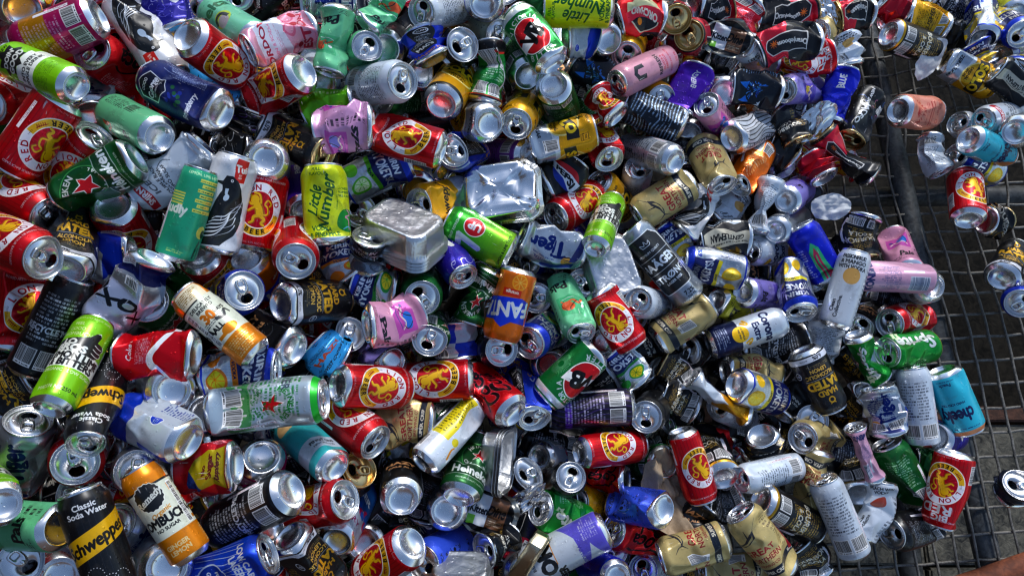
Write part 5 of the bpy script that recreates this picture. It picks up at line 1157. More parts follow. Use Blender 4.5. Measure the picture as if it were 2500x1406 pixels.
('haagen', 'X', '0', (0.3251, 0.3295, 0.1712), (0.6433, -0.1513, -0.6167, -0.4277), 0.168, 0, 'tall silver can with black label, just below the silver-blue lemon can'),
('gn', 'S', '0', (0.3313, 0.5439, 0.2004), (0.647, 0.2811, -0.7002, 0.1097), 0.1215, 0, 'beige beer can with swordfish drawing, just below the pale grey can'),
('kirin', 'S', 'f', (0.3248, 0.407, 0.1286), (0.4659, -0.6038, 0.1756, 0.6226), 0.0849, 180, 'flattened silver and blue can with lemons, just above the tall silver black-label can'),
('gn', 'S', 'd', (0.3614, 0.6393, 0.1653), (0.4556, 0.4022, -0.3915, 0.6909), 0.1179, -15, 'dented beige beer can with swordfish drawing, top showing, just left of the plain orange can'),
('tui', 'U', 'p', (0.3203, 0.4464, 0.1712), (-0.293, 0.5569, 0.4127, 0.6586), 0.1004, -10, 'pinched white can with large black bird, base showing, just left of the cream-label black can'),
('clean', 'K', 'f', (0.3907, 0.4924, 0.1306), (-0.4804, 0.6363, 0.0596, 0.6006), 0.0725, 30, 'flattened white can with sand dot, just above the cream-label black can'),
('orange', 'K', 'd', (0.4931, 0.6447, 0.1258), (-0.4269, -0.4668, -0.231, 0.7392), 0.1406, 180, 'dented plain orange can, top showing, just below the zebra can'),
('white', 'K', 'p', (0.4557, 0.4616, 0.1472), (0.6814, -0.4108, 0.4555, 0.3993), 0.1077, 180, 'pinched plain white can with small print, just below the plain orange can'),
('palsperi', 'K', '0', (0.5121, 0.518, 0.1683), (0.347, -0.2759, 0.8827, 0.1559), 0.145, 180, 'periwinkle can with purple square, base showing, just right of the plain orange can'),
('silver', 'K', '0', (0.4916, 0.4621, 0.1564), (-0.3761, 0.7853, -0.4663, 0.1562), 0.145, 90, 'bare silver can, base showing, just above the white-navy can'),
('gentle', 'S', 'f', (0.4433, 0.4511, 0.1578), (0.6958, 0.1318, -0.7007, -0.0861), 0.0952, 0, 'flattened black can with cream label, just below the sand-dot white can'),
('corona', 'K', '0', (0.569, 0.4546, 0.0506), (0.0939, -0.4493, -0.1342, 0.8782), 0.145, 180, 'white and navy can with yellow disc, just left of the green-striped blue can'),
('kirin', 'S', 'd', (0.4303, 0.3822, 0.1549), (0.5971, 0.2893, -0.6278, -0.4069), 0.1179, -40, 'dented silver and blue can with lemons, just below the cream-label black can'),
('kirin', 'S', 'd', (0.5215, 0.4092, 0.1167), (0.4583, 0.2779, -0.459, 0.7086), 0.1179, 0, 'dented silver and blue can with lemons, top showing, just below the green-striped blue can'),
('palsperi', 'K', 'd', (0.4229, 0.3474, 0.153), (-0.0626, 0.899, -0.0765, 0.4266), 0.1406, -10, 'dented periwinkle can with purple square, base showing, just right of the olive yellow can'),
('bluegreen', 'S', 'd', (0.5978, 0.3758, 0.1268), (0.5672, -0.1642, -0.6011, -0.5385), 0.1179, 0, 'dented blue can with green stripe, just right of the white-navy can'),
('black', 'S', '0', (0.6321, 0.3915, 0.0106), (0.8688, 0.1458, -0.2331, -0.4119), 0.1215, 0, 'plain black can, top showing, just below the green-striped blue can'),
('black', 'S', 'f', (0.5354, 0.6088, 0.1078), (-0.1382, 0.4439, 0.8053, 0.3679), 0.0607, 0, 'flattened plain black can, base showing, just right of the plain orange can'),
('crimson', 'S', 'c', (0.5999, 0.5725, 0.1444), (-0.3919, 0.2696, 0.7268, 0.4955), 0.0547, 0, 'crumpled crimson can, base showing, just left of the black-crimson can'),
('black', 'S', 'f', (0.5537, 0.6205, 0.1276), (0.6454, 0.0101, -0.6583, -0.3874), 0.0607, 0, 'flattened plain black can, just right of the plain orange can'),
('black', 'S', 'c', (0.3286, 0.6, 0.1392), (0.6201, -0.4758, 0.3797, 0.4948), 0.0547, 180, 'crumpled plain black can, just right of the pale grey can'),
('blackgold', 'S', 'f', (0.6736, 0.5083, 0.1282), (0.4842, 0.6863, 0.3968, -0.3703), 0.0861, 180, 'flattened black and gold bourbon can, just right of the green-striped blue can'),
('white', 'K', 'p', (0.8332, 0.6854, 0.099), (0.6482, 0.5967, 0.3644, -0.3017), 0.0856, 180, 'pinched plain white can with small print, top showing, just below the peach can'),
('kirin', 'S', '0', (1.0146, 0.637, 0.0239), (0.5369, -0.4667, -0.2731, 0.6476), 0.1215, 150, 'silver and blue can with lemons, top showing, just below the turquoise can'),
('lion', 'S', '0', (0.8808, 0.4971, 0.1182), (-0.3604, 0.6502, 0.4806, 0.4651), 0.1215, 35, 'red beer can with gold lion badge, just below the turquoise can'),
('blackgold', 'S', 'c', (0.9233, 0.4981, 0.1022), (-0.1463, 0.8364, -0.0182, 0.5279), 0.0547, 0, 'crumpled black and gold bourbon can, base showing, just right of the red lion can'),
('hard', 'S', 'd', (0.9385, 0.3837, 0.1025), (-0.0867, 0.6883, 0.5015, 0.5169), 0.1179, 0, 'dented black can with gold lettering and white stripe, just above the silver-blue lemon can'),
('palspink', 'K', 'd', (0.7515, 0.3908, 0.1161), (-0.2043, 0.5435, 0.7084, 0.4012), 0.1406, 15, 'dented pale pink can with magenta square, just above the navy-lettered pink can'),
('konbini', 'K', '0', (0.7827, 0.3746, 0.1376), (0.7008, 0.0882, -0.6967, -0.1252), 0.145, 0, 'pale pink can with navy lettering, just below the pale pink can'),
('white', 'K', '0', (0.7782, 0.3597, 0.1435), (-0.0629, 0.987, 0.1286, 0.0729), 0.145, 180, 'plain white can with small print, just right of the navy-lettered pink can'),
('clean', 'K', '0', (0.5868, 0.2824, 0.1403), (-0.3563, 0.4302, 0.4373, 0.7048), 0.145, 0, 'white can with sand dot, just below the green-striped blue can'),
('lion', 'S', 'd', (-0.6778, 0.1813, 0.4733), (0.7551, -0.606, -0.0734, -0.2391), 0.1179, 30, 'dented red beer can with gold lion badge, just left of the white-print black can'),
('blacktext', 'K', '0', (-0.6456, 0.1461, 0.4847), (0.5164, -0.1507, 0.601, 0.5911), 0.145, 180, 'tall black can with white print, just right of the red lion can'),
('lobros', 'N', '0', (-0.5634, 0.0914, 0.5594), (-0.4365, 0.7342, 0.4228, 0.3027), 0.134, -10, 'slim lime green can, base showing, just above the yellow-banded black can'),
('schwep', 'K', '0', (-0.5525, 0.1646, 0.4624), (0.6769, 0.4288, -0.189, 0.5677), 0.145, 10, 'slim black can with diagonal yellow band, just below the slim lime can'),
('heine', 'S', '0', (-0.5192, 0.2474, 0.3591), (0.2951, 0.0734, 0.0179, 0.9525), 0.1215, 180, 'dark green beer can with red star, just right of the long blue-silver can'),
('cokec', 'S', 'f', (-0.4226, 0.1725, 0.4868), (0.7104, -0.0893, -0.6962, 0.0516), 0.1044, 20, 'flattened red cola can with white ribbon, just below the long blue-silver can'),
('silver', 'S', '0', (-0.4562, 0.1263, 0.473), (-0.3022, 0.2059, 0.9302, 0.0304), 0.1215, 0, 'bare silver can, base showing, just below the white-ribbon red can'),
('whiteblue', 'S', 'd', (-0.4142, 0.0577, 0.4975), (0.6014, -0.1292, -0.7769, -0.1344), 0.1179, -10, 'dented white can with blue shoulder, base showing, just left of the red-olive can'),
('hard', 'S', 'f', (-0.6353, 0.141, 0.4834), (0.6695, 0.2836, -0.6865, 0.0046), 0.0607, 0, 'flattened black can with gold lettering and white stripe, just left of the slim lime can'),
('tiger', 'S', 'd', (-0.6462, 0.0037, 0.4585), (0.5551, -0.3854, -0.1611, -0.7193), 0.1179, -30, 'dented silver can with navy lettering, top showing, just left of the red lion can'),
('remedy', 'N', '0', (-0.3478, 0.1755, 0.4611), (-0.1698, -0.4028, 0.5053, 0.744), 0.134, -120, 'slim orange and cream can, just below the silver-blue lemon can'),
('kirin', 'S', 'd', (-0.4405, 0.2765, 0.3731), (0.926, 0.1238, 0.2848, 0.2148), 0.1179, 180, 'dented silver and blue can with lemons, top showing, just left of the orange-blue can'),
('hard', 'S', '0', (-0.3357, 0.2558, 0.4248), (-0.0869, 0.9339, 0.167, 0.304), 0.1215, -20, 'black can with gold lettering and white stripe, just above the sky blue can'),
('hazy', 'S', 'd', (-0.3174, 0.1936, 0.4042), (0.5162, -0.1701, -0.8292, -0.1304), 0.1179, 0, 'dented black can with copper lettering, base showing, just right of the orange-cream can'),
('kirino', 'S', 'f', (-0.4364, 0.155, 0.4333), (-0.0881, 0.6994, -0.0377, 0.7082), 0.1073, 0, 'flattened silver and navy can with orange fruit, just above the silver-green can'),
('heinsilver', 'X', 'd', (-0.4198, 0.1004, 0.4366), (0.712, 0.0091, 0.6957, 0.0945), 0.163, 180, 'dented tall silver-green beer can, just left of the teal grey-band can'),
('silver', 'S', '0', (-0.424, 0.0987, 0.4322), (-0.2612, 0.2215, 0.9394, 0.0151), 0.1215, 0, 'bare silver can, base showing, just right of the white-blue can'),
('cyan', 'S', 'f', (-0.2567, 0.1799, 0.3328), (0.7242, -0.1848, -0.627, -0.2197), 0.0607, 0, 'flattened sky blue can with dark birds, just above the teal grey-band can'),
('teal', 'K', '0', (-0.2485, 0.0271, 0.3961), (-0.4712, 0.3188, 0.8152, 0.1082), 0.145, 0, 'teal can with grey band, just right of the magenta can'),
('kirinp', 'S', 'f', (-0.1813, 0.2942, 0.3346), (0.711, -0.0098, -0.6845, -0.161), 0.0724, 0, 'flattened silver can with green pineapple leaves, just below the dark patterned can'),
('green', 'S', '0', (-0.1571, 0.341, 0.2472), (0.7241, 0.1328, 0.2175, -0.6409), 0.1215, 180, 'plain dark green can, top showing, just below the violet-blue can'),
('palspink', 'U', 'f', (-0.2183, 0.2275, 0.3744), (-0.186, 0.843, 0.064, 0.5007), 0.092, 0, 'flattened pale pink can with magenta square, base showing, just below the pineapple silver can'),
('heine', 'S', 'd', (-0.1421, 0.2706, 0.2341), (-0.0943, 0.0557, -0.2193, 0.9695), 0.1179, 90, 'dented dark green beer can with red star, just left of the blue-silver can'),
('redbull', 'S', 'f', (-0.0912, 0.2057, 0.2305), (0.5189, -0.4367, 0.4247, 0.5997), 0.0659, 180, 'flattened blue and silver quartered can, just left of the white small-print can'),
('white', 'S', '0', (-0.0972, 0.2683, 0.057), (0.9873, 0.0927, 0.1286, 0.0121), 0.1215, 180, 'plain white can with small print, top showing, just right of the blue-silver can'),
('navydark', 'S', 'd', (-0.0513, 0.2522, 0.1606), (0.9538, 0.1189, 0.1768, -0.2116), 0.1179, 180, 'dented dark navy can, top showing, just right of the blue-silver can'),
('lion', 'S', '0', (-0.2564, 0.144, 0.3846), (-0.0649, 0.9155, -0.0703, 0.3907), 0.1215, 4, 'red beer can with gold lion badge, just right of the sky blue can'),
('lion', 'S', '0', (-0.0608, 0.1685, 0.2814), (0.6979, -0.0188, -0.713, 0.0642), 0.1215, 15, 'red beer can with gold lion badge, just below the blue-silver can'),
('cokez', 'S', 'd', (0.0031, 0.1129, 0.2844), (-0.4524, 0.3041, 0.8108, 0.2132), 0.1179, 0, 'dented red cola can with black script, base showing, just left of the royal blue can'),
('lion', 'S', '0', (-0.2922, 0.1257, 0.3075), (0.5228, 0.5457, 0.0464, 0.6533), 0.1215, -40, 'red beer can with gold lion badge, just right of the teal grey-band can'),
('gn', 'S', 'f', (-0.1218, 0.1056, 0.293), (0.6947, 0.083, -0.7144, 0.0095), 0.0914, 0, 'flattened beige beer can with swordfish drawing, just left of the yellow-panel white can'),
('lemon', 'N', '0', (-0.1371, 0.034, 0.3125), (0.5358, -0.4959, 0.672, 0.124), 0.134, 150, 'slim white can with yellow panel, base showing, just above the red-star green can'),
('fanta', 'S', '0', (0.0109, 0.3452, 0.306), (-0.4281, -0.3875, 0.6893, -0.4376), 0.1215, 20, 'orange can with blue logo, just left of the dark navy can'),
('navydark', 'S', '0', (0.0572, 0.3763, 0.0891), (0.814, 0.1542, -0.1731, 0.5325), 0.1215, 0, 'dark navy can, top showing, just right of the orange-blue can'),
('kirinp', 'S', 'd', (0.083, 0.2816, 0.1664), (-0.2155, -0.297, -0.1539, 0.9174), 0.1179, 180, 'dented silver can with green pineapple leaves, top showing, just right of the orange-blue can'),
('palsmint', 'K', 'd', (0.0844, 0.3587, 0.1767), (0.5181, 0.3658, -0.2813, 0.7202), 0.1406, -10, 'dented mint green can with drawn figures, just below the plain black can'),
('black', 'S', 'c', (0.1297, 0.3531, 0.1333), (0.6094, 0.0051, -0.0123, -0.7928), 0.0547, 0, 'crumpled plain black can, top showing, just above the mint green can'),
('lion', 'S', 'd', (0.149, 0.3337, 0.2118), (0.1927, 0.6032, -0.4963, 0.5939), 0.1179, 8, 'dented red beer can with gold lion badge, just left of the bare silver can'),
('silver', 'S', '0', (0.2282, 0.306, 0.1215), (-0.0591, 0.2544, 0.9523, 0.158), 0.1215, 0, 'bare silver can, base showing, just right of the red lion can'),
('white', 'K', '0', (0.2801, 0.3378, 0.088), (0.1048, -0.2045, -0.1142, 0.9665), 0.145, 180, 'plain white can with small print, top showing, just below the tall silver black-label can'),
('vb', 'S', '0', (0.1438, 0.2252, 0.2303), (0.641, 0.542, -0.5422, -0.0366), 0.1215, -45, 'green can with red and white roundel, just above the dark purple can'),
('macs', 'T', 'd', (0.0014, 0.2082, 0.1592), (0.4915, 0.3166, -0.2425, 0.7742), 0.1436, 0, 'dented royal blue can with black panel, just right of the red cola can'),
('kirinp', 'S', 'f', (0.2242, 0.1758, 0.1601), (0.3971, -0.6007, 0.1993, 0.6646), 0.0766, 180, 'flattened silver can with green pineapple leaves, just above the dark purple can'),
('darkpurple', 'T', '0', (0.211, 0.1361, 0.1741), (-0.0141, 0.7103, 0.0535, -0.7017), 0.148, 180, 'dark purple and black can, just below the green roundel can'),
('black', 'S', '0', (0.2662, 0.1456, 0.0777), (0.898, 0.0488, -0.1961, 0.3909), 0.1215, 0, 'plain black can, top showing, just left of the black-gold can'),
('blackgold', 'S', 'f', (0.2795, 0.273, 0.1104), (0.6483, 0.2087, -0.72, 0.1333), 0.0607, 0, 'flattened black and gold bourbon can, just above the pineapple silver can'),
('black', 'S', 'c', (0.292, 0.1603, 0.0734), (0.6897, -0.1403, -0.632, -0.3242), 0.0547, 0, 'crumpled plain black can, just left of the black-gold can'),
('black', 'S', 'c', (0.3062, 0.2247, 0.0357), (0.9491, 0.0818, -0.2587, 0.1599), 0.0547, 0, 'crumpled plain black can, top showing, just left of the black-gold can'),
('gn', 'S', 'd', (0.261, 0.2547, 0.1444), (0.7431, -0.4684, 0.4535, -0.1507), 0.1179, 120, 'dented beige beer can with swordfish drawing, just above the plain black can'),
('palslime', 'K', 'd', (0.3788, 0.3331, 0.1304), (-0.1551, 0.8407, -0.3304, 0.3999), 0.1406, 20, 'dented olive yellow can, base showing, just above the white-navy can'),
('corona', 'K', '0', (0.3568, 0.2511, 0.1346), (-0.1469, 0.6743, 0.0712, 0.7202), 0.145, 0, 'white and navy can with yellow disc, just below the olive yellow can'),
('blacktext', 'U', 'f', (0.4359, 0.2489, 0.0713), (0.7156, -0.0197, 0.6901, 0.1058), 0.1275, 180, 'flattened tall black can with white print, just right of the white-navy can'),
('black', 'S', 'c', (0.5564, 0.299, 0.0193), (-0.4749, -0.0783, 0.0733, 0.8735), 0.0547, 0, 'crumpled plain black can, top showing, just right of the white-print black can'),
('gn', 'S', 'p', (0.3936, 0.2203, 0.101), (-0.0277, 0.7569, -0.1219, 0.6414), 0.1087, 0, 'pinched beige beer can with swordfish drawing, base showing, just below the white-navy can'),
('kirin', 'S', '0', (0.3947, 0.1753, 0.1621), (-0.0217, 0.8647, -0.1983, 0.4609), 0.1215, 0, 'silver and blue can with lemons, base showing, just left of the black stout can'),
('hard', 'S', '0', (0.527, 0.2425, 0.141), (0.2836, 0.6318, -0.4665, 0.5503), 0.1215, -15, 'black can with gold lettering and white stripe, just right of the black stout can'),
('amber', 'U', 'n', (0.4209, 0.1187, 0.1183), (0.6876, -0.1175, -0.6397, -0.3228), 0.1245, 0, 'squashed narrow amber and white can, just left of the white small-print can'),
('white', 'K', '0', (0.4692, 0.1229, 0.008), (0.2563, -0.3599, -0.0176, 0.8969), 0.145, 180, 'plain white can with small print, just right of the amber can'),
('guin', 'S', 'f', (0.4885, 0.1331, 0.0868), (-0.1758, 0.6646, 0.2759, 0.6718), 0.0645, 0, 'flattened black stout can, base showing, just right of the silver-blue lemon can'),
('black', 'S', 'c', (0.3557, 0.264, 0.0796), (0.892, 0.1151, -0.3594, 0.2488), 0.0547, 0, 'crumpled plain black can, top showing, just below the beige swordfish can'),
('blackgold', 'S', 'f', (0.3254, 0.1903, 0.1041), (0.3341, -0.6353, 0.1271, 0.6845), 0.0607, 180, 'flattened black and gold bourbon can, just right of the plain black can'),
('blackgold', 'S', 'f', (0.3365, 0.1366, 0.1009), (0.2271, -0.6627, 0.0768, 0.7095), 0.0718, 180, 'flattened black and gold bourbon can, just left of the amber can'),
('white', 'K', 'f', (0.5796, 0.2261, 0.076), (0.6927, -0.4594, 0.4028, 0.3831), 0.0819, 180, 'flattened plain white can with small print, just left of the bright green can'),
('hard', 'S', 'd', (0.5811, 0.3126, 0.1017), (-0.3001, 0.9324, 0.0706, 0.1884), 0.1179, 90, 'dented black can with gold lettering and white stripe, just below the plain black can'),
('lion', 'S', 'd', (0.8036, 0.3193, 0.0515), (0.8355, -0.0326, -0.4935, 0.2395), 0.1179, 30, 'dented red beer can with gold lion badge, just above the bright green can'),
('sprite', 'S', 'd', (0.7856, 0.2564, 0.0884), (0.7998, -0.0607, -0.5422, 0.2504), 0.1179, 30, 'dented bright green can with white lettering, top showing, just below the red lion can'),
('sprite', 'K', 'p', (0.6107, 0.2634, 0.1456), (0.1226, 0.6204, -0.5364, 0.5589), 0.1006, 0, 'pinched bright green can with white lettering, base showing, just below the bare silver can'),
('hazy', 'S', 'd', (0.7155, 0.3447, 0.0143), (0.8035, 0.0595, -0.3749, 0.4586), 0.1179, 0, 'dented black can with copper lettering, top showing, just below the sand-dot white can'),
('silver', 'S', '0', (0.662, 0.2335, 0.1175), (0.0772, 0.4574, 0.8579, 0.2211), 0.1215, 0, 'bare silver can, base showing, just above the bright green can'),
('hard', 'S', 'd', (0.6394, 0.1631, 0.1212), (-0.0489, -0.2854, 0.9519, -0.1003), 0.1179, 0, 'dented black can with gold lettering and white stripe, just left of the silver-navy can'),
('tiger', 'U', 'f', (0.6791, 0.0916, 0.1172), (0.6109, -0.5646, 0.2383, 0.5012), 0.0889, 180, 'flattened silver can with navy lettering, just above the silver-green can'),
('white', 'K', '0', (0.7456, 0.0735, 0.0966), (0.6502, -0.5503, 0.2634, 0.4529), 0.145, 180, 'plain white can with small print, just left of the turquoise can'),
('cheeky', 'S', '0', (0.7777, 0.2066, 0.132), (-0.1273, -0.4637, 0.6353, -0.6043), 0.1215, 10, 'turquoise can with navy lettering, just above the violet-blue can'),
('kirin', 'S', 'd', (1.0229, 0.3925, 0.0313), (0.6714, -0.0113, -0.4075, 0.6189), 0.1179, 0, 'dented silver and blue can with lemons, top showing, just below the black-gold lemon can'),
('palsmint', 'K', '0', (-0.5319, -0.0449, 0.551), (0.5432, 0.1749, -0.8114, -0.1266), 0.145, -30, 'mint green can with drawn figures, just above the red lion can'),
('lobros', 'N', '0', (-0.5704, -0.0189, 0.6032), (-0.2167, 0.8792, 0.2829, -0.3162), 0.134, 90, 'slim lime green can, base showing, just below the silver-navy can'),
('lion', 'S', '0', (-0.5963, 0.0582, 0.4143), (0.7911, 0.2265, 0.112, 0.5571), 0.1215, 0, 'red beer can with gold lion badge, just below the yellow-banded black can'),
('schwep', 'K', '0', (-0.47, -0.1342, 0.5127), (0.735, -0.4617, -0.406, -0.2859), 0.145, 0, 'slim black can with diagonal yellow band, just left of the orange-cream can'),
('remedy', 'N', '0', (-0.4022, -0.0856, 0.4758), (0.7046, -0.3256, -0.5334, -0.3363), 0.134, -15, 'slim orange and cream can, just below the red-olive can'),
('silver', 'S', '0', (-0.524, 0.0413, 0.3681), (0.8946, 0.1468, 0.1113, 0.4071), 0.1215, 0, 'bare silver can, top showing, just below the white-blue can'),
('lion', 'S', '0', (-0.6662, -0.0801, 0.4157), (0.4706, 0.2844, 0.1301, 0.8251), 0.1215, 0, 'red beer can with gold lion badge, just below the mint green can'),
('silver', 'S', '0', (-0.4341, -0.0962, 0.4775), (-0.2445, 0.4205, 0.8691, -0.0892), 0.1215, 0, 'bare silver can, base showing, just below the orange-cream can'),
('silver', 'S', '0', (-0.5783, -0.1101, 0.4589), (-0.1699, 0.7442, 0.621, -0.1781), 0.1215, 0, 'bare silver can, base showing, just left of the yellow-banded black can'),
('vimto', 'S', 'f', (-0.3665, 0.0289, 0.4521), (0.6552, 0.0532, -0.7535, 0.0065), 0.0821, 0, 'flattened red can with olive panel, base showing, just left of the magenta can'),
('magen', 'S', 'd', (-0.3472, 0.0417, 0.4088), (0.2316, 0.7069, -0.6682, 0.0129), 0.1179, 0, 'dented magenta and gold can, base showing, just right of the red-olive can'),
('blacktext', 'T', '0', (-0.2915, -0.0035, 0.4503), (0.0675, 0.8233, 0.2277, -0.5156), 0.148, 180, 'tall black can with white print, base showing, just above the yellow-banded black can'),
('schwep', 'K', '0', (-0.3373, -0.0558, 0.3727), (-0.4602, -0.1473, 0.874, -0.0517), 0.145, 0, 'slim black can with diagonal yellow band, just above the striped blue can'),
('bluelager', 'S', 'd', (-0.4287, -0.1296, 0.4197), (-0.1607, 0.6599, 0.1161, 0.7247), 0.1179, 0, 'dented bright blue can with white stripes, just below the yellow-banded black can'),
('lion', 'S', 'd', (-0.3321, -0.0324, 0.3205), (0.1567, 0.4573, 0.1536, 0.8618), 0.1179, -30, 'dented red beer can with gold lion badge, just left of the pale blue berry can'),
('hard', 'S', 'd', (-0.3085, -0.0645, 0.3887), (0.3218, 0.914, -0.0794, 0.2338), 0.1179, -30, 'dented black can with gold lettering and white stripe, just below the pale blue berry can'),
('heine', 'S', 'd', (-0.0831, -0.0141, 0.2836), (-0.371, 0.813, 0.3468, 0.2848), 0.1179, 25, 'dented dark green beer can with red star, just below the yellow-panel white can'),
('hazy', 'S', '0', (-0.1618, -0.0167, 0.3376), (-0.1669, 0.6834, 0.7081, 0.061), 0.1215, 0, 'black can with copper lettering, base showing, just below the yellow-panel white can'),
('silver', 'S', '0', (-0.1022, -0.0352, 0.2629), (-0.0717, 0.8143, 0.5746, 0.0407), 0.1215, 0, 'bare silver can, base showing, just above the blue skull can'),
('blackgold', 'S', 'c', (-0.2587, 0.0132, 0.2851), (-0.1918, 0.3208, 0.0177, 0.9273), 0.0547, 0, 'crumpled black and gold bourbon can, top showing, just above the pale blue berry can'),
('lion', 'S', '0', (-0.1447, -0.0778, 0.3323), (-0.3965, -0.0755, 0.8886, -0.2178), 0.1215, 25, 'red beer can with gold lion badge, just left of the blue skull can'),
('berry', 'K', '0', (-0.2529, -0.0756, 0.3411), (-0.2027, 0.8239, 0.5046, 0.1596), 0.145, 0, 'pale blue can with pink berries, base showing, just right of the red lion can'),
('bluepils', 'S', '0', (-0.0863, -0.0879, 0.1586), (-0.2426, -0.2302, -0.0448, 0.9413), 0.1215, 180, 'blue can with skull drawing, just below the bare silver can'),
('blackgold', 'S', 'p', (-0.0014, -0.0749, 0.205), (0.8639, 0.0997, -0.4159, 0.2659), 0.0607, 0, 'pinched black and gold bourbon can, top showing, just left of the bare silver can'),
('lion', 'M', '0', (0.112, 0.0549, 0.1984), (0.0172, 0.8361, 0.1656, 0.5227), 0.128, -15, 'red beer can with gold lion badge, just below the dark purple can'),
('cokez', 'S', 'p', (0.1999, 0.0064, 0.1335), (-0.0781, 0.8544, -0.0925, -0.5053), 0.0774, 180, 'pinched red cola can with black script, base showing, just above the mustard yellow can'),
('black', 'K', '0', (0.076, 0.0045, 0.0994), (-0.2205, 0.0715, 0.027, 0.9724), 0.145, 0, 'plain black can, top showing, just below the pale blue berry can'),
('berry', 'K', '0', (0.0471, 0.0521, 0.145), (-0.1966, 0.7296, -0.6379, 0.1487), 0.145, 90, 'pale blue can with pink berries, just above the plain black can'),
('sprite', 'S', 'd', (0.1225, -0.0582, 0.1357), (0.8463, 0.0289, -0.3647, -0.3872), 0.1179, -30, 'dented bright green can with white lettering, top showing, just above the grey-violet can'),
('yellow', 'S', '0', (0.175, -0.0367, 0.0287), (0.085, -0.2918, 0.0278, 0.9523), 0.1215, 180, 'plain mustard yellow can, just right of the bright green can'),
('bluepils', 'S', 'd', (0.2464, -0.0323, 0.2095), (-0.2884, 0.0413, 0.9566, 0.0076), 0.1179, 0, 'dented blue can with skull drawing, just above the red cola can'),
('cokez', 'S', 'd', (0.2653, -0.0948, 0.071), (0.1112, -0.4559, 0.0671, 0.8805), 0.1179, 180, 'dented red cola can with black script, top showing, just below the blue skull can'),
('orb', 'T', '0', (0.1514, -0.0617, 0.2234), (0.6608, 0.2593, -0.701, 0.0679), 0.148, -20, 'pale grey can with violet shape, just below the bright green can'),
('bluev', 'K', '0', (0.168, -0.1383, 0.2057), (-0.1168, 0.2215, 0.9681, 0.0053), 0.145, 0, 'electric blue can, just right of the grey-violet can'),
('green', 'S', '0', (0.2672, 0.0413, 0.139), (-0.0208, 0.9877, -0.0127, -0.1543), 0.1215, 180, 'plain dark green can, just above the blue skull can'),
('black', 'S', 'f', (0.0099, 0.0146, 0.1566), (-0.3708, 0.1411, 0.0556, 0.9163), 0.0607, 0, 'flattened plain black can, top showing, just left of the pale blue berry can'),
('white', 'S', 'd', (0.29, -0.1578, 0.0095), (0.1111, -0.2933, 0.0635, 0.9474), 0.1179, 180, 'dented plain white can with small print, top showing, just right of the electric blue can'),
('silver', 'S', '0', (0.0193, -0.1317, 0.1913), (-0.0102, 0.5422, 0.8401, -0.0104), 0.1215, 0, 'bare silver can, base showing, just left of the grey-violet can'),
('lion', 'M', '0', (0.2908, 0.0962, 0.1641), (0.4175, 0.6942, -0.3757, 0.4502), 0.128, -28, 'red beer can with gold lion badge, just left of the black-gold can'),
('blackgold', 'U', 'd', (0.3669, 0.0157, 0.1441), (-0.2899, 0.7955, -0.4871, -0.2143), 0.13, 180, 'dented black and gold bourbon can, just left of the silver-navy can'),
('white', 'N', '0', (0.5126, 0.0388, 0.1007), (0.1025, -0.5216, -0.1816, 0.8273), 0.134, 150, 'plain white can with small print, top showing, just below the black-gold can'),
('gn', 'S', 'p', (0.5435, 0.0703, 0.1084), (-0.3913, -0.3865, 0.6913, -0.4686), 0.1102, 0, 'pinched beige beer can with swordfish drawing, just left of the navy-lettered pink can'),
('blackgold', 'S', 'c', (0.4438, 0.0904, 0.1299), (0.076, 0.6824, -0.6503, 0.3251), 0.0547, 0, 'crumpled black and gold bourbon can, base showing, just below the black stout can'),
('tiger', 'S', 'f', (0.4261, 0.0578, 0.0303), (0.3815, -0.6141, 0.1714, 0.6693), 0.0642, 180, 'flattened silver can with navy lettering, just right of the black-gold can'),
('blackgold', 'S', 'f', (0.5358, 0.0656, 0.0625), (0.293, -0.6485, 0.0996, 0.6954), 0.0608, 180, 'flattened black and gold bourbon can, just below the black stout can'),
('gn', 'S', 'd', (0.6018, 0.0958, 0.0516), (0.6284, -0.2675, -0.312, 0.6604), 0.1179, 90, 'dented beige beer can with swordfish drawing, just below the black stout can'),
('white', 'K', '0', (0.5946, -0.1138, 0.1095), (0.5472, -0.5714, 0.2332, 0.5654), 0.145, 180, 'plain white can with small print, just left of the terracotta-dot white can'),
('blackgold', 'U', '0', (0.4258, -0.0202, 0.1447), (0.5328, 0.243, 0.8071, -0.0749), 0.134, 180, 'black and gold bourbon can, base showing, just above the beige swordfish can'),
('black', 'S', 'f', (0.4105, -0.0277, 0.0965), (0.0262, 0.7111, 0.0034, -0.7026), 0.0608, 180, 'flattened plain black can, just right of the copper-lettered black can'),
('hazy', 'S', 'p', (0.3065, -0.076, 0.111), (-0.3362, 0.4858, 0.3838, 0.7097), 0.0607, 0, 'pinched black can with copper lettering, just above the beige swordfish can'),
('gn', 'S', 'd', (0.3618, -0.0827, 0.1542), (0.5068, -0.3188, -0.6598, 0.454), 0.1179, 60, 'dented beige beer can with swordfish drawing, just below the copper-lettered black can'),
('gn', 'U', 'd', (0.467, -0.1364, 0.1299), (0.5378, -0.0415, -0.6309, -0.5577), 0.13, -30, 'dented beige beer can with swordfish drawing, just below the black-gold can'),
('gn', 'S', 'd', (0.4473, -0.1416, 0.0952), (-0.1381, 0.6923, 0.1531, -0.6915), 0.1179, 150, 'dented beige beer can with swordfish drawing, just below the plain black can'),
('blackgold', 'S', 'f', (0.5418, -0.1472, 0.0745), (0.4844, -0.5807, 0.2246, 0.6146), 0.0632, 180, 'flattened black and gold bourbon can, just left of the terracotta-dot white can'),
('green', 'U', 'd', (0.7399, -0.0325, 0.0658), (0.5392, -0.5933, 0.1849, 0.5685), 0.13, 180, 'dented plain dark green can, just below the silver-green can'),
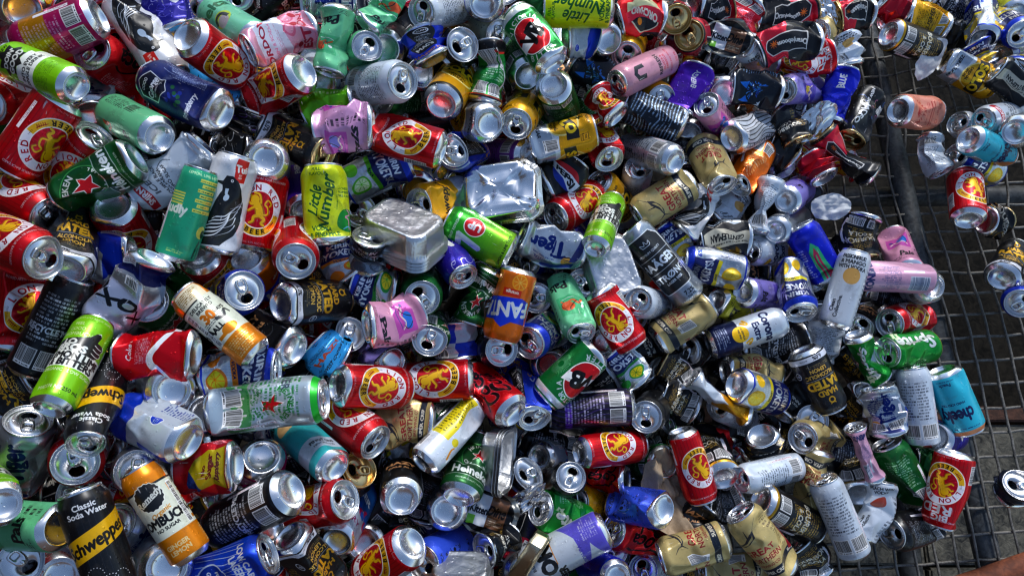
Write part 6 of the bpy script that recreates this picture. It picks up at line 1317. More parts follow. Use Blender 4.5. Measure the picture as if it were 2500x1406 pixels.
('lionbig', 'U', '0', (0.7795, 0.0615, 0.1342), (-0.2707, -0.1998, 0.7662, -0.5475), 0.134, 20, 'tall red can with big white lettering, just below the violet-blue can'),
('cleanpeach', 'K', 'p', (0.6232, -0.0894, 0.0957), (-0.2945, 0.4284, 0.4427, 0.7306), 0.1073, 0, 'pinched white can with terracotta blot, just below the navy-lettered pink can'),
('black', 'S', 'd', (0.775, -0.0589, 0.0461), (-0.0171, -0.5424, -0.0934, 0.8347), 0.1179, 160, 'dented plain black can, top showing, just right of the terracotta-dot white can'),
('blackgold', 'U', 'd', (0.6138, -0.0122, 0.1065), (-0.3596, 0.7482, -0.5437, -0.1234), 0.13, 180, 'dented black and gold bourbon can, just below the navy-lettered pink can'),
('konbini', 'K', 'n', (0.6394, 0.0133, 0.118), (0.5692, -0.5755, 0.2209, 0.5441), 0.1013, 180, 'squashed narrow pale pink can with navy lettering, just above the black-gold can'),
('heinsilver', 'S', 'c', (0.7806, 0.0569, 0.0278), (0.6385, -0.1124, -0.6292, -0.4287), 0.0547, 0, 'crumpled tall silver-green beer can, just left of the violet-blue can'),
('green', 'S', 'c', (0.7852, 0.0408, 0.0705), (0.7114, 0.0011, -0.7014, -0.044), 0.0547, 0, 'crumpled plain dark green can, just below the silver-green can'),
('vzero', 'S', 'd', (0.764, 0.0869, 0.0999), (-0.0177, 0.9218, 0.0831, 0.3783), 0.1179, 0, 'dented violet-blue swirl can, base showing, just right of the silver-green can'),
('navydark', 'S', 'c', (0.9113, -0.0141, 0.0565), (-0.3391, -0.0248, 0.209, 0.9169), 0.0547, 0, 'crumpled dark navy can, top showing, just right of the tall red can'),
]
DEEP = [  # random fill-ins lean to dark prints, putting gap shade into their colour
('tiger', 'S', 'f', (-0.6087, 0.5285, 0.4889), (0.5688, -0.5081, -0.6116, -0.2106), 0.0607, 0),
('lion', 'S', '0', (-0.7139, 0.6233, 0.5362), (-0.4606, -0.1082, 0.844, 0.2528), 0.1215, 0),
('kirin', 'S', 'f', (-0.6844, 0.709, 0.4862), (0.2624, -0.6761, -0.0302, 0.6879), 0.0608, 180),
('lime', 'S', 'd', (-0.6319, 0.7757, 0.426), (0.8334, 0.4171, -0.0344, 0.361), 0.1179, 0),
('lion', 'S', '0', (-0.7313, 0.5885, 0.4506), (0.7395, 0.2749, -0.1982, 0.5816), 0.1215, 60),
('kirin', 'S', 'f', (-0.571, 0.5968, 0.3992), (0.2136, -0.6849, -0.0745, 0.6926), 0.0607, 180),
('darkart', 'T', 'c', (-0.4416, 0.5263, 0.377), (0.7036, -0.0863, -0.6564, -0.2579), 0.0666, 0),
('cyan', 'S', '0', (-0.4226, 0.5806, 0.402), (0.7069, -0.5491, -0.3471, 0.2798), 0.1215, 90),
('white', 'S', '0', (-0.3012, 0.6154, 0.4211), (-0.3321, 0.4187, 0.8155, 0.2222), 0.1215, 0),
('schwep', 'K', '0', (-0.4353, 0.8189, 0.3172), (0.9441, 0.2131, 0.0547, -0.2454), 0.145, 0),
('tiger', 'S', 'f', (-0.2665, 0.7799, 0.3936), (0.1394, -0.431, -0.2744, 0.8482), 0.083, 180),
('black', 'S', '0', (-0.5532, 0.8235, 0.3668), (0.3641, 0.3766, -0.2219, 0.8224), 0.1215, 0),
('black', 'S', '0', (-0.2067, 0.686, 0.4072), (-0.3233, 0.8651, 0.3654, 0.1163), 0.1215, 0),
('cokez', 'S', 'd', (-0.2239, 0.7837, 0.2132), (0.8001, 0.0597, 0.0715, -0.5926), 0.1179, 0),
('black', 'S', 'd', (-0.3015, 0.7317, 0.2303), (0.9245, 0.1866, 0.1042, -0.3157), 0.1179, 0),
('green', 'S', 'd', (-0.1643, 0.6723, 0.2505), (0.1393, -0.2238, -0.2099, 0.9415), 0.1179, 180),
('white', 'K', '0', (-0.0791, 0.7235, 0.1995), (0.7454, 0.1043, -0.0232, 0.658), 0.145, 180),
('black', 'S', 'f', (0.1538, 0.7398, 0.2053), (-0.3214, 0.6701, 0.054, -0.6669), 0.0607, 180),
('solo', 'S', 'd', (0.4087, 0.8072, 0.1721), (-0.1898, 0.0978, 0.9196, 0.3298), 0.1179, 0),
('tui', 'S', 'f', (0.4485, 0.8082, 0.098), (0.757, -0.4823, -0.4268, 0.1104), 0.0608, 90),
('orange', 'S', '0', (0.5246, 0.7127, 0.1144), (-0.3222, 0.9195, -0.1608, -0.1575), 0.1215, 180),
('lion', 'S', '0', (-0.7438, 0.3848, 0.4957), (-0.0637, 0.9925, 0.0366, -0.0973), 0.1215, -30),
('purple', 'K', '0', (-0.3242, 0.4133, 0.3856), (-0.2001, 0.6669, -0.5982, -0.3967), 0.145, 180),
('kirin', 'S', 'f', (-0.1197, 0.5216, 0.2359), (0.6786, -0.1625, -0.6201, -0.3587), 0.0607, 0),
('black', 'S', '0', (-0.246, 0.4842, 0.2221), (0.9699, 0.2069, -0.0365, 0.1235), 0.1215, 0),
('green', 'S', 'd', (0.2062, 0.5928, 0.1344), (-0.105, 0.4226, 0.8639, 0.2531), 0.1179, 0),
('bluelager', 'S', '0', (0.0635, 0.4225, 0.0134), (0.9485, 0.1009, -0.1318, -0.2698), 0.1215, 0),
('vzero', 'S', 'd', (0.1432, 0.4825, 0.1026), (-0.1502, -0.2602, -0.1872, 0.9352), 0.1179, 180),
('orange', 'S', 'd', (0.4739, 0.6591, 0.0621), (0.0204, -0.3184, -0.2067, 0.9249), 0.1179, 180),
('hazy', 'S', 'f', (0.5083, 0.4271, 0.0584), (0.6874, 0.1517, -0.7103, -0.0023), 0.0607, 0),
('lion', 'S', '0', (-0.5783, 0.1518, 0.295), (0.2544, 0.0799, 0.044, 0.9628), 0.1215, 180),
('lion', 'S', '0', (-0.7411, 0.0815, 0.3687), (0.669, 0.1324, 0.2834, 0.6743), 0.1215, 180),
('black', 'S', '0', (-0.4405, 0.1326, 0.3246), (-0.4227, 0.2329, 0.8731, 0.0689), 0.1215, 0),
('palsperi', 'K', '0', (-0.1881, 0.1928, 0.3142), (-0.0755, 0.9586, 0.0536, -0.2692), 0.145, 180),
('black', 'S', 'd', (-0.2949, 0.2314, 0.2251), (-0.4501, 0.1537, -0.0853, 0.8755), 0.1179, 0),
('tui', 'S', 'd', (0.1615, 0.2555, 0.1656), (-0.0858, 0.1916, 0.9688, 0.132), 0.1179, 0),
('gn', 'S', 'd', (0.0657, 0.2051, 0.1978), (-0.1131, 0.1901, 0.9693, 0.1077), 0.1179, 0),
('blackgold', 'S', 'f', (0.1897, 0.1634, 0.1124), (0.654, -0.2388, -0.5791, -0.4243), 0.0608, 0),
('black', 'S', 'f', (0.3326, 0.1336, 0.0406), (0.9128, 0.0624, -0.392, 0.0957), 0.0607, 0),
('blackgold', 'S', '0', (0.5634, 0.1314, -0.0002), (0.0886, -0.0891, -0.0675, 0.9898), 0.1215, 0),
('purple', 'S', 'f', (0.7339, 0.2653, 0.0176), (0.6958, 0.0007, -0.6751, -0.2452), 0.0608, 0),
('silver', 'S', '0', (0.6975, 0.2118, 0.106), (-0.0317, 0.9246, 0.2195, 0.3099), 0.1215, 0),
('blackgold', 'S', 'd', (0.767, 0.1683, 0.1136), (-0.1343, 0.9816, -0.1361, 0.0045), 0.1179, 180),
('lion', 'S', '0', (-0.5605, -0.0229, 0.3351), (0.0953, -0.0729, 0.0662, 0.9906), 0.1215, 180),
('lion', 'S', '0', (-0.5906, 0.0541, 0.2943), (0.0771, 0.1038, 0.0073, 0.9916), 0.1215, 180),
('tiger', 'S', '0', (-0.5208, -0.0791, 0.3216), (0.1896, -0.0528, 0.1309, 0.9717), 0.1215, 180),
('silver', 'S', '0', (-0.5296, -0.0512, 0.3416), (-0.116, 0.8877, 0.4273, -0.1263), 0.1215, 0),
('tiger', 'S', '0', (-0.6716, -0.1289, 0.2467), (0.5287, 0.0797, 0.2451, 0.8087), 0.1215, 180),
('lion', 'S', '0', (-0.3566, -0.1354, 0.2294), (0.3378, -0.024, 0.1493, 0.929), 0.1215, 180),
('green', 'S', '0', (-0.4103, -0.0153, 0.3423), (0.0093, 0.8799, 0.3403, -0.3314), 0.1215, 180),
('black', 'S', '0', (-0.2277, -0.0827, 0.2676), (-0.0898, 0.8373, 0.5393, 0.0066), 0.1215, 0),
('black', 'S', 'd', (0.1958, -0.129, 0.0042), (0.8365, -0.0429, -0.1445, -0.5269), 0.1179, 0),
('black', 'S', 'p', (-0.795, 0.747, 0.48), (0.537, -0.017, 0.648, 0.541), 0.085, 184),
('cokez', 'S', 'p', (-0.708, 0.852, 0.473), (0.589, 0.444, 0.522, -0.429), 0.085, 197),
('lion', 'S', 'c', (-0.597, 0.829, 0.453), (0.16, 0.684, -0.241, -0.669), 0.085, 288),
('kirin', 'S', 'd', (-0.572, 0.785, 0.451), (0.336, -0.276, -0.706, -0.559), 0.121, 53),
('green', 'S', 'f', (-0.542, 0.819, 0.425), (0.624, -0.763, -0.039, -0.165), 0.085, 168),
('kirin', 'S', '0', (-0.517, 0.838, 0.421), (0.027, -0.747, -0.049, -0.662), 0.121, 248),
('black', 'S', 'f', (-0.314, 0.832, 0.393), (0.653, -0.681, -0.332, -0.021), 0.085, 302),
('blacktext', 'S', 'p', (-0.295, 0.866, 0.374), (0.392, -0.229, 0.725, 0.517), 0.085, 9),
('kirin', 'S', 'c', (-0.24, 0.902, 0.365), (0.489, 0.447, 0.581, 0.473), 0.085, 307),
('kirin', 'S', 'p', (-0.191, 0.923, 0.337), (0.64, -0.271, 0.589, -0.411), 0.085, 113),
('navydark', 'S', '0', (-0.043, 0.996, 0.297), (0.694, 0.398, 0.546, -0.249), 0.121, 249),
('cokez', 'S', 'f', (0.127, 0.987, 0.264), (0.141, 0.63, 0.408, -0.645), 0.085, 322),
('black', 'S', 'c', (0.226, 1.018, 0.19), (0.674, -0.579, 0.459, 0.002), 0.085, 313),
('black', 'S', '0', (0.297, 1.034, 0.171), (0.597, -0.614, 0.32, -0.405), 0.121, 41),
('green', 'S', 'd', (0.472, 1.098, 0.162), (0.449, 0.029, -0.725, 0.521), 0.121, 142),
('navydark', 'S', 'f', (0.578, 1.097, 0.146), (0.76, 0.301, -0.571, -0.077), 0.085, 24),
('navydark', 'S', 'c', (0.669, 1.062, 0.137), (0.481, 0.374, -0.664, -0.434), 0.085, 289),
('black', 'S', 'd', (-0.777, 0.779, 0.473), (0.436, 0.738, -0.047, -0.513), 0.121, 264),
('lion', 'S', 'f', (-0.727, 0.74, 0.461), (0.161, 0.681, 0.075, -0.711), 0.085, 352),
('navydark', 'S', 'p', (-0.763, 0.745, 0.456), (0.341, 0.563, 0.495, 0.567), 0.085, 229),
('black', 'S', '0', (-0.599, 0.794, 0.441), (0.649, 0.688, -0.235, -0.224), 0.121, 55),
('oranj', 'S', 'p', (-0.546, 0.782, 0.409), (0.016, 0.629, 0.23, -0.742), 0.085, 22),
('black', 'S', 'f', (-0.548, 0.81, 0.402), (0.592, 0.686, -0.172, 0.385), 0.085, 315),
('black', 'S', 'p', (-0.436, 0.79, 0.398), (0.573, 0.228, -0.679, -0.399), 0.085, 222),
('blackgold', 'S', 'd', (-0.452, 0.75, 0.382), (0.01, 0.463, 0.533, 0.709), 0.121, 4),
('black', 'S', 'p', (-0.402, 0.804, 0.351), (0.743, -0.017, 0.642, 0.191), 0.085, 150),
('navydark', 'S', '0', (-0.274, 0.752, 0.356), (0.315, -0.181, -0.715, -0.597), 0.121, 157),
('oranj', 'S', 'p', (-0.253, 0.812, 0.324), (0.651, -0.473, 0.581, -0.121), 0.085, 25),
('black', 'S', 'c', (-0.152, 0.893, 0.322), (0.48, 0.424, -0.548, 0.538), 0.085, 162),
('navydark', 'S', 'p', (-0.085, 0.873, 0.283), (0.605, 0.04, 0.649, -0.459), 0.085, 131),
('kirin', 'S', 'f', (0.016, 0.901, 0.279), (0.723, 0.469, -0.474, 0.181), 0.085, 42),
('blackgold', 'S', 'd', (0.154, 0.934, 0.212), (0.076, -0.527, -0.437, 0.725), 0.121, 105),
('blackgold', 'S', 'p', (0.222, 0.939, 0.2), (0.697, 0.078, -0.709, -0.068), 0.085, 175),
('black', 'S', 'f', (0.262, 0.891, 0.179), (0.154, -0.509, 0.549, 0.646), 0.085, 45),
('hazy', 'S', 'd', (0.384, 0.977, 0.143), (0.738, 0.217, -0.618, -0.166), 0.121, 287),
('lion', 'S', 'p', (0.466, 0.95, 0.144), (0.376, 0.238, -0.725, -0.526), 0.085, 10),
('black', 'S', 'c', (0.55, 0.946, 0.116), (0.724, -0.554, -0.406, 0.061), 0.085, 213),
('hard', 'S', 'p', (0.608, 1.024, 0.109), (0.357, 0.556, -0.527, 0.535), 0.085, 81),
('black', 'S', 'd', (0.725, 0.975, 0.091), (0.463, -0.11, -0.69, -0.545), 0.121, 66),
('navydark', 'S', 'c', (-0.918, 0.654, 0.467), (0.609, 0.159, 0.682, 0.372), 0.085, 344),
('hazy', 'S', 'd', (-0.828, 0.598, 0.458), (0.094, 0.063, 0.653, 0.749), 0.121, 295),
('kirin', 'S', '0', (-0.756, 0.617, 0.469), (0.244, -0.025, 0.718, 0.652), 0.121, 184),
('navydark', 'S', 'd', (-0.757, 0.679, 0.443), (0.445, 0.382, 0.632, 0.507), 0.121, 145),
('cokez', 'S', 'd', (-0.707, 0.66, 0.439), (0.11, -0.738, -0.023, -0.665), 0.121, 44),
('black', 'S', 'c', (-0.537, 0.728, 0.418), (0.077, -0.584, -0.44, 0.678), 0.085, 140),
('blacktext', 'S', 'f', (-0.543, 0.68, 0.395), (0.086, -0.231, 0.698, 0.672), 0.085, 106),
('navydark', 'S', '0', (-0.431, 0.754, 0.381), (0.401, -0.156, -0.73, 0.531), 0.121, 254),
('hard', 'S', 'c', (-0.422, 0.687, 0.358), (0.388, 0.127, 0.643, 0.648), 0.085, 245),
('cokez', 'S', 'p', (-0.305, 0.739, 0.349), (0.709, 0.1, -0.673, -0.187), 0.085, 139),
('oranj', 'S', '0', (-0.299, 0.789, 0.343), (0.463, 0.346, 0.673, -0.461), 0.121, 291),
('oranj', 'S', 'p', (-0.168, 0.81, 0.316), (0.657, 0.601, -0.449, -0.079), 0.085, 346),
('green', 'S', 'p', (-0.124, 0.803, 0.3), (0.336, 0.636, 0.275, -0.638), 0.085, 181),
('hazy', 'S', 'p', (-0.03, 0.767, 0.275), (0.509, -0.566, -0.472, 0.445), 0.085, 113),
('oranj', 'S', 'c', (0.0, 0.779, 0.222), (0.152, 0.216, 0.612, 0.746), 0.085, 255),
('kirin', 'S', '0', (0.087, 0.773, 0.222), (0.19, -0.125, 0.755, 0.615), 0.121, 326),
('blackgold', 'S', 'f', (0.127, 0.865, 0.167), (0.135, -0.44, 0.473, -0.752), 0.085, 82),
('hard', 'S', 'c', (0.206, 0.871, 0.161), (0.706, -0.309, 0.572, -0.281), 0.085, 163),
('lion', 'S', 'f', (0.395, 0.879, 0.135), (0.35, -0.535, -0.534, 0.553), 0.085, 111),
('black', 'S', 'f', (0.443, 0.849, 0.115), (0.654, -0.365, -0.554, -0.363), 0.085, 20),
('lion', 'S', 'd', (0.484, 0.92, 0.09), (0.266, 0.706, 0.084, 0.651), 0.121, 186),
('hazy', 'S', 'p', (0.663, 0.891, 0.087), (0.473, -0.591, -0.399, 0.518), 0.085, 325),
('navydark', 'S', 'p', (-0.8, 0.599, 0.47), (0.462, 0.606, -0.34, -0.551), 0.085, 14),
('black', 'S', 'd', (-0.859, 0.593, 0.456), (0.444, 0.613, 0.349, 0.552), 0.121, 322),
('hard', 'S', '0', (-0.7, 0.627, 0.449), (0.651, 0.637, -0.179, -0.372), 0.121, 349),
('black', 'S', 'f', (-0.749, 0.634, 0.436), (0.538, -0.3, 0.614, -0.494), 0.085, 161),
('black', 'S', 'c', (-0.638, 0.581, 0.411), (0.74, -0.656, 0.032, 0.143), 0.085, 125),
('black', 'S', 'd', (-0.625, 0.667, 0.409), (0.457, 0.701, 0.188, 0.514), 0.121, 319),
('blacktext', 'S', '0', (-0.599, 0.657, 0.373), (0.555, 0.475, 0.438, 0.524), 0.121, 355),
('black', 'S', 'p', (-0.437, 0.641, 0.365), (0.218, -0.691, 0.237, 0.647), 0.085, 6),
('hard', 'S', '0', (-0.474, 0.674, 0.341), (0.237, 0.665, 0.034, 0.708), 0.121, 264),
('kirin', 'S', 'c', (-0.339, 0.719, 0.355), (0.66, 0.741, -0.069, 0.103), 0.085, 2),
('navydark', 'S', 'd', (-0.268, 0.615, 0.333), (0.644, -0.706, 0.192, 0.224), 0.121, 60),
('lion', 'S', 'c', (-0.245, 0.667, 0.29), (0.535, -0.737, 0.181, -0.372), 0.085, 58),
('blackgold', 'S', 'd', (-0.094, 0.7, 0.286), (0.344, -0.643, -0.244, 0.639), 0.121, 34),
('black', 'S', 'f', (-0.105, 0.759, 0.255), (0.169, -0.341, 0.587, -0.714), 0.085, 24),
('oranj', 'S', 'c', (-0.031, 0.72, 0.227), (0.448, 0.231, 0.7, 0.505), 0.085, 186),
('hazy', 'S', 'd', (0.158, 0.788, 0.201), (0.708, 0.186, -0.674, 0.101), 0.121, 211),
('blackgold', 'S', 'd', (0.227, 0.794, 0.174), (0.084, -0.528, -0.506, 0.677), 0.121, 3),
('hard', 'S', 'd', (0.287, 0.727, 0.121), (0.692, -0.674, -0.247, -0.079), 0.121, 302),
('black', 'S', 'p', (0.366, 0.82, 0.118), (0.446, 0.654, 0.373, -0.484), 0.085, 194),
('black', 'S', '0', (0.447, 0.873, 0.102), (0.256, 0.411, 0.578, -0.657), 0.121, 101),
('lion', 'S', 'c', (0.507, 0.829, 0.077), (0.195, -0.324, 0.623, -0.685), 0.085, 250),
('blacktext', 'S', 'd', (0.611, 0.866, 0.066), (0.126, 0.036, -0.704, 0.699), 0.121, 118),
('green', 'S', 'f', (-0.783, 0.468, 0.476), (0.523, -0.626, 0.411, 0.406), 0.085, 142),
('navydark', 'S', '0', (-0.684, 0.495, 0.435), (0.249, -0.626, 0.229, 0.702), 0.121, 329),
('lion', 'S', 'd', (-0.732, 0.574, 0.43), (0.584, 0.631, 0.233, 0.455), 0.121, 157),
('black', 'S', 'c', (-0.591, 0.578, 0.404), (0.18, -0.647, -0.364, 0.646), 0.085, 242),
('cokez', 'S', 'f', (-0.579, 0.619, 0.401), (0.547, 0.556, 0.495, -0.384), 0.085, 205),
('black', 'S', 'p', (-0.501, 0.577, 0.37), (0.305, 0.727, -0.04, -0.614), 0.085, 42),
('hard', 'S', '0', (-0.476, 0.529, 0.368), (0.378, -0.343, 0.598, 0.618), 0.121, 295),
('black', 'S', 'c', (-0.377, 0.566, 0.361), (0.651, -0.34, -0.678, -0.031), 0.085, 140),
('black', 'S', 'f', (-0.34, 0.57, 0.317), (0.544, -0.538, 0.499, 0.407), 0.085, 161),
('black', 'S', '0', (-0.29, 0.651, 0.307), (0.664, 0.536, 0.448, -0.269), 0.121, 316),
('lion', 'S', 'd', (-0.269, 0.652, 0.277), (0.221, 0.672, -0.175, 0.685), 0.121, 238),
('black', 'S', 'd', (-0.08, 0.655, 0.254), (0.388, 0.698, -0.205, -0.566), 0.121, 172),
('black', 'S', 'f', (-0.049, 0.695, 0.238), (0.069, -0.293, -0.694, 0.654), 0.085, 214),
('lion', 'S', 'c', (0.032, 0.654, 0.221), (0.613, 0.011, -0.764, -0.203), 0.085, 219),
('hard', 'S', 'c', (0.093, 0.629, 0.183), (0.208, -0.474, 0.529, 0.672), 0.085, 247),
('green', 'S', 'd', (0.186, 0.647, 0.158), (0.524, -0.667, 0.188, 0.494), 0.121, 35),
('green', 'S', 'f', (0.275, 0.763, 0.115), (0.333, 0.062, -0.689, 0.641), 0.085, 338),
('oranj', 'S', 'c', (0.356, 0.736, 0.098), (0.51, -0.024, -0.72, 0.47), 0.085, 2),
('black', 'S', 'p', (0.487, 0.723, 0.076), (0.707, 0.128, -0.695, 0.036), 0.085, 107),
('black', 'S', '0', (0.572, 0.697, 0.055), (0.155, 0.543, -0.462, -0.684), 0.121, 42),
('black', 'S', 'd', (0.624, 0.682, 0.051), (0.706, -0.705, -0.048, 0.037), 0.121, 339),
('blacktext', 'S', 'p', (0.669, 0.783, 0.032), (0.681, 0.512, 0.481, 0.207), 0.085, 272),
('hazy', 'S', '0', (-0.814, 0.488, 0.467), (0.356, 0.724, -0.161, 0.568), 0.121, 16),
('lion', 'S', 'c', (-0.72, 0.494, 0.438), (0.56, 0.37, -0.655, 0.348), 0.085, 339),
('lion', 'S', 'f', (-0.713, 0.509, 0.417), (0.441, 0.729, 0.064, 0.519), 0.085, 118),
('navydark', 'S', 'p', (-0.686, 0.49, 0.407), (0.408, -0.629, 0.31, -0.585), 0.085, 46),
('navydark', 'S', 'c', (-0.604, 0.543, 0.379), (0.73, 0.659, 0.141, 0.113), 0.085, 195),
('black', 'S', 'f', (-0.497, 0.497, 0.352), (0.724, -0.33, -0.603, -0.052), 0.085, 36),
('black', 'S', 'c', (-0.449, 0.542, 0.353), (0.137, 0.448, 0.605, -0.643), 0.085, 183),
('green', 'S', 'd', (-0.439, 0.575, 0.325), (0.522, 0.401, 0.651, -0.379), 0.121, 206),
('kirin', 'S', '0', (-0.409, 0.541, 0.32), (0.583, -0.062, 0.763, -0.272), 0.121, 299),
('hazy', 'S', 'f', (-0.263, 0.593, 0.29), (0.004, -0.062, -0.715, 0.697), 0.085, 303),
('navydark', 'S', 'd', (-0.229, 0.496, 0.24), (0.235, -0.328, -0.565, -0.72), 0.121, 246),
('kirin', 'S', 'c', (-0.148, 0.524, 0.229), (0.284, -0.054, 0.697, 0.656), 0.085, 244),
('black', 'S', 'c', (-0.106, 0.544, 0.196), (0.683, -0.549, 0.388, -0.286), 0.085, 43),
('blacktext', 'S', 'c', (-0.011, 0.542, 0.185), (0.719, -0.578, 0.343, 0.177), 0.085, 88),
('navydark', 'S', '0', (0.132, 0.659, 0.14), (0.534, 0.114, -0.674, 0.497), 0.121, 127),
('blacktext', 'S', 'f', (0.135, 0.592, 0.126), (0.039, 0.666, 0.1, 0.738), 0.085, 156),
('lion', 'S', 'c', (0.304, 0.663, 0.107), (0.68, 0.508, -0.487, -0.208), 0.085, 166),
('navydark', 'S', 'f', (0.395, 0.671, 0.075), (0.438, -0.165, -0.681, 0.564), 0.085, 149),
('hard', 'S', '0', (0.479, 0.68, 0.064), (0.175, 0.692, 0.153, -0.684), 0.121, 306),
('lion', 'S', 'f', (0.506, 0.623, 0.034), (0.175, -0.481, -0.527, -0.679), 0.085, 54),
('lion', 'S', 'd', (0.569, 0.711, 0.034), (0.037, 0.449, -0.55, 0.703), 0.121, 341),
('lion', 'S', 'p', (0.653, 0.678, 0.033), (0.501, 0.657, 0.262, 0.499), 0.085, 126),
('blacktext', 'S', '0', (-0.831, 0.352, 0.446), (0.339, 0.242, 0.685, 0.598), 0.121, 201),
('black', 'S', 'c', (-0.741, 0.455, 0.432), (0.122, -0.189, 0.694, -0.684), 0.085, 226),
('black', 'S', 'd', (-0.729, 0.452, 0.428), (0.151, -0.619, 0.448, -0.627), 0.121, 157),
('lion', 'S', 'p', (-0.633, 0.364, 0.402), (0.484, -0.547, -0.35, -0.587), 0.085, 141),
('hard', 'S', '0', (-0.544, 0.477, 0.374), (0.534, 0.689, -0.077, -0.484), 0.121, 12),
('lion', 'S', 'c', (-0.474, 0.413, 0.362), (0.528, 0.12, -0.73, -0.418), 0.085, 58),
('oranj', 'S', 'c', (-0.437, 0.48, 0.32), (0.321, 0.578, 0.425, -0.618), 0.085, 214),
('lion', 'S', 'f', (-0.433, 0.463, 0.306), (0.082, 0.726, 0.169, 0.662), 0.085, 183),
('blackgold', 'S', 'f', (-0.313, 0.498, 0.28), (0.69, 0.47, -0.44, 0.331), 0.085, 50),
('green', 'S', 'f', (-0.306, 0.522, 0.271), (0.191, 0.548, -0.514, 0.632), 0.085, 247),
('navydark', 'S', 'c', (-0.237, 0.506, 0.231), (0.082, -0.531, 0.387, -0.749), 0.085, 279),
('cokez', 'S', 'p', (-0.083, 0.486, 0.224), (0.28, -0.701, -0.18, 0.631), 0.085, 234),
('navydark', 'S', 'f', (-0.1, 0.478, 0.198), (0.198, 0.571, 0.44, 0.665), 0.085, 284),
('navydark', 'S', 'd', (0.026, 0.566, 0.138), (0.628, 0.452, -0.48, 0.413), 0.121, 292),
('hard', 'S', 'd', (0.065, 0.483, 0.138), (0.628, -0.694, -0.231, -0.265), 0.121, 10),
('hard', 'S', 'p', (0.146, 0.569, 0.096), (0.634, 0.03, 0.682, -0.363), 0.085, 307),
('oranj', 'S', 'd', (0.216, 0.593, 0.089), (0.129, 0.579, -0.378, 0.711), 0.121, 212),
('blacktext', 'S', 'p', (0.303, 0.501, 0.064), (0.704, -0.581, 0.407, -0.04), 0.085, 236),
('kirin', 'S', 'p', (0.42, 0.599, 0.057), (0.42, 0.242, -0.66, 0.574), 0.085, 88),
('black', 'S', 'd', (0.516, 0.492, 0.034), (0.68, -0.703, 0.07, 0.195), 0.121, 216),
('navydark', 'S', 'd', (0.546, 0.507, 0.034), (0.632, -0.691, 0.145, -0.321), 0.121, 102),
('green', 'S', 'c', (-0.78, 0.339, 0.44), (0.387, 0.525, -0.484, -0.584), 0.085, 274),
('hazy', 'S', '0', (-0.828, 0.354, 0.442), (0.554, -0.214, 0.686, -0.42), 0.121, 185),
('green', 'S', 'c', (-0.751, 0.345, 0.438), (0.698, 0.381, 0.556, 0.241), 0.085, 291),
('kirin', 'S', 'p', (-0.699, 0.322, 0.393), (0.097, 0.512, 0.441, 0.731), 0.085, 28),
('navydark', 'S', 'p', (-0.65, 0.377, 0.4), (0.73, 0.388, 0.538, 0.162), 0.085, 241),
('black', 'S', 'f', (-0.525, 0.376, 0.375), (0.409, -0.558, -0.417, 0.59), 0.085, 123),
('kirin', 'S', 'f', (-0.484, 0.327, 0.357), (0.639, -0.633, -0.302, 0.315), 0.085, 198),
('navydark', 'S', 'd', (-0.506, 0.314, 0.319), (0.639, -0.642, 0.045, -0.422), 0.121, 173),
('kirin', 'S', 'c', (-0.376, 0.357, 0.313), (0.419, -0.731, 0.104, 0.528), 0.085, 247),
('hazy', 'S', '0', (-0.405, 0.384, 0.276), (0.675, -0.045, 0.689, 0.262), 0.121, 68),
('navydark', 'S', 'f', (-0.235, 0.446, 0.271), (0.454, 0.732, 0.157, -0.484), 0.085, 45),
('lion', 'S', 'c', (-0.242, 0.414, 0.224), (0.597, 0.253, 0.715, 0.261), 0.085, 144),
('navydark', 'S', 'd', (-0.161, 0.373, 0.214), (0.183, 0.281, 0.641, 0.69), 0.121, 169),
('black', 'S', 'p', (-0.089, 0.396, 0.186), (0.714, -0.52, 0.396, 0.252), 0.085, 229),
('kirin', 'S', '0', (-0.051, 0.478, 0.146), (0.434, 0.691, 0.257, 0.519), 0.121, 242),
('kirin', 'S', 'c', (0.066, 0.402, 0.117), (0.717, -0.403, 0.532, 0.2), 0.085, 273),
('lion', 'S', 'f', (0.202, 0.466, 0.098), (0.465, 0.052, -0.756, 0.457), 0.085, 100),
('cokez', 'S', 'p', (0.291, 0.46, 0.055), (0.607, 0.058, -0.706, -0.36), 0.085, 277),
('black', 'S', 'f', (0.314, 0.471, 0.046), (0.303, 0.699, 0.143, 0.632), 0.085, 121),
('kirin', 'S', 'p', (0.409, 0.519, 0.034), (0.085, -0.16, 0.685, -0.705), 0.085, 27),
('green', 'S', 'f', (0.494, 0.46, 0.034), (0.153, -0.523, -0.47, -0.695), 0.085, 314),
('blackgold', 'S', 'f', (0.616, 0.451, 0.034), (0.423, -0.675, -0.206, 0.568), 0.085, 211),
('black', 'S', 'f', (0.685, 0.41, 0.035), (0.697, -0.703, -0.118, -0.083), 0.085, 89),
('black', 'S', 'c', (-0.765, 0.278, 0.45), (0.153, -0.71, -0.082, 0.682), 0.085, 203),
('hazy', 'S', 'd', (-0.687, 0.321, 0.458), (0.334, -0.364, -0.633, 0.596), 0.121, 110),
('blacktext', 'S', 'c', (-0.684, 0.234, 0.444), (0.377, -0.499, 0.572, 0.531), 0.085, 18),
('hazy', 'S', 'c', (-0.69, 0.262, 0.414), (0.141, 0.216, 0.608, 0.751), 0.085, 208),
('cokez', 'S', 'd', (-0.565, 0.335, 0.394), (0.243, 0.609, 0.409, -0.635), 0.121, 79),
('blacktext', 'S', 'c', (-0.588, 0.249, 0.372), (0.676, -0.689, 0.24, -0.098), 0.085, 170),
('green', 'S', '0', (-0.555, 0.341, 0.325), (0.576, 0.641, 0.278, 0.424), 0.121, 41),
('blackgold', 'S', 'd', (-0.406, 0.367, 0.317), (0.739, 0.434, -0.513, 0.037), 0.121, 311),
('cokez', 'S', 'p', (-0.418, 0.347, 0.303), (0.299, 0.641, -0.354, 0.612), 0.085, 238),
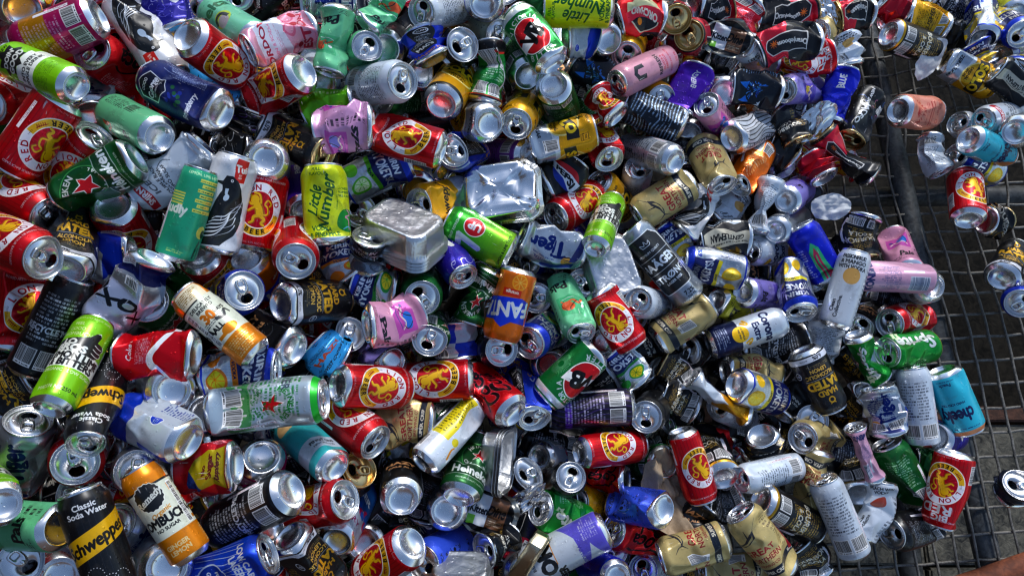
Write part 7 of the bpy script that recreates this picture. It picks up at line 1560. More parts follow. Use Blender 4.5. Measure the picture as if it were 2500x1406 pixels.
('hard', 'S', 'c', (-0.296, 0.364, 0.279), (0.577, 0.671, -0.076, -0.46), 0.085, 235),
('navydark', 'S', 'f', (-0.278, 0.371, 0.26), (0.702, 0.704, 0.036, -0.099), 0.085, 325),
('cokez', 'S', '0', (-0.153, 0.313, 0.225), (0.295, -0.715, 0.244, 0.584), 0.121, 286),
('navydark', 'S', 'f', (-0.194, 0.364, 0.205), (0.115, -0.705, 0.282, -0.641), 0.085, 221),
('black', 'S', 'p', (-0.069, 0.405, 0.167), (0.407, 0.221, 0.687, -0.56), 0.085, 287),
('hard', 'S', 'd', (-0.031, 0.413, 0.129), (0.432, -0.021, 0.659, -0.616), 0.121, 139),
('blackgold', 'S', 'p', (0.08, 0.397, 0.1), (0.669, 0.495, 0.503, -0.232), 0.085, 254),
('oranj', 'S', 'c', (0.19, 0.343, 0.097), (0.063, 0.515, -0.463, -0.719), 0.085, 90),
('black', 'S', 'f', (0.289, 0.349, 0.045), (0.146, -0.601, 0.38, 0.687), 0.085, 329),
('cokez', 'S', '0', (0.282, 0.36, 0.034), (0.183, -0.649, -0.268, -0.688), 0.121, 206),
('navydark', 'S', 'f', (0.416, 0.358, 0.035), (0.215, -0.51, -0.492, -0.673), 0.085, 196),
('kirin', 'S', 'p', (0.541, 0.37, 0.035), (0.697, -0.319, -0.631, 0.118), 0.085, 242),
('black', 'S', 'c', (0.543, 0.365, 0.035), (0.102, 0.385, 0.598, 0.696), 0.085, 108),
('blacktext', 'S', 'p', (0.677, 0.434, 0.035), (0.036, 0.1, -0.706, 0.7), 0.085, 115),
('black', 'S', 'c', (0.697, 0.377, 0.035), (0.675, 0.334, 0.621, 0.218), 0.085, 227),
('cokez', 'S', 'p', (-0.82, 0.189, 0.454), (0.644, -0.479, 0.589, 0.095), 0.085, 21),
('cokez', 'S', '0', (-0.693, 0.232, 0.437), (0.533, -0.372, -0.596, 0.471), 0.121, 186),
('green', 'S', 'd', (-0.738, 0.158, 0.407), (0.556, -0.17, 0.622, 0.525), 0.121, 85),
('blackgold', 'S', 'd', (-0.628, 0.182, 0.404), (0.153, -0.457, 0.452, 0.751), 0.121, 133),
('navydark', 'S', '0', (-0.548, 0.246, 0.377), (0.139, -0.635, -0.153, 0.744), 0.121, 244),
('black', 'S', '0', (-0.594, 0.181, 0.377), (0.307, -0.662, -0.384, -0.566), 0.121, 319),
('navydark', 'S', 'c', (-0.491, 0.292, 0.33), (0.695, 0.61, -0.381, -0.006), 0.085, 149),
('cokez', 'S', 'c', (-0.429, 0.277, 0.316), (0.723, 0.65, 0.059, -0.227), 0.085, 356),
('black', 'S', 'd', (-0.389, 0.312, 0.284), (0.354, 0.398, -0.564, 0.631), 0.121, 98),
('lion', 'S', 'd', (-0.347, 0.318, 0.277), (0.208, -0.101, 0.746, -0.625), 0.121, 17),
('black', 'S', '0', (-0.232, 0.215, 0.251), (0.343, -0.028, -0.76, -0.552), 0.121, 102),
('kirin', 'S', 'c', (-0.177, 0.235, 0.211), (0.64, -0.699, -0.028, 0.319), 0.085, 3),
('navydark', 'S', 'p', (-0.197, 0.273, 0.179), (0.743, 0.055, 0.665, 0.052), 0.085, 241),
('black', 'S', 'c', (-0.018, 0.246, 0.151), (0.648, -0.503, -0.444, 0.361), 0.085, 323),
('lion', 'S', '0', (-0.041, 0.219, 0.115), (0.731, -0.624, 0.254, -0.106), 0.121, 354),
('navydark', 'S', 'f', (0.058, 0.285, 0.092), (0.079, 0.698, 0.013, 0.712), 0.085, 16),
('black', 'S', 'p', (0.21, 0.317, 0.051), (0.701, 0.512, -0.497, -0.025), 0.085, 70),
('navydark', 'S', 'c', (0.201, 0.298, 0.035), (0.198, -0.691, -0.122, -0.684), 0.085, 83),
('kirin', 'S', '0', (0.298, 0.267, 0.035), (0.477, -0.105, 0.7, 0.521), 0.121, 77),
('navydark', 'S', 'f', (0.359, 0.282, 0.035), (0.213, 0.643, 0.282, 0.68), 0.085, 169),
('blacktext', 'S', 'd', (0.566, 0.284, 0.035), (0.038, -0.663, 0.246, 0.706), 0.121, 24),
('lion', 'S', 'd', (0.639, 0.272, 0.036), (0.5, -0.689, -0.172, 0.497), 0.121, 163),
('navydark', 'S', 'd', (0.714, 0.272, 0.035), (0.527, 0.285, -0.647, -0.472), 0.121, 224),
('black', 'S', 'p', (0.719, 0.343, 0.035), (0.102, 0.45, -0.544, 0.701), 0.085, 95),
('black', 'S', '0', (-0.69, 0.125, 0.438), (0.097, -0.619, 0.416, 0.659), 0.121, 337),
('black', 'S', 'p', (-0.655, 0.149, 0.412), (0.516, -0.492, -0.587, 0.383), 0.085, 265),
('blackgold', 'S', '0', (-0.593, 0.154, 0.401), (0.474, -0.566, -0.365, 0.567), 0.121, 103),
('hard', 'S', 'c', (-0.61, 0.135, 0.387), (0.649, -0.631, 0.424, -0.042), 0.085, 164),
('navydark', 'S', 'c', (-0.517, 0.124, 0.347), (0.727, -0.464, -0.482, -0.154), 0.085, 317),
('blackgold', 'S', 'p', (-0.506, 0.23, 0.332), (0.624, 0.712, -0.094, 0.307), 0.085, 190),
('black', 'S', 'c', (-0.438, 0.128, 0.309), (0.675, -0.611, -0.297, -0.286), 0.085, 168),
('kirin', 'S', 'p', (-0.361, 0.226, 0.278), (0.659, 0.428, -0.534, 0.313), 0.085, 205),
('oranj', 'S', 'p', (-0.352, 0.155, 0.274), (0.682, -0.704, -0.026, -0.197), 0.085, 297),
('black', 'S', 'p', (-0.322, 0.188, 0.244), (0.613, 0.067, 0.748, 0.245), 0.085, 325),
('blacktext', 'S', 'd', (-0.157, 0.145, 0.199), (0.019, -0.484, 0.449, 0.75), 0.121, 90),
('black', 'S', 'c', (-0.186, 0.173, 0.194), (0.471, 0.245, 0.678, 0.508), 0.085, 271),
('blackgold', 'S', 'p', (-0.034, 0.239, 0.152), (0.381, 0.75, 0.031, -0.54), 0.085, 348),
('navydark', 'S', '0', (-0.005, 0.16, 0.135), (0.423, -0.313, 0.659, 0.537), 0.121, 256),
('navydark', 'S', 'p', (0.094, 0.17, 0.085), (0.575, -0.674, 0.225, 0.405), 0.085, 48),
('navydark', 'S', 'f', (0.19, 0.274, 0.065), (0.697, 0.671, -0.212, -0.141), 0.085, 91),
('black', 'S', 'd', (0.21, 0.243, 0.036), (0.206, 0.707, -0.074, 0.673), 0.121, 229),
('lion', 'S', 'f', (0.307, 0.198, 0.035), (0.607, -0.499, 0.496, 0.369), 0.085, 4),
('blacktext', 'S', 'c', (0.444, 0.189, 0.035), (0.682, -0.3, -0.634, -0.206), 0.085, 275),
('cokez', 'S', 'p', (0.467, 0.246, 0.036), (0.692, 0.698, 0.133, -0.129), 0.085, 42),
('black', 'S', 'p', (0.531, 0.172, 0.037), (0.535, -0.709, -0.067, -0.454), 0.085, 128),
('hard', 'S', 'f', (0.681, 0.191, 0.036), (0.415, -0.676, 0.209, 0.572), 0.085, 245),
('hard', 'S', 'p', (-0.76, 0.126, 0.431), (0.603, 0.678, 0.336, 0.253), 0.085, 252),
('blackgold', 'S', 'd', (-0.714, 0.037, 0.429), (0.502, -0.227, 0.668, 0.501), 0.121, 103),
('navydark', 'S', 'c', (-0.664, 0.086, 0.391), (0.399, 0.193, 0.671, 0.595), 0.085, 83),
('green', 'S', 'd', (-0.611, 0.167, 0.367), (0.332, 0.443, -0.595, 0.582), 0.121, 190),
('blackgold', 'S', 'f', (-0.575, 0.073, 0.361), (0.258, 0.287, 0.632, 0.672), 0.085, 120),
('oranj', 'S', 'f', (-0.542, 0.116, 0.327), (0.612, 0.164, 0.673, 0.382), 0.085, 15),
('green', 'S', 'c', (-0.493, 0.112, 0.319), (0.396, 0.555, 0.529, 0.505), 0.085, 258),
('navydark', 'S', 'd', (-0.417, 0.071, 0.274), (0.568, -0.421, 0.582, 0.402), 0.121, 115),
('black', 'S', 'p', (-0.366, 0.127, 0.249), (0.17, -0.74, 0.093, -0.644), 0.085, 269),
('green', 'S', '0', (-0.293, 0.062, 0.202), (0.351, -0.525, -0.42, -0.652), 0.121, 27),
('green', 'S', 'c', (-0.166, 0.145, 0.194), (0.507, -0.208, -0.702, 0.455), 0.085, 168),
('green', 'S', 'f', (-0.11, 0.119, 0.167), (0.181, 0.546, -0.519, -0.633), 0.085, 185),
('hard', 'S', 'f', (-0.032, 0.166, 0.125), (0.746, 0.128, -0.629, 0.175), 0.085, 153),
('kirin', 'S', 'c', (0.039, 0.103, 0.121), (0.07, -0.651, 0.376, 0.655), 0.085, 15),
('green', 'S', 'p', (0.038, 0.12, 0.081), (0.197, 0.457, 0.537, 0.681), 0.085, 24),
('navydark', 'S', '0', (0.109, 0.087, 0.052), (0.069, 0.412, 0.58, 0.699), 0.121, 250),
('hard', 'S', 'f', (0.254, 0.091, 0.037), (0.564, -0.195, -0.683, -0.421), 0.085, 199),
('black', 'S', 'p', (0.359, 0.125, 0.037), (0.548, 0.299, -0.645, -0.44), 0.085, 326),
('black', 'S', 'd', (0.404, 0.084, 0.037), (0.178, -0.039, 0.711, 0.679), 0.121, 353),
('blackgold', 'S', 'd', (0.429, 0.193, 0.036), (0.0, 0.509, -0.491, 0.707), 0.121, 257),
('cokez', 'S', '0', (0.553, 0.185, 0.036), (0.612, 0.526, 0.47, -0.359), 0.121, 73),
('blacktext', 'S', 'f', (0.581, 0.165, 0.036), (0.584, 0.562, 0.422, 0.405), 0.085, 138),
('black', 'S', '0', (-0.701, 0.021, 0.397), (0.032, -0.526, 0.397, 0.752), 0.121, 156),
('black', 'S', '0', (-0.723, 0.021, 0.412), (0.078, -0.631, -0.326, -0.699), 0.121, 319),
('black', 'S', 'f', (-0.679, 0.076, 0.368), (0.719, 0.072, 0.64, -0.26), 0.085, 239),
('kirin', 'S', 'c', (-0.541, 0.033, 0.378), (0.452, 0.164, -0.748, -0.458), 0.085, 168),
('oranj', 'S', '0', (-0.507, -0.008, 0.344), (0.59, -0.733, -0.001, 0.34), 0.121, 291),
('oranj', 'S', '0', (-0.448, 0.074, 0.323), (0.076, 0.695, 0.196, -0.688), 0.121, 225),
('navydark', 'S', 'c', (-0.44, 0.005, 0.296), (0.646, -0.605, 0.243, 0.397), 0.085, 107),
('kirin', 'S', 'p', (-0.358, 0.029, 0.284), (0.183, 0.161, -0.733, -0.635), 0.085, 124),
('navydark', 'S', '0', (-0.266, 0.091, 0.242), (0.023, -0.621, -0.305, 0.721), 0.121, 312),
('hard', 'S', 'f', (-0.291, 0.074, 0.192), (0.164, -0.56, 0.398, -0.708), 0.085, 191),
('kirin', 'S', 'f', (-0.173, 0.035, 0.163), (0.712, -0.625, -0.14, 0.288), 0.085, 245),
('hazy', 'S', 'f', (-0.144, 0.107, 0.151), (0.619, 0.527, 0.385, -0.438), 0.085, 101),
('blacktext', 'S', 'f', (-0.07, 0.095, 0.134), (0.664, 0.507, 0.431, -0.341), 0.085, 251),
('navydark', 'S', 'f', (0.02, 0.092, 0.093), (0.712, 0.642, -0.027, -0.285), 0.085, 293),
('blacktext', 'S', 'd', (0.129, 0.068, 0.081), (0.212, -0.644, -0.038, 0.734), 0.121, 105),
('cokez', 'S', 'p', (0.107, 0.08, 0.039), (0.627, -0.191, 0.68, -0.327), 0.085, 153),
('navydark', 'S', 'p', (0.224, 0.1, 0.036), (0.264, 0.364, -0.6, 0.662), 0.085, 8),
('blackgold', 'S', 'c', (0.262, 0.061, 0.037), (0.706, -0.241, 0.665, -0.011), 0.085, 352),
('cokez', 'S', 'd', (0.397, 0.111, 0.036), (0.666, 0.699, 0.084, -0.247), 0.121, 317),
('oranj', 'S', 'c', (0.425, 0.056, 0.037), (0.108, -0.612, -0.353, -0.7), 0.085, 60),
('navydark', 'S', '0', (0.693, 0.042, 0.036), (0.011, 0.682, -0.166, -0.712), 0.121, 0),
('navydark', 'S', 'c', (0.718, 0.043, 0.037), (0.656, -0.538, -0.458, -0.266), 0.085, 142),
('green', 'S', 'p', (-0.671, -0.004, 0.42), (0.003, 0.67, -0.047, -0.741), 0.085, 40),
('blackgold', 'S', 'p', (-0.717, -0.008, 0.41), (0.687, -0.163, 0.657, -0.263), 0.085, 167),
('oranj', 'S', 'd', (-0.67, -0.023, 0.383), (0.063, -0.625, -0.262, -0.732), 0.121, 107),
('lion', 'S', 'c', (-0.549, -0.038, 0.35), (0.65, -0.435, -0.612, -0.118), 0.085, 155),
('cokez', 'S', 'd', (-0.572, 0.031, 0.346), (0.717, 0.414, 0.561, 0.006), 0.121, 241),
('lion', 'S', 'c', (-0.507, -0.055, 0.33), (0.525, -0.167, 0.667, 0.501), 0.085, 252),
('navydark', 'S', 'c', (-0.481, 0.021, 0.283), (0.598, 0.658, 0.22, 0.402), 0.085, 83),
('black', 'S', 'p', (-0.41, 0.003, 0.255), (0.548, -0.272, 0.645, -0.458), 0.085, 200),
('cokez', 'S', 'c', (-0.268, -0.02, 0.238), (0.251, 0.678, -0.347, -0.597), 0.085, 71),
('blackgold', 'S', 'f', (-0.255, 0.047, 0.189), (0.033, 0.109, 0.64, -0.759), 0.085, 205),
('black', 'S', '0', (-0.252, -0.062, 0.201), (0.325, 0.163, 0.732, 0.575), 0.121, 151),
('black', 'S', 'c', (-0.156, -0.056, 0.164), (0.583, -0.361, 0.566, 0.457), 0.085, 356),
('lion', 'S', 'd', (-0.009, -0.007, 0.108), (0.065, 0.658, -0.09, -0.745), 0.121, 192),
('lion', 'S', 'f', (0.057, 0.021, 0.085), (0.135, -0.544, -0.448, 0.697), 0.085, 239),
('black', 'S', 'f', (0.081, 0.034, 0.074), (0.707, 0.656, 0.263, -0.032), 0.085, 282),
('navydark', 'S', 'p', (0.111, -0.023, 0.049), (0.529, 0.448, 0.55, 0.465), 0.085, 305),
('blacktext', 'S', 'c', (0.218, -0.052, 0.038), (0.313, -0.212, 0.681, 0.628), 0.085, 216),
('navydark', 'S', 'd', (0.372, -0.001, 0.037), (0.502, -0.295, -0.638, 0.504), 0.121, 27),
('lion', 'S', '0', (-0.672, -0.079, 0.416), (0.479, 0.428, -0.627, -0.44), 0.121, 169),
('black', 'S', 'p', (-0.701, -0.083, 0.39), (0.641, -0.527, 0.368, -0.419), 0.085, 223),
('lion', 'S', 'c', (-0.59, -0.011, 0.388), (0.144, -0.178, -0.675, 0.702), 0.085, 276),
('navydark', 'S', 'p', (-0.593, -0.012, 0.371), (0.351, 0.465, -0.563, 0.586), 0.085, 247),
('cokez', 'S', 'c', (-0.51, -0.101, 0.337), (0.284, -0.635, 0.286, 0.658), 0.085, 342),
('blackgold', 'S', 'd', (-0.433, -0.017, 0.327), (0.472, -0.128, -0.726, 0.483), 0.121, 305),
('green', 'S', 'c', (-0.416, -0.096, 0.297), (0.221, -0.16, -0.738, -0.618), 0.085, 203),
('blackgold', 'S', 'f', (-0.36, -0.014, 0.274), (0.4, 0.556, 0.41, -0.603), 0.085, 122),
('oranj', 'S', 'd', (-0.352, -0.009, 0.233), (0.44, 0.716, -0.212, 0.498), 0.121, 351),
('kirin', 'S', 'c', (-0.249, -0.1, 0.186), (0.292, -0.306, -0.62, -0.661), 0.085, 235),
('blackgold', 'S', 'p', (-0.181, -0.103, 0.173), (0.117, 0.064, -0.706, -0.695), 0.085, 199),
('kirin', 'S', '0', (-0.098, -0.119, 0.126), (0.721, -0.427, -0.514, -0.183), 0.121, 39),
('blacktext', 'S', 'p', (-0.022, -0.111, 0.122), (0.475, -0.029, -0.752, -0.455), 0.085, 321),
('oranj', 'S', 'd', (0.042, -0.016, 0.087), (0.541, 0.233, -0.669, 0.454), 0.121, 31),
('lion', 'S', 'p', (0.059, -0.049, 0.06), (0.702, 0.638, 0.299, -0.102), 0.085, 254),
('black', 'S', '0', (0.11, -0.112, 0.047), (0.698, -0.648, 0.278, -0.128), 0.121, 279),
('navydark', 'S', 'f', (0.24, -0.045, 0.037), (0.706, 0.66, 0.238, -0.1), 0.085, 286),
('black', 'S', 'p', (0.312, -0.111, 0.037), (0.658, -0.469, -0.522, -0.271), 0.085, 117),
('oranj', 'S', 'd', (-0.669, -0.15, 0.412), (0.34, -0.673, 0.185, 0.63), 0.121, 321),
('blacktext', 'S', 'f', (-0.674, -0.063, 0.375), (0.422, 0.196, 0.623, -0.628), 0.085, 200),
('kirin', 'S', '0', (-0.596, -0.058, 0.375), (0.695, 0.584, -0.391, 0.149), 0.121, 18),
('green', 'S', 'c', (-0.596, -0.075, 0.357), (0.04, 0.303, -0.626, 0.717), 0.085, 193),
('black', 'S', 'c', (-0.516, -0.168, 0.324), (0.716, -0.698, -0.022, 0.001), 0.085, 273),
('green', 'S', 'c', (-0.473, -0.179, 0.303), (0.541, -0.649, 0.405, 0.35), 0.085, 185),
('blackgold', 'S', 'p', (-0.397, -0.143, 0.297), (0.714, -0.584, -0.378, 0.076), 0.085, 83),
('green', 'S', 'f', (-0.405, -0.15, 0.239), (0.183, 0.541, 0.358, 0.739), 0.085, 3),
('black', 'S', '0', (-0.268, -0.156, 0.229), (0.568, -0.03, -0.73, -0.379), 0.121, 40),
('green', 'S', 'f', (-0.212, -0.144, 0.197), (0.375, 0.624, -0.364, -0.581), 0.085, 91),
('kirin', 'S', 'p', (-0.159, -0.114, 0.141), (0.596, 0.198, -0.619, 0.472), 0.085, 224),
('blacktext', 'S', '0', (-0.147, -0.097, 0.12), (0.665, 0.544, 0.347, -0.375), 0.121, 134),
('oranj', 'S', 'f', (-0.043, -0.187, 0.09), (0.365, -0.443, 0.551, 0.606), 0.085, 332),
('hard', 'S', 'f', (-0.005, -0.198, 0.09), (0.664, -0.709, -0.062, -0.232), 0.085, 36),
('black', 'S', '0', (0.031, -0.184, 0.039), (0.704, -0.251, 0.665, -0.008), 0.121, 242),
('green', 'S', '0', (0.098, -0.172, 0.044), (0.616, 0.064, 0.699, 0.357), 0.121, 316),
('cokez', 'S', '0', (0.199, -0.088, 0.037), (0.172, -0.019, 0.702, -0.691), 0.121, 342),
('hard', 'S', 'd', (0.309, -0.107, 0.038), (0.126, 0.303, 0.638, -0.696), 0.121, 0),
('navydark', 'S', 'f', (-0.86, 0.877, 0.434), (0.055, 0.404, -0.526, 0.746), 0.085, 31),
('cokez', 'S', 'p', (-0.787, 0.827, 0.399), (0.177, 0.303, 0.597, 0.722), 0.085, 144),
('navydark', 'S', 'd', (-0.692, 0.933, 0.388), (0.642, 0.634, 0.327, -0.281), 0.121, 212),
('green', 'S', 'd', (-0.564, 0.829, 0.373), (0.536, -0.357, -0.566, -0.514), 0.121, 235),
('black', 'S', 'f', (-0.46, 0.907, 0.357), (0.725, 0.312, -0.58, 0.201), 0.085, 173),
('black', 'S', 'c', (-0.422, 0.925, 0.34), (0.125, 0.656, -0.371, 0.645), 0.085, 27),
('blackgold', 'S', 'c', (-0.361, 0.944, 0.32), (0.168, -0.609, 0.274, -0.725), 0.085, 249),
('black', 'S', '0', (-0.201, 1.015, 0.29), (0.702, 0.706, 0.058, -0.078), 0.121, 36),
('green', 'S', 'f', (-0.142, 1.001, 0.256), (0.642, 0.644, 0.125, 0.396), 0.085, 21),
('navydark', 'S', 'c', (-0.019, 0.978, 0.236), (0.606, -0.325, 0.673, -0.275), 0.085, 164),
('kirin', 'S', 'c', (0.146, 0.979, 0.182), (0.346, -0.482, 0.428, 0.682), 0.085, 198),
('lion', 'S', 'f', (0.284, 1.101, 0.126), (0.429, 0.683, 0.099, -0.583), 0.085, 275),
('hard', 'S', '0', (0.424, 1.113, 0.11), (0.273, -0.575, -0.336, 0.695), 0.121, 156),
('hazy', 'S', 'f', (0.466, 1.093, 0.078), (0.711, -0.037, 0.701, 0.041), 0.085, 44),
('oranj', 'S', 'c', (0.711, 1.13, 0.057), (0.618, 0.339, -0.614, -0.356), 0.085, 135),
('hard', 'S', 'd', (-0.877, 0.695, 0.398), (0.601, -0.728, 0.061, -0.323), 0.121, 108),
('navydark', 'S', 'f', (-0.81, 0.799, 0.389), (0.639, 0.137, 0.739, -0.161), 0.085, 312),
('navydark', 'S', 'p', (-0.675, 0.835, 0.367), (0.572, 0.471, -0.545, 0.393), 0.085, 205),
('hard', 'S', 'c', (-0.634, 0.815, 0.344), (0.458, 0.575, 0.479, 0.48), 0.085, 141),
('black', 'S', '0', (-0.463, 0.76, 0.332), (0.309, -0.56, 0.392, 0.661), 0.121, 103),
('kirin', 'S', '0', (-0.439, 0.878, 0.294), (0.506, 0.608, -0.223, 0.57), 0.121, 201),
('green', 'S', 'c', (-0.333, 0.796, 0.293), (0.31, 0.288, 0.603, 0.676), 0.085, 71),
('kirin', 'S', 'd', (-0.167, 0.879, 0.274), (0.192, -0.239, -0.702, 0.643), 0.121, 58),
('black', 'S', 'c', (-0.071, 0.923, 0.23), (0.479, 0.621, 0.234, -0.575), 0.085, 291),
('blackgold', 'S', 'p', (0.057, 0.952, 0.186), (0.021, 0.517, 0.464, -0.719), 0.085, 216),
('black', 'S', 'p', (0.169, 0.979, 0.148), (0.673, 0.244, -0.604, 0.349), 0.085, 45),
('blacktext', 'S', 'c', (0.266, 0.897, 0.113), (0.249, 0.225, -0.626, -0.704), 0.085, 44),
('lion', 'S', 'd', (0.385, 1.043, 0.084), (0.577, 0.703, 0.116, -0.4), 0.121, 346),
('blacktext', 'S', 'f', (0.558, 1.014, 0.05), (0.079, 0.696, -0.106, -0.706), 0.085, 101),
('green', 'S', 'c', (0.643, 0.995, 0.038), (0.376, -0.636, -0.294, -0.606), 0.085, 139),
('hard', 'S', 'd', (-0.929, 0.586, 0.41), (0.631, -0.589, 0.462, 0.205), 0.121, 307),
('hazy', 'S', 'd', (-0.869, 0.585, 0.405), (0.352, -0.697, -0.314, -0.54), 0.121, 88),
('navydark', 'S', 'p', (-0.797, 0.662, 0.385), (0.371, 0.675, 0.122, 0.626), 0.085, 263),
('black', 'S', 'c', (-0.692, 0.642, 0.355), (0.187, -0.5, -0.573, -0.622), 0.085, 201),
('oranj', 'S', 'p', (-0.608, 0.644, 0.319), (0.741, -0.613, 0.275, 0.002), 0.085, 173),
('blacktext', 'S', 'c', (-0.527, 0.726, 0.298), (0.497, 0.644, 0.267, 0.516), 0.085, 82),
('cokez', 'S', '0', (-0.441, 0.753, 0.275), (0.469, 0.071, 0.69, -0.547), 0.121, 124),
('blacktext', 'S', 'c', (-0.263, 0.725, 0.272), (0.648, -0.349, -0.669, 0.103), 0.085, 354),
('lion', 'S', 'd', (-0.257, 0.705, 0.243), (0.099, -0.558, -0.516, -0.642), 0.121, 344),
('kirin', 'S', 'p', (-0.059, 0.764, 0.204), (0.275, 0.685, -0.269, -0.619), 0.085, 305),
('green', 'S', '0', (0.059, 0.815, 0.17), (0.559, 0.537, -0.51, -0.372), 0.121, 258),
('lion', 'S', 'c', (0.173, 0.82, 0.13), (0.641, 0.027, -0.764, -0.068), 0.085, 138),
('hard', 'S', 'c', (0.291, 0.861, 0.083), (0.659, 0.673, -0.236, -0.238), 0.085, 238),
('lion', 'S', 'f', (0.423, 0.855, 0.046), (0.71, -0.165, -0.684, -0.012), 0.085, 56),
('navydark', 'S', 'c', (0.465, 0.874, 0.035), (0.089, 0.693, -0.151, 0.7), 0.085, 40),
('green', 'S', 'c', (0.608, 0.835, 0.032), (0.649, -0.668, -0.238, -0.276), 0.085, 286),
('green', 'S', 'c', (-0.809, 0.604, 0.397), (0.151, -0.046, -0.716, 0.68), 0.085, 295),
('black', 'S', 'f', (-0.751, 0.525, 0.36), (0.737, -0.632, -0.154, -0.185), 0.085, 153),
('cokez', 'S', 'p', (-0.666, 0.611, 0.341), (0.558, 0.401, 0.526, -0.5), 0.085, 289),
('black', 'S', 'c', (-0.622, 0.572, 0.324), (0.738, -0.402, 0.537, -0.075), 0.085, 197),
('kirin', 'S', 'c', (-0.518, 0.652, 0.294), (0.41, 0.597, -0.327, 0.607), 0.085, 346),
('blacktext', 'S', 'd', (-0.349, 0.6, 0.267), (0.334, 0.526, -0.532, -0.573), 0.121, 128),
('black', 'S', 'p', (-0.268, 0.634, 0.239), (0.632, 0.216, -0.709, -0.227), 0.085, 300),
('kirin', 'S', 'p', (-0.165, 0.687, 0.217), (0.387, -0.057, -0.694, 0.605), 0.085, 34),
('hard', 'S', 'd', (-0.064, 0.621, 0.17), (0.565, -0.177, -0.728, -0.345), 0.121, 48),
('cokez', 'S', 'p', (0.019, 0.645, 0.154), (0.52, -0.104, -0.728, -0.434), 0.085, 241),
('black', 'S', 'f', (0.078, 0.713, 0.109), (0.029, -0.49, 0.584, -0.647), 0.085, 293),
('cokez', 'S', 'c', (0.228, 0.697, 0.049), (0.459, -0.653, 0.256, -0.546), 0.085, 169),
('navydark', 'S', 'p', (0.334, 0.704, 0.036), (0.695, -0.346, 0.611, 0.154), 0.085, 119),
('kirin', 'S', '0', (-0.754, 0.46, 0.394), (0.121, -0.648, -0.341, 0.671), 0.121, 298),
('hazy', 'S', 'c', (-0.693, 0.46, 0.375), (0.31, 0.555, -0.443, -0.632), 0.085, 330),
('black', 'S', 'p', (-0.674, 0.52, 0.331), (0.111, 0.282, -0.647, 0.7), 0.085, 122),
('hazy', 'S', 'c', (-0.542, 0.473, 0.292), (0.196, 0.353, -0.541, -0.738), 0.085, 186),
('green', 'S', 'p', (-0.449, 0.496, 0.278), (0.494, -0.272, -0.715, 0.414), 0.085, 88),
('black', 'S', '0', (-0.457, 0.477, 0.248), (0.687, -0.382, 0.585, -0.197), 0.121, 273),
('blacktext', 'S', '0', (-0.295, 0.581, 0.187), (0.242, 0.234, -0.6, 0.726), 0.121, 252),
('blackgold', 'S', 'd', (-0.157, 0.58, 0.174), (0.017, -0.389, -0.628, 0.674), 0.121, 145),
('hard', 'S', 'p', (-0.105, 0.527, 0.126), (0.708, -0.683, 0.083, -0.159), 0.085, 283),
('black', 'S', 'f', (0.04, 0.597, 0.109), (0.384, 0.62, 0.391, -0.562), 0.085, 159),
('blackgold', 'S', 'c', (0.1, 0.632, 0.066), (0.436, -0.129, 0.695, -0.557), 0.085, 166),
('navydark', 'S', 'p', (0.255, 0.631, 0.033), (0.71, 0.674, -0.201, -0.029), 0.085, 90),
('oranj', 'S', '0', (0.411, 0.648, 0.034), (0.586, 0.701, -0.125, -0.387), 0.121, 25),
('navydark', 'S', 'd', (-0.829, 0.354, 0.363), (0.293, -0.63, -0.281, 0.662), 0.121, 356),
('black', 'S', '0', (-0.866, 0.37, 0.364), (0.69, 0.112, 0.674, 0.241), 0.121, 334),
('black', 'S', 'c', (-0.779, 0.378, 0.35), (0.355, -0.643, 0.359, -0.575), 0.085, 265),
('hard', 'S', 'c', (-0.625, 0.428, 0.324), (0.525, 0.427, -0.494, 0.546), 0.085, 213),
('hazy', 'S', 'p', (-0.596, 0.41, 0.299), (0.326, 0.732, -0.119, 0.586), 0.085, 299),
('hazy', 'S', '0', (-0.422, 0.377, 0.268), (0.648, -0.318, -0.631, 0.284), 0.121, 65),
('navydark', 'S', 'd', (-0.423, 0.476, 0.235), (0.418, 0.074, 0.68, -0.598), 0.121, 61),
('blacktext', 'S', 'd', (-0.274, 0.344, 0.213), (0.634, -0.58, -0.455, -0.233), 0.121, 248),
('blackgold', 'S', '0', (-0.188, 0.371, 0.162), (0.606, -0.591, -0.452, -0.281), 0.121, 71),
('hard', 'S', 'c', (-0.087, 0.494, 0.117), (0.362, 0.266, -0.588, 0.673), 0.085, 150),
('black', 'S', '0', (0.002, 0.405, 0.082), (0.54, -0.588, 0.392, 0.458), 0.121, 309),
('kirin', 'S', '0', (0.194, 0.431, 0.04), (0.684, -0.125, -0.694, -0.187), 0.121, 107),
('black', 'S', 'p', (-0.894, 0.243, 0.377), (0.142, 0.611, 0.304, 0.717), 0.085, 107),
('navydark', 'S', 'p', (-0.761, 0.306, 0.35), (0.106, -0.259, -0.594, 0.754), 0.085, 212),
('blacktext', 'S', 'p', (-0.681, 0.294, 0.33), (0.021, -0.587, -0.341, 0.734), 0.085, 138),
('navydark', 'S', 'c', (-0.67, 0.304, 0.308), (0.732, 0.349, 0.584, 0.016), 0.085, 255),
('hard', 'S', '0', (-0.605, 0.253, 0.275), (0.212, 0.263, 0.612, 0.715), 0.121, 119),
('blackgold', 'S', 'd', (-0.454, 0.356, 0.233), (0.005, 0.14, 0.685, -0.715), 0.121, 293),
('kirin', 'S', 'd', (-0.324, 0.311, 0.224), (0.509, 0.448, -0.524, -0.515), 0.121, 90),
('black', 'S', 'f', (-0.262, 0.298, 0.192), (0.673, -0.312, -0.626, -0.241), 0.085, 254),
('hard', 'S', 'f', (-0.225, 0.291, 0.142), (0.231, -0.453, -0.46, -0.728), 0.085, 33),
('black', 'S', '0', (-0.128, 0.275, 0.103), (0.459, -0.033, 0.677, 0.575), 0.121, 106),
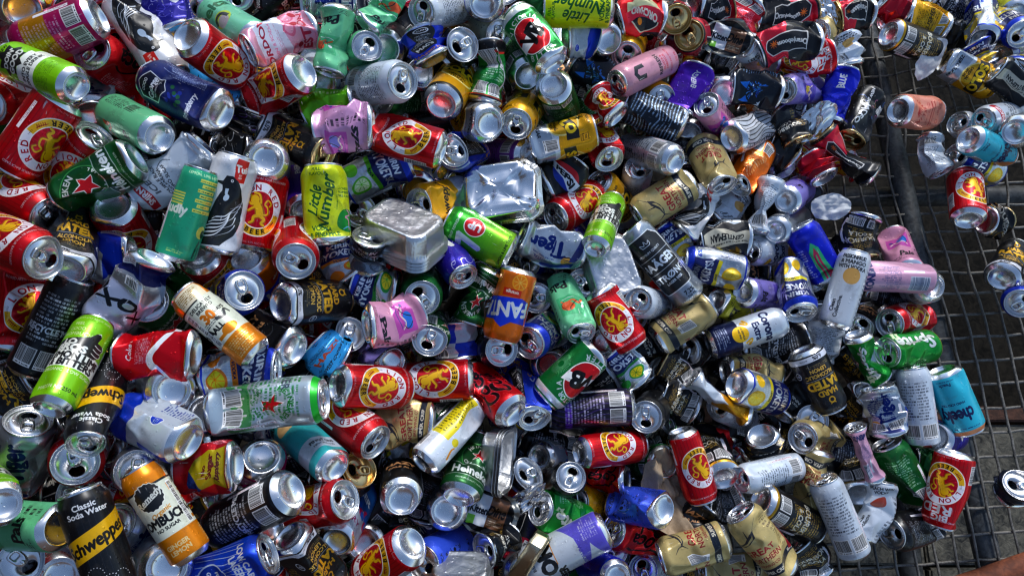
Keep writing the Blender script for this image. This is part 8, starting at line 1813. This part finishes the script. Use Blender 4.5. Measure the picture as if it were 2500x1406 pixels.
('hard', 'S', 'd', (0.085, 0.355, 0.069), (0.524, -0.539, -0.455, 0.476), 0.121, 40),
('hazy', 'S', 'f', (0.134, 0.413, 0.035), (0.291, 0.133, -0.698, 0.64), 0.085, 154),
('oranj', 'S', '0', (-0.904, 0.162, 0.379), (0.425, -0.669, 0.334, -0.511), 0.121, 236),
('black', 'S', 'd', (-0.73, 0.249, 0.36), (0.521, 0.194, -0.691, 0.463), 0.121, 3),
('oranj', 'S', 'd', (-0.674, 0.246, 0.332), (0.524, 0.752, -0.082, -0.392), 0.121, 298),
('blackgold', 'S', 'f', (-0.594, 0.201, 0.315), (0.58, 0.405, -0.632, -0.316), 0.085, 166),
('navydark', 'S', 'p', (-0.54, 0.242, 0.28), (0.679, 0.699, 0.085, -0.209), 0.085, 332),
('blacktext', 'S', '0', (-0.535, 0.223, 0.222), (0.38, -0.482, 0.448, -0.65), 0.121, 232),
('black', 'S', 'f', (-0.411, 0.253, 0.222), (0.595, 0.244, 0.692, -0.329), 0.085, 138),
('cokez', 'S', 'f', (-0.26, 0.23, 0.163), (0.515, -0.427, -0.595, 0.444), 0.085, 284),
('lion', 'S', 'f', (-0.199, 0.178, 0.134), (0.561, -0.671, -0.271, -0.403), 0.085, 125),
('black', 'S', 'f', (-0.081, 0.213, 0.104), (0.674, -0.141, -0.635, -0.35), 0.085, 214),
('black', 'S', '0', (0.049, 0.235, 0.052), (0.05, -0.702, -0.107, 0.703), 0.121, 235),
('lion', 'S', 'c', (-0.803, 0.117, 0.347), (0.235, -0.35, -0.546, 0.724), 0.085, 37),
('oranj', 'S', 'd', (-0.738, 0.153, 0.365), (0.45, 0.582, 0.447, -0.509), 0.121, 210),
('navydark', 'S', '0', (-0.71, 0.048, 0.311), (0.717, -0.559, 0.348, 0.228), 0.121, 219),
('cokez', 'S', 'p', (-0.584, 0.085, 0.297), (0.232, -0.688, 0.127, 0.676), 0.085, 94),
('cokez', 'S', 'c', (-0.561, 0.149, 0.261), (0.454, 0.722, -0.233, 0.467), 0.085, 236),
('navydark', 'S', 'c', (-0.479, 0.058, 0.231), (0.647, -0.647, -0.237, -0.326), 0.085, 69),
('lion', 'S', 'd', (-0.34, 0.167, 0.201), (0.05, 0.568, 0.387, -0.725), 0.121, 34),
('black', 'S', 'd', (-0.354, 0.138, 0.153), (0.098, -0.603, 0.46, -0.645), 0.121, 201),
('navydark', 'S', 'd', (-0.277, 0.138, 0.118), (0.431, 0.573, 0.427, 0.55), 0.121, 276),
('cokez', 'S', 'p', (-0.096, 0.066, 0.087), (0.708, -0.704, -0.037, 0.035), 0.085, 295),
('black', 'S', 'f', (0.001, 0.075, 0.037), (0.39, -0.601, -0.376, -0.587), 0.085, 228),
('green', 'S', '0', (-0.825, 0.021, 0.35), (0.239, 0.65, 0.322, 0.646), 0.121, 54),
('black', 'S', 'd', (-0.65, 0.06, 0.325), (0.321, 0.685, 0.22, -0.616), 0.121, 103),
('navydark', 'S', 'd', (-0.596, -0.025, 0.282), (0.694, -0.39, -0.547, -0.258), 0.121, 297),
('black', 'S', 'd', (-0.486, -0.001, 0.262), (0.306, 0.445, -0.476, -0.694), 0.121, 358),
('navydark', 'S', 'p', (-0.495, 0.03, 0.205), (0.414, -0.304, 0.598, -0.615), 0.085, 240),
('black', 'S', 'f', (-0.334, 0.009, 0.193), (0.086, 0.654, -0.056, -0.749), 0.085, 38),
('hard', 'S', 'f', (-0.264, 0.042, 0.136), (0.668, 0.356, -0.639, -0.139), 0.085, 106),
('black', 'S', 'p', (-0.151, 0.045, 0.111), (0.359, 0.694, -0.31, -0.542), 0.085, 69),
('black', 'S', 'f', (-0.048, 0.036, 0.054), (0.283, 0.698, -0.118, -0.648), 0.085, 1),
('hard', 'S', 'd', (0.046, 0.072, 0.036), (0.71, 0.631, -0.306, 0.066), 0.121, 189),
('navydark', 'S', 'c', (-0.807, -0.091, 0.333), (0.673, -0.613, -0.397, 0.118), 0.085, 111),
('green', 'S', 'p', (-0.741, -0.116, 0.342), (0.375, -0.562, 0.507, 0.534), 0.085, 210),
('black', 'S', 'c', (-0.713, -0.079, 0.315), (0.454, 0.334, 0.557, 0.609), 0.085, 71),
('kirin', 'S', 'p', (-0.644, -0.063, 0.278), (0.202, 0.717, 0.112, 0.658), 0.085, 351),
('oranj', 'S', 'p', (-0.551, -0.039, 0.24), (0.024, 0.529, -0.387, 0.755), 0.085, 35),
('kirin', 'S', 'c', (-0.426, -0.101, 0.211), (0.661, -0.679, 0.008, 0.319), 0.085, 314),
('oranj', 'S', 'd', (-0.321, -0.104, 0.164), (0.634, 0.038, -0.739, -0.224), 0.121, 127),
('lion', 'S', 'c', (-0.269, -0.042, 0.152), (0.177, -0.356, -0.626, 0.671), 0.085, 272),
('green', 'S', '0', (-0.235, -0.088, 0.089), (0.133, -0.681, -0.211, -0.688), 0.121, 192),
('black', 'S', '0', (-0.064, -0.026, 0.049), (0.63, 0.692, 0.124, -0.329), 0.121, 272),
('green', 'S', 'd', (-0.057, -0.064, 0.039), (0.058, -0.69, 0.176, -0.7), 0.121, 44),
('blacktext', 'S', 'd', (-0.839, -0.216, 0.312), (0.698, -0.712, 0.057, -0.052), 0.121, 82),
('navydark', 'S', 'f', (-0.749, -0.097, 0.304), (0.141, -0.051, 0.675, -0.723), 0.085, 225),
('blackgold', 'S', 'p', (-0.659, -0.127, 0.273), (0.031, -0.352, -0.55, 0.756), 0.085, 120),
('hard', 'S', '0', (-0.607, -0.223, 0.248), (0.286, -0.29, -0.599, -0.689), 0.121, 178),
('kirin', 'S', 'c', (-0.48, -0.141, 0.25), (0.082, 0.704, -0.054, -0.704), 0.085, 305),
('black', 'S', 'd', (-0.413, -0.117, 0.191), (0.128, 0.648, 0.242, -0.71), 0.121, 126),
('cokez', 'S', 'f', (-0.406, -0.157, 0.174), (0.651, 0.11, 0.737, -0.144), 0.085, 47),
('blacktext', 'S', '0', (-0.31, -0.119, 0.118), (0.103, -0.254, 0.708, -0.65), 0.121, 341),
('kirin', 'S', '0', (-0.259, -0.152, 0.083), (0.704, 0.468, 0.449, 0.29), 0.121, 234),
('blackgold', 'S', 'd', (-0.132, -0.142, 0.038), (0.18, -0.299, 0.636, -0.688), 0.121, 250),
('black', 'S', 'c', (0.044, -0.218, 0.038), (0.318, -0.695, 0.099, 0.637), 0.085, 117),
]

# ---------------------------------------------------------------- ground below the mesh
def ground_mat(name, c0, c1, scale, rough=.9, bump=.3, crack=True):
    m, t, b = nodes(name)
    tc = t.nodes.new("ShaderNodeTexCoord")
    n1 = t.nodes.new("ShaderNodeTexNoise"); n1.inputs["Scale"].default_value = scale; n1.inputs["Detail"].default_value = 9.0; n1.inputs["Roughness"].default_value = .68
    n2 = t.nodes.new("ShaderNodeTexNoise"); n2.inputs["Scale"].default_value = scale * 5; n2.inputs["Detail"].default_value = 6.0; n2.inputs["Distortion"].default_value = 1.5
    for n in (n1, n2): t.links.new(tc.outputs["Object"], n.inputs["Vector"])
    mx = t.nodes.new("ShaderNodeMix"); mx.data_type = 'FLOAT'; mx.inputs[0].default_value = .45
    t.links.new(n1.outputs[0], mx.inputs[2]); t.links.new(n2.outputs[0], mx.inputs[3])
    r = t.nodes.new("ShaderNodeValToRGB"); r.color_ramp.elements[0].position = .40; r.color_ramp.elements[0].color = (*c0, 1); r.color_ramp.elements[1].position = .60; r.color_ramp.elements[1].color = (*c1, 1)
    t.links.new(mx.outputs[0], r.inputs[0]); t.links.new(r.outputs[0], b.inputs["Base Color"])
    b.inputs["Roughness"].default_value = rough; b.inputs["Specular IOR Level"].default_value = .15 if rough > .9 else .4
    bu = t.nodes.new("ShaderNodeBump"); bu.inputs["Strength"].default_value = bump; bu.inputs["Distance"].default_value = .01
    t.links.new(mx.outputs[0], bu.inputs["Height"]); t.links.new(bu.outputs[0], b.inputs["Normal"])
    return m
SOIL = ground_mat("shade_dark_soil", (.002, .0018, .0014), (.018, .015, .011), 9.0, .95)  # shade of the pit is put into the near-black soil colour
CONC = ground_mat("weathered_concrete", (.010, .009, .006), (.15, .135, .10), 11.0, .6, .6)
STEEL = ground_mat("weathered_steel_pipe", (.016, .018, .02), (.075, .083, .088), 14.0, .5, .2)
WIRE = ground_mat("dull_galvanised_wire", (.055, .05, .043), (.19, .178, .158), 30.0, .45, .15)
RUST = ground_mat("rusty_red_paint", (.10, .025, .010), (.24, .065, .025), 12.0, .75, .3)
TIMB = ground_mat("rusty_edge_angle", (.05, .022, .014), (.12, .05, .03), 16.0, .85, .3)

def box(name, x0, x1, y0, y1, z0, z1, mat, parent=None, bev=.004, jit=0.0, seed=0):
    import bmesh
    bm = bmesh.new(); bmesh.ops.create_cube(bm, size=1.0)
    for v in bm.verts: v.co = ((x0 + x1) / 2 + v.co.x * (x1 - x0), (y0 + y1) / 2 + v.co.y * (y1 - y0), (z0 + z1) / 2 + v.co.z * (z1 - z0))
    if bev: bmesh.ops.bevel(bm, geom=bm.edges[:], offset=bev, segments=2, affect='EDGES')
    me = bpy.data.meshes.new(name); bm.to_mesh(me); bm.free()
    return obj(name, me, mat, parent)

gp = 60.0
g = obj("ground", mesh("ground", [(-gp, -gp, -.62), (gp, -gp, -.62), (gp, gp, -.62), (-gp, gp, -.62)], [(0, 1, 2, 3)], smooth=False), SOIL)
tag(g, kind="structure")
pav = empty("pavement", (0, 0, -.30)); tag(pav, kind="structure")
rn = random.Random(3)
# worn concrete slabs with open joints, in front of the drop
xs = [.30, .62, .93, 1.27, 1.62, 2.1]; ys = [-1.3, -.9, -.52, -.17, .146]
for i in range(len(xs) - 1):
    for j in range(len(ys) - 1):
        dz = rn.uniform(-.004, .004)
        s = box("paving_slab", xs[i] + .003, xs[i + 1] - .003, ys[j] + .003, ys[j + 1] - .003, -.32 + .30, dz, CONC, pav, .005)
obj_edge = box("edge_beam", .30, 2.1, .150, .185, -.10, .012, TIMB, pav, .004)

# unseen sheet steel walls added left of and behind the heap to shade that side
WALLM = ground_mat("shade_wall_sheet", (.03, .018, .014), (.09, .05, .035), 4.0, .7, .2)
w = box("shade_wall_left", -1.62, -1.58, -1.5, 2.0, -.6, 2.5, WALLM); tag(w, kind="structure")
w = box("shade_wall_near", -1.575, .45, -1.54, -1.5, -.6, 1.5, WALLM); tag(w, kind="structure")

def tube(pts, r, sides=8):
    pts = [Vector(p) for p in pts]; V = []; F = []
    for i, p in enumerate(pts):
        d = (pts[min(i + 1, len(pts) - 1)] - pts[max(i - 1, 0)]).normalized()
        a = d.cross(Vector((0, 0, 1))).normalized(); b = d.cross(a)
        for k in range(sides):
            an = 2 * math.pi * k / sides; V.append(p + a * (r * math.cos(an)) + b * (r * math.sin(an)))
    for i in range(len(pts) - 1):
        for k in range(sides): F.append((i * sides + k, i * sides + (k + 1) % sides, (i + 1) * sides + (k + 1) % sides, (i + 1) * sides + k))
    F.append(tuple(range(sides))); F.append(tuple((len(pts) - 1) * sides + k for k in range(sides)))
    return [tuple(v) for v in V], F

# ---------------------------------------------------------------- wire mesh floor
YAW = math.radians(3.4)
ex = Vector((math.cos(YAW), math.sin(YAW), 0)); ey = Vector((-math.sin(YAW), math.cos(YAW), 0))
def sag(u, v):
    d = -.016 * math.exp(-((u - .92) / .22) ** 2 - ((v - .60) / .22) ** 2)
    d += .004 * math.sin(u * 9 + 1) * math.sin(v * 7)
    k = .25 + .75 / (1 + math.exp(-(v - .42) * 9))
    wu = k * (.022 * noise.noise((u * 5, v * 5, 1.3)) + .007 * noise.noise((u * 13, v * 13, 4.0)))
    wv = k * (.022 * noise.noise((u * 5, v * 5, 7.7)) + .007 * noise.noise((u * 13, v * 13, 9.0)))
    return wu, wv, d
meshroot = empty("wire_mesh_floor", (0, 0, 0))
tag(meshroot, "bent steel wire mesh floor showing at the right under the cans", "mesh")
PU, PV = .038, .0465
def wire(fixed_u, fix, lo, hi):
    pts = []; n = int((hi - lo) / .016)
    for i in range(n + 1):
        w = lo + (hi - lo) * i / n
        u, v = (fix, w) if fixed_u else (w, fix)
        du, dv, d = sag(u, v)
        du, dv = du + .0022 * noise.noise((u * 31, v * 31, 2.0)), dv + .0022 * noise.noise((u * 31, v * 31, 5.0))
        z = d - .004 + (.0 if fixed_u else -.0042) - (0.0 if fixed_u else 0.0)
        pts.append(ex * (u + du) + ey * (v + dv) + Vector((0, 0, z)))
    V, F = tube(pts, .0028, 6)
    obj("wire", mesh("wire", V, F), WIRE, meshroot)
u = -.20
while u < 1.75: wire(True, u, -.62, 1.35); u += PU
v = -.60
while v < 1.35: wire(False, v, -.22, 1.75); v += PV

def pipe(name, a, b, r, label, mat=None):
    n = 14; A, B = Vector(a), Vector(b)
    pts = [A.lerp(B, i / n) for i in range(n + 1)]
    V, F = tube([(p.x, p.y, p.z) for p in pts], r, 20)
    V = [tuple(Vector(q) + Vector((noise.noise(Vector(q) * 9), noise.noise(Vector(q) * 9 + Vector((3, 1, 2))), 0)) * .0012) for q in V]
    o = obj(name, mesh(name, V, F), mat or STEEL); tag(o, label, "pipe"); return o
pipe('frame_pipe', (0.8034, 1.2061, -0.036), (0.9184, -0.2491, -0.036), .0235, 'dark steel pipe running down the right side under the mesh')
pipe('frame_pipe', (0.4021, 0.628, -0.088), (1.3288, 0.6335, -0.088), .0225, 'dark steel cross pipe under the mesh, right of the heap')
pipe('frame_pipe', (0.7892, 0.0775, -0.088), (0.7825, -0.3039, -0.088), .022, 'short dark steel pipe under the mesh near the bottom edge')
pipe('rail', (0.7237, -0.2102, 0.0), (1.0571, -0.1075, 0.0), .021, 'rust-red painted rail across the bottom right corner', RUST)

# ---------------------------------------------------------------- foil trays and scraps
def rr_loop(w, l, rad, n=6):
    p = []
    for cx, cy, a0 in ((w / 2 - rad, l / 2 - rad, 0), (-w / 2 + rad, l / 2 - rad, 90), (-w / 2 + rad, -l / 2 + rad, 180), (w / 2 - rad, -l / 2 + rad, 270)):
        for k in range(n + 1):
            a = math.radians(a0 + 90 * k / n); p.append((cx + rad * math.cos(a), cy + rad * math.sin(a)))
    return p
def tray_mesh(w, l, h, pleat=.0012, crumple=0.0, seed=0):
    rn_ = random.Random(seed)
    n = 16; lev = [(1.10, 1.0), (1.115, .985), (1.0, .97), (.985, .75), (.965, .5), (.945, .25), (.925, .05), (.88, 0.0)]
    V = []; F = []
    base = []
    lp = rr_loop(w, l, min(w, l) * .28, n); m = len(lp)
    for li, (s, z) in enumerate(lev):
        for k, (x, y) in enumerate(lp):
            q = pleat * (1 if k % 2 else -1) if 2 < li < 7 else 0
            d = math.hypot(x, y); V.append([x * s + x / d * q, y * s + y / d * q, z * h])
    for i in range(len(lev) - 1):
        for k in range(m): F.append((i * m + k, i * m + (k + 1) % m, (i + 1) * m + (k + 1) % m, (i + 1) * m + k))
    prev = (len(lev) - 1) * m
    for s in (.80, .68, .56, .44, .32, .2, .08):
        cur = len(V)
        for x, y in lp: V.append([x * s, y * s, (.0 if s > .75 else .0016)])
        for k in range(m): F.append((prev + k, prev + (k + 1) % m, cur + (k + 1) % m, cur + k))
        prev = cur
    F.append(tuple(prev + k for k in range(m)))
    if crumple:
        for v in V:
            p = Vector(v) * 38 + Vector((seed, 0, 0))
            q = abs(noise.noise(p)) + .6 * abs(noise.noise(p * 2.3)) - .35
            r_ = min(1, math.hypot(v[0] / w, v[1] / l) * 2)
            v[2] += crumple * q * (1.0 if v[2] < h * .4 else .35)
            v[0] += crumple * .5 * noise.noise(p + Vector((9, 0, 0))); v[1] += crumple * .5 * noise.noise(p + Vector((0, 9, 0)))
    return V, F
def put(o, loc, quat):
    o.location = loc; o.rotation_mode = 'QUATERNION'; o.rotation_quaternion = Quaternion(quat)
def tray(loc, quat, w, l, h, label, crumple=0.0, seed=0, mat=None, pleat=.0012):
    V, F = tray_mesh(w, l, h, pleat, crumple, seed)
    o = obj("foil_tray", mesh("foil_tray", V, F), mat or FOIL); put(o, loc, quat)
    return tag(o, label, "tray", "foil food trays among the cans")
def scrap(name, loc, quat, w, l, label, mat, seed, fold=.010, cat="foil", bow=0.0):
    n = 26; V = []; F = []; R_ = random.Random(seed)
    ph = [R_.uniform(0, 6.28) for _ in range(3)]
    for s_ in (0, 1):
        for i in range(n + 1):
            for j in range(n + 1):
                a, b = i / n * 2 - 1, j / n * 2 - 1
                # square to uneven disc
                x, y = a * math.sqrt(1 - b * b / 2), b * math.sqrt(1 - a * a / 2)
                th = math.atan2(y, x); e = 1 + .07 * math.sin(2 * th + ph[0]) + .03 * math.sin(5 * th + ph[1]) + .012 * math.sin(11 * th + ph[2])
                p = Vector((x * 2.6 + seed, y * 2.6, 0))
                z = fold * (abs(noise.noise(p * .6)) * 1.1 + .35 * abs(noise.noise(p * 1.5)) + .12 * abs(noise.noise(p * 3.5))) + bow * (x * x) - s_ * .0005
                V.append((x * e * w / 2, y * e * l / 2, z))
    N = (n + 1) ** 2
    for s_ in (0, 1):
        for i in range(n):
            for j in range(n):
                a = s_ * N + i * (n + 1) + j; q = (a, a + n + 1, a + n + 2, a + 1)
                F.append(q if s_ == 0 else q[::-1])
    UV = [(v[0] / w + .5, v[1] / l + .5) for v in V]
    o = obj(name, mesh(name, V, F, UV), mat); put(o, loc, quat); return tag(o, label, cat)
WHITE = ground_mat("white_coated_foil", (.52, .53, .54), (.66, .67, .68), 30.0, .5, .1)
KRAFT = ground_mat("brown_paper", (.30, .22, .14), (.40, .30, .20), 20.0, .8, .15)
DINE = metal("dark_printed_foil", (.08, .08, .09), .25, .5, .3)
def dine(loc, quat, w, l, label, seed):
    cv = Cv('S', '1a1b1e', .7); cv.rect(-104, 0, 104, 122, '9a9a94', .9)
    cv.ell(0, 60, 92, 54, '17181b', .5); cv.rect(-60, 22, 4, 98, 'cfd4da', 0); cv.rect(4, 22, 66, 98, '6a4a32', .1); cv.text("Kitten", -28, 60, 20, '20242c', 0, 1.3, .9); cv.text("Dine", 34, 66, 26, '1a1614', 0, 1.5, .9, .25); cv.rect(-60, 22, -34, 42, '6aa82c', 0); cv.lines(10, 28, 60, 46, 4, 'd8c8b0')
    m, t, b = nodes("pet_food_print"); ti = t.nodes.new("ShaderNodeTexImage"); ti.image = cv.image("pet_label"); t.links.new(ti.outputs[0], b.inputs["Base Color"]); t.links.new(ti.outputs[1], b.inputs["Metallic"]); b.inputs["Roughness"].default_value = .32
    scrap("pet_food_tray", loc, quat, w * 1.15, l * 1.2, label, m, seed, .016, "tray")
tray((-0.1677, 0.4036, 0.3897), (0.3173, 0.9155, -0.2465, 0.0201),   .118, .088, .040, 'uppermost upturned silver foil tray beside the silver can, wet with drops', 0.0012, 0)
tray((-0.1684, 0.4001, 0.3849), (0.3173, 0.9155, -0.2465, 0.0201),   .118, .088, .040, 'second upturned foil tray down, its rim under the wet one', 0.0012, 1)
tray((-0.1691, 0.3965, 0.3801), (0.3173, 0.9155, -0.2465, 0.0201),   .118, .088, .040, 'third upturned foil tray down in the middle stack', 0.0012, 2)
tray((-0.1699, 0.393, 0.3753), (0.3173, 0.9155, -0.2465, 0.0201),   .118, .088, .040, 'lowest upturned foil tray of the middle stack, rim outermost', 0.0012, 3)
tray((-0.019, 0.4796, 0.3214), (0.05, -0.9967, -0.0576, -0.0276), .124, .096, .028, 'large upturned foil tray with crumpled bright base left of the red lion can', .012, 5, CRINK)
tray((0.1784, 0.3755, 0.2138), (0.0355, -0.9877, -0.1508, 0.0194), .086, .116, .026, 'pale upturned foil tray with rain drops left of the tall silver black-label can', .002, 6)
tray((-0.0777, -0.121, 0.2705), (0.4599, 0.8877, -0.0184, 0.0095), .088, .066, .026, 'front tray of the nested foil trays at the bottom edge', 0.0, 7)
tray((-0.0777, -0.1161, 0.274), (0.4599, 0.8877, -0.0184, 0.0095), .088, .066, .026, 'middle tray of the nested foil trays at the bottom edge', 0.0, 8)
tray((-0.0777, -0.1112, 0.2774), (0.4599, 0.8877, -0.0184, 0.0095), .088, .066, .026, 'rear tray of the nested foil trays at the bottom edge', 0.0, 9)
tray((-0.0311, 0.045, 0.2399), (0.6083, -0.2947, 0.5096, -0.5324), .096, .066, .026, 'outermost tray of the foil trays standing on edge beside the green can', 0.0, 11)
tray((-0.0358, 0.0459, 0.2384), (0.6083, -0.2947, 0.5096, -0.5324), .096, .066, .026, 'middle tray of the foil trays standing on edge beside the green can', 0.0, 12)
tray((-0.0404, 0.0468, 0.2368), (0.6083, -0.2947, 0.5096, -0.5324), .096, .066, .026, 'innermost tray of the foil trays standing on edge beside the green can', 0.0, 13)
tray((0.0142, -0.101, 0.2279), (0.6064, 0.6346, 0.2522, 0.4074), .09, .05, .026, 'pleated gold-tinted foil tray on its side left of the grey-violet can', .002, 14, metal('gold_foil', (.70,.62,.42), .2, .4), .0026)
dine((-0.0394, -0.0346, 0.2277), (0.9794, 0.1289, 0.0203, -0.1541), .086, .068, 'black pet food tray with brown and white label below the green can', 21)
dine((0.4048, 0.8174, 0.2372), (0.9697, 0.1849, -0.0209, -0.158), .086, .058, 'torn pet food tray lid near the top, cream label, black foil', 22)
scrap('foil_scrap', (0.8588, 0.851, 0.1154), (0.831, 0.2825, -0.0488, 0.4767), .088, .052, 'crumpled white foil lid lying on the mesh left of the yellow-silver can', WHITE, 3, .006)
scrap('foil_scrap', (0.6082, 0.5182, 0.1378), (0.9726, 0.2273, 0.0476, 0.0111), .075, .055, 'pale foil lid above the crushed black-gold can at the heap edge', WHITE, 4, .008)
scrap('foil_scrap', (0.583, 0.6781, 0.175), (0.8583, 0.1754, -0.2457, 0.415), .095, .05, 'grey crumpled foil sheet beside the gold-lidded black can', CRINK, 5, .010)
scrap('foil_scrap', (0.6132, 0.8946, 0.2032), (0.7877, 0.2017, 0.025, -0.5815), .07, .04, 'torn silver foil near the top edge above the swordfish can', CRINK, 6, .010)
scrap('paper_bag', (0.2604, -0.0067, 0.1164), (0.7923, -0.0551, 0.1658, -0.5846), .15, .085, 'torn brown paper bag wrapped round the blue skull can', KRAFT, 7, .034, 'bag', .03)
scrap('foil_scrap', (0.0167, -0.0223, 0.2124), (0.9169, 0.1144, -0.1969, 0.3278), .10, .035, 'twisted silver foil strip between the pet food tray and bright green can', CRINK, 8, .014)

# ---------------------------------------------------------------- the cans
for i, (des, size, crush, loc, quat, L, roll, label) in enumerate(CANS):
    key = des
    if size in 'TMU' and des in ('lion', 'gn'): key = des + 'T'
    build_can(key, size, crush, loc, quat, L, roll, i, label)

# cans deeper in the heap that show only in the gaps: nobody could count them
V_all = []; F_all = []; UV_all = []; MI = []; mats = []
off = 0
for i, (des, size, crush, loc, quat, L, roll) in enumerate(DEEP):
    R = SIZE[size][1] / 2000.0
    parts = can_parts(L, R, crush, 5000 + i, -math.radians(roll), 28, 12)
    M = np.array(Quaternion(quat).to_matrix())
    for part, mat in zip(parts, (print_mat(des), ALU, LIDM, TABM)):
        V, F, UV = part
        if mat not in mats: mats.append(mat)
        k = mats.index(mat)
        V_all.append(V @ M.T + np.array(loc)); UV_all.append(UV if UV is not None else np.zeros((len(V), 2)))
        F_all += [tuple(q + off for q in f) for f in F]; MI += [k] * len(F); off += len(V)
if V_all:
    me = mesh("buried_cans", np.vstack(V_all), F_all, np.vstack(UV_all))
    for m in mats: me.materials.append(m)
    me.polygons.foreach_set("material_index", np.array(MI, np.int32))
    o = bpy.data.objects.new("buried_cans", me); COL.objects.link(o)
    tag(o, "dim crushed cans deep in the heap, seen only through gaps", "cans", kind="stuff")
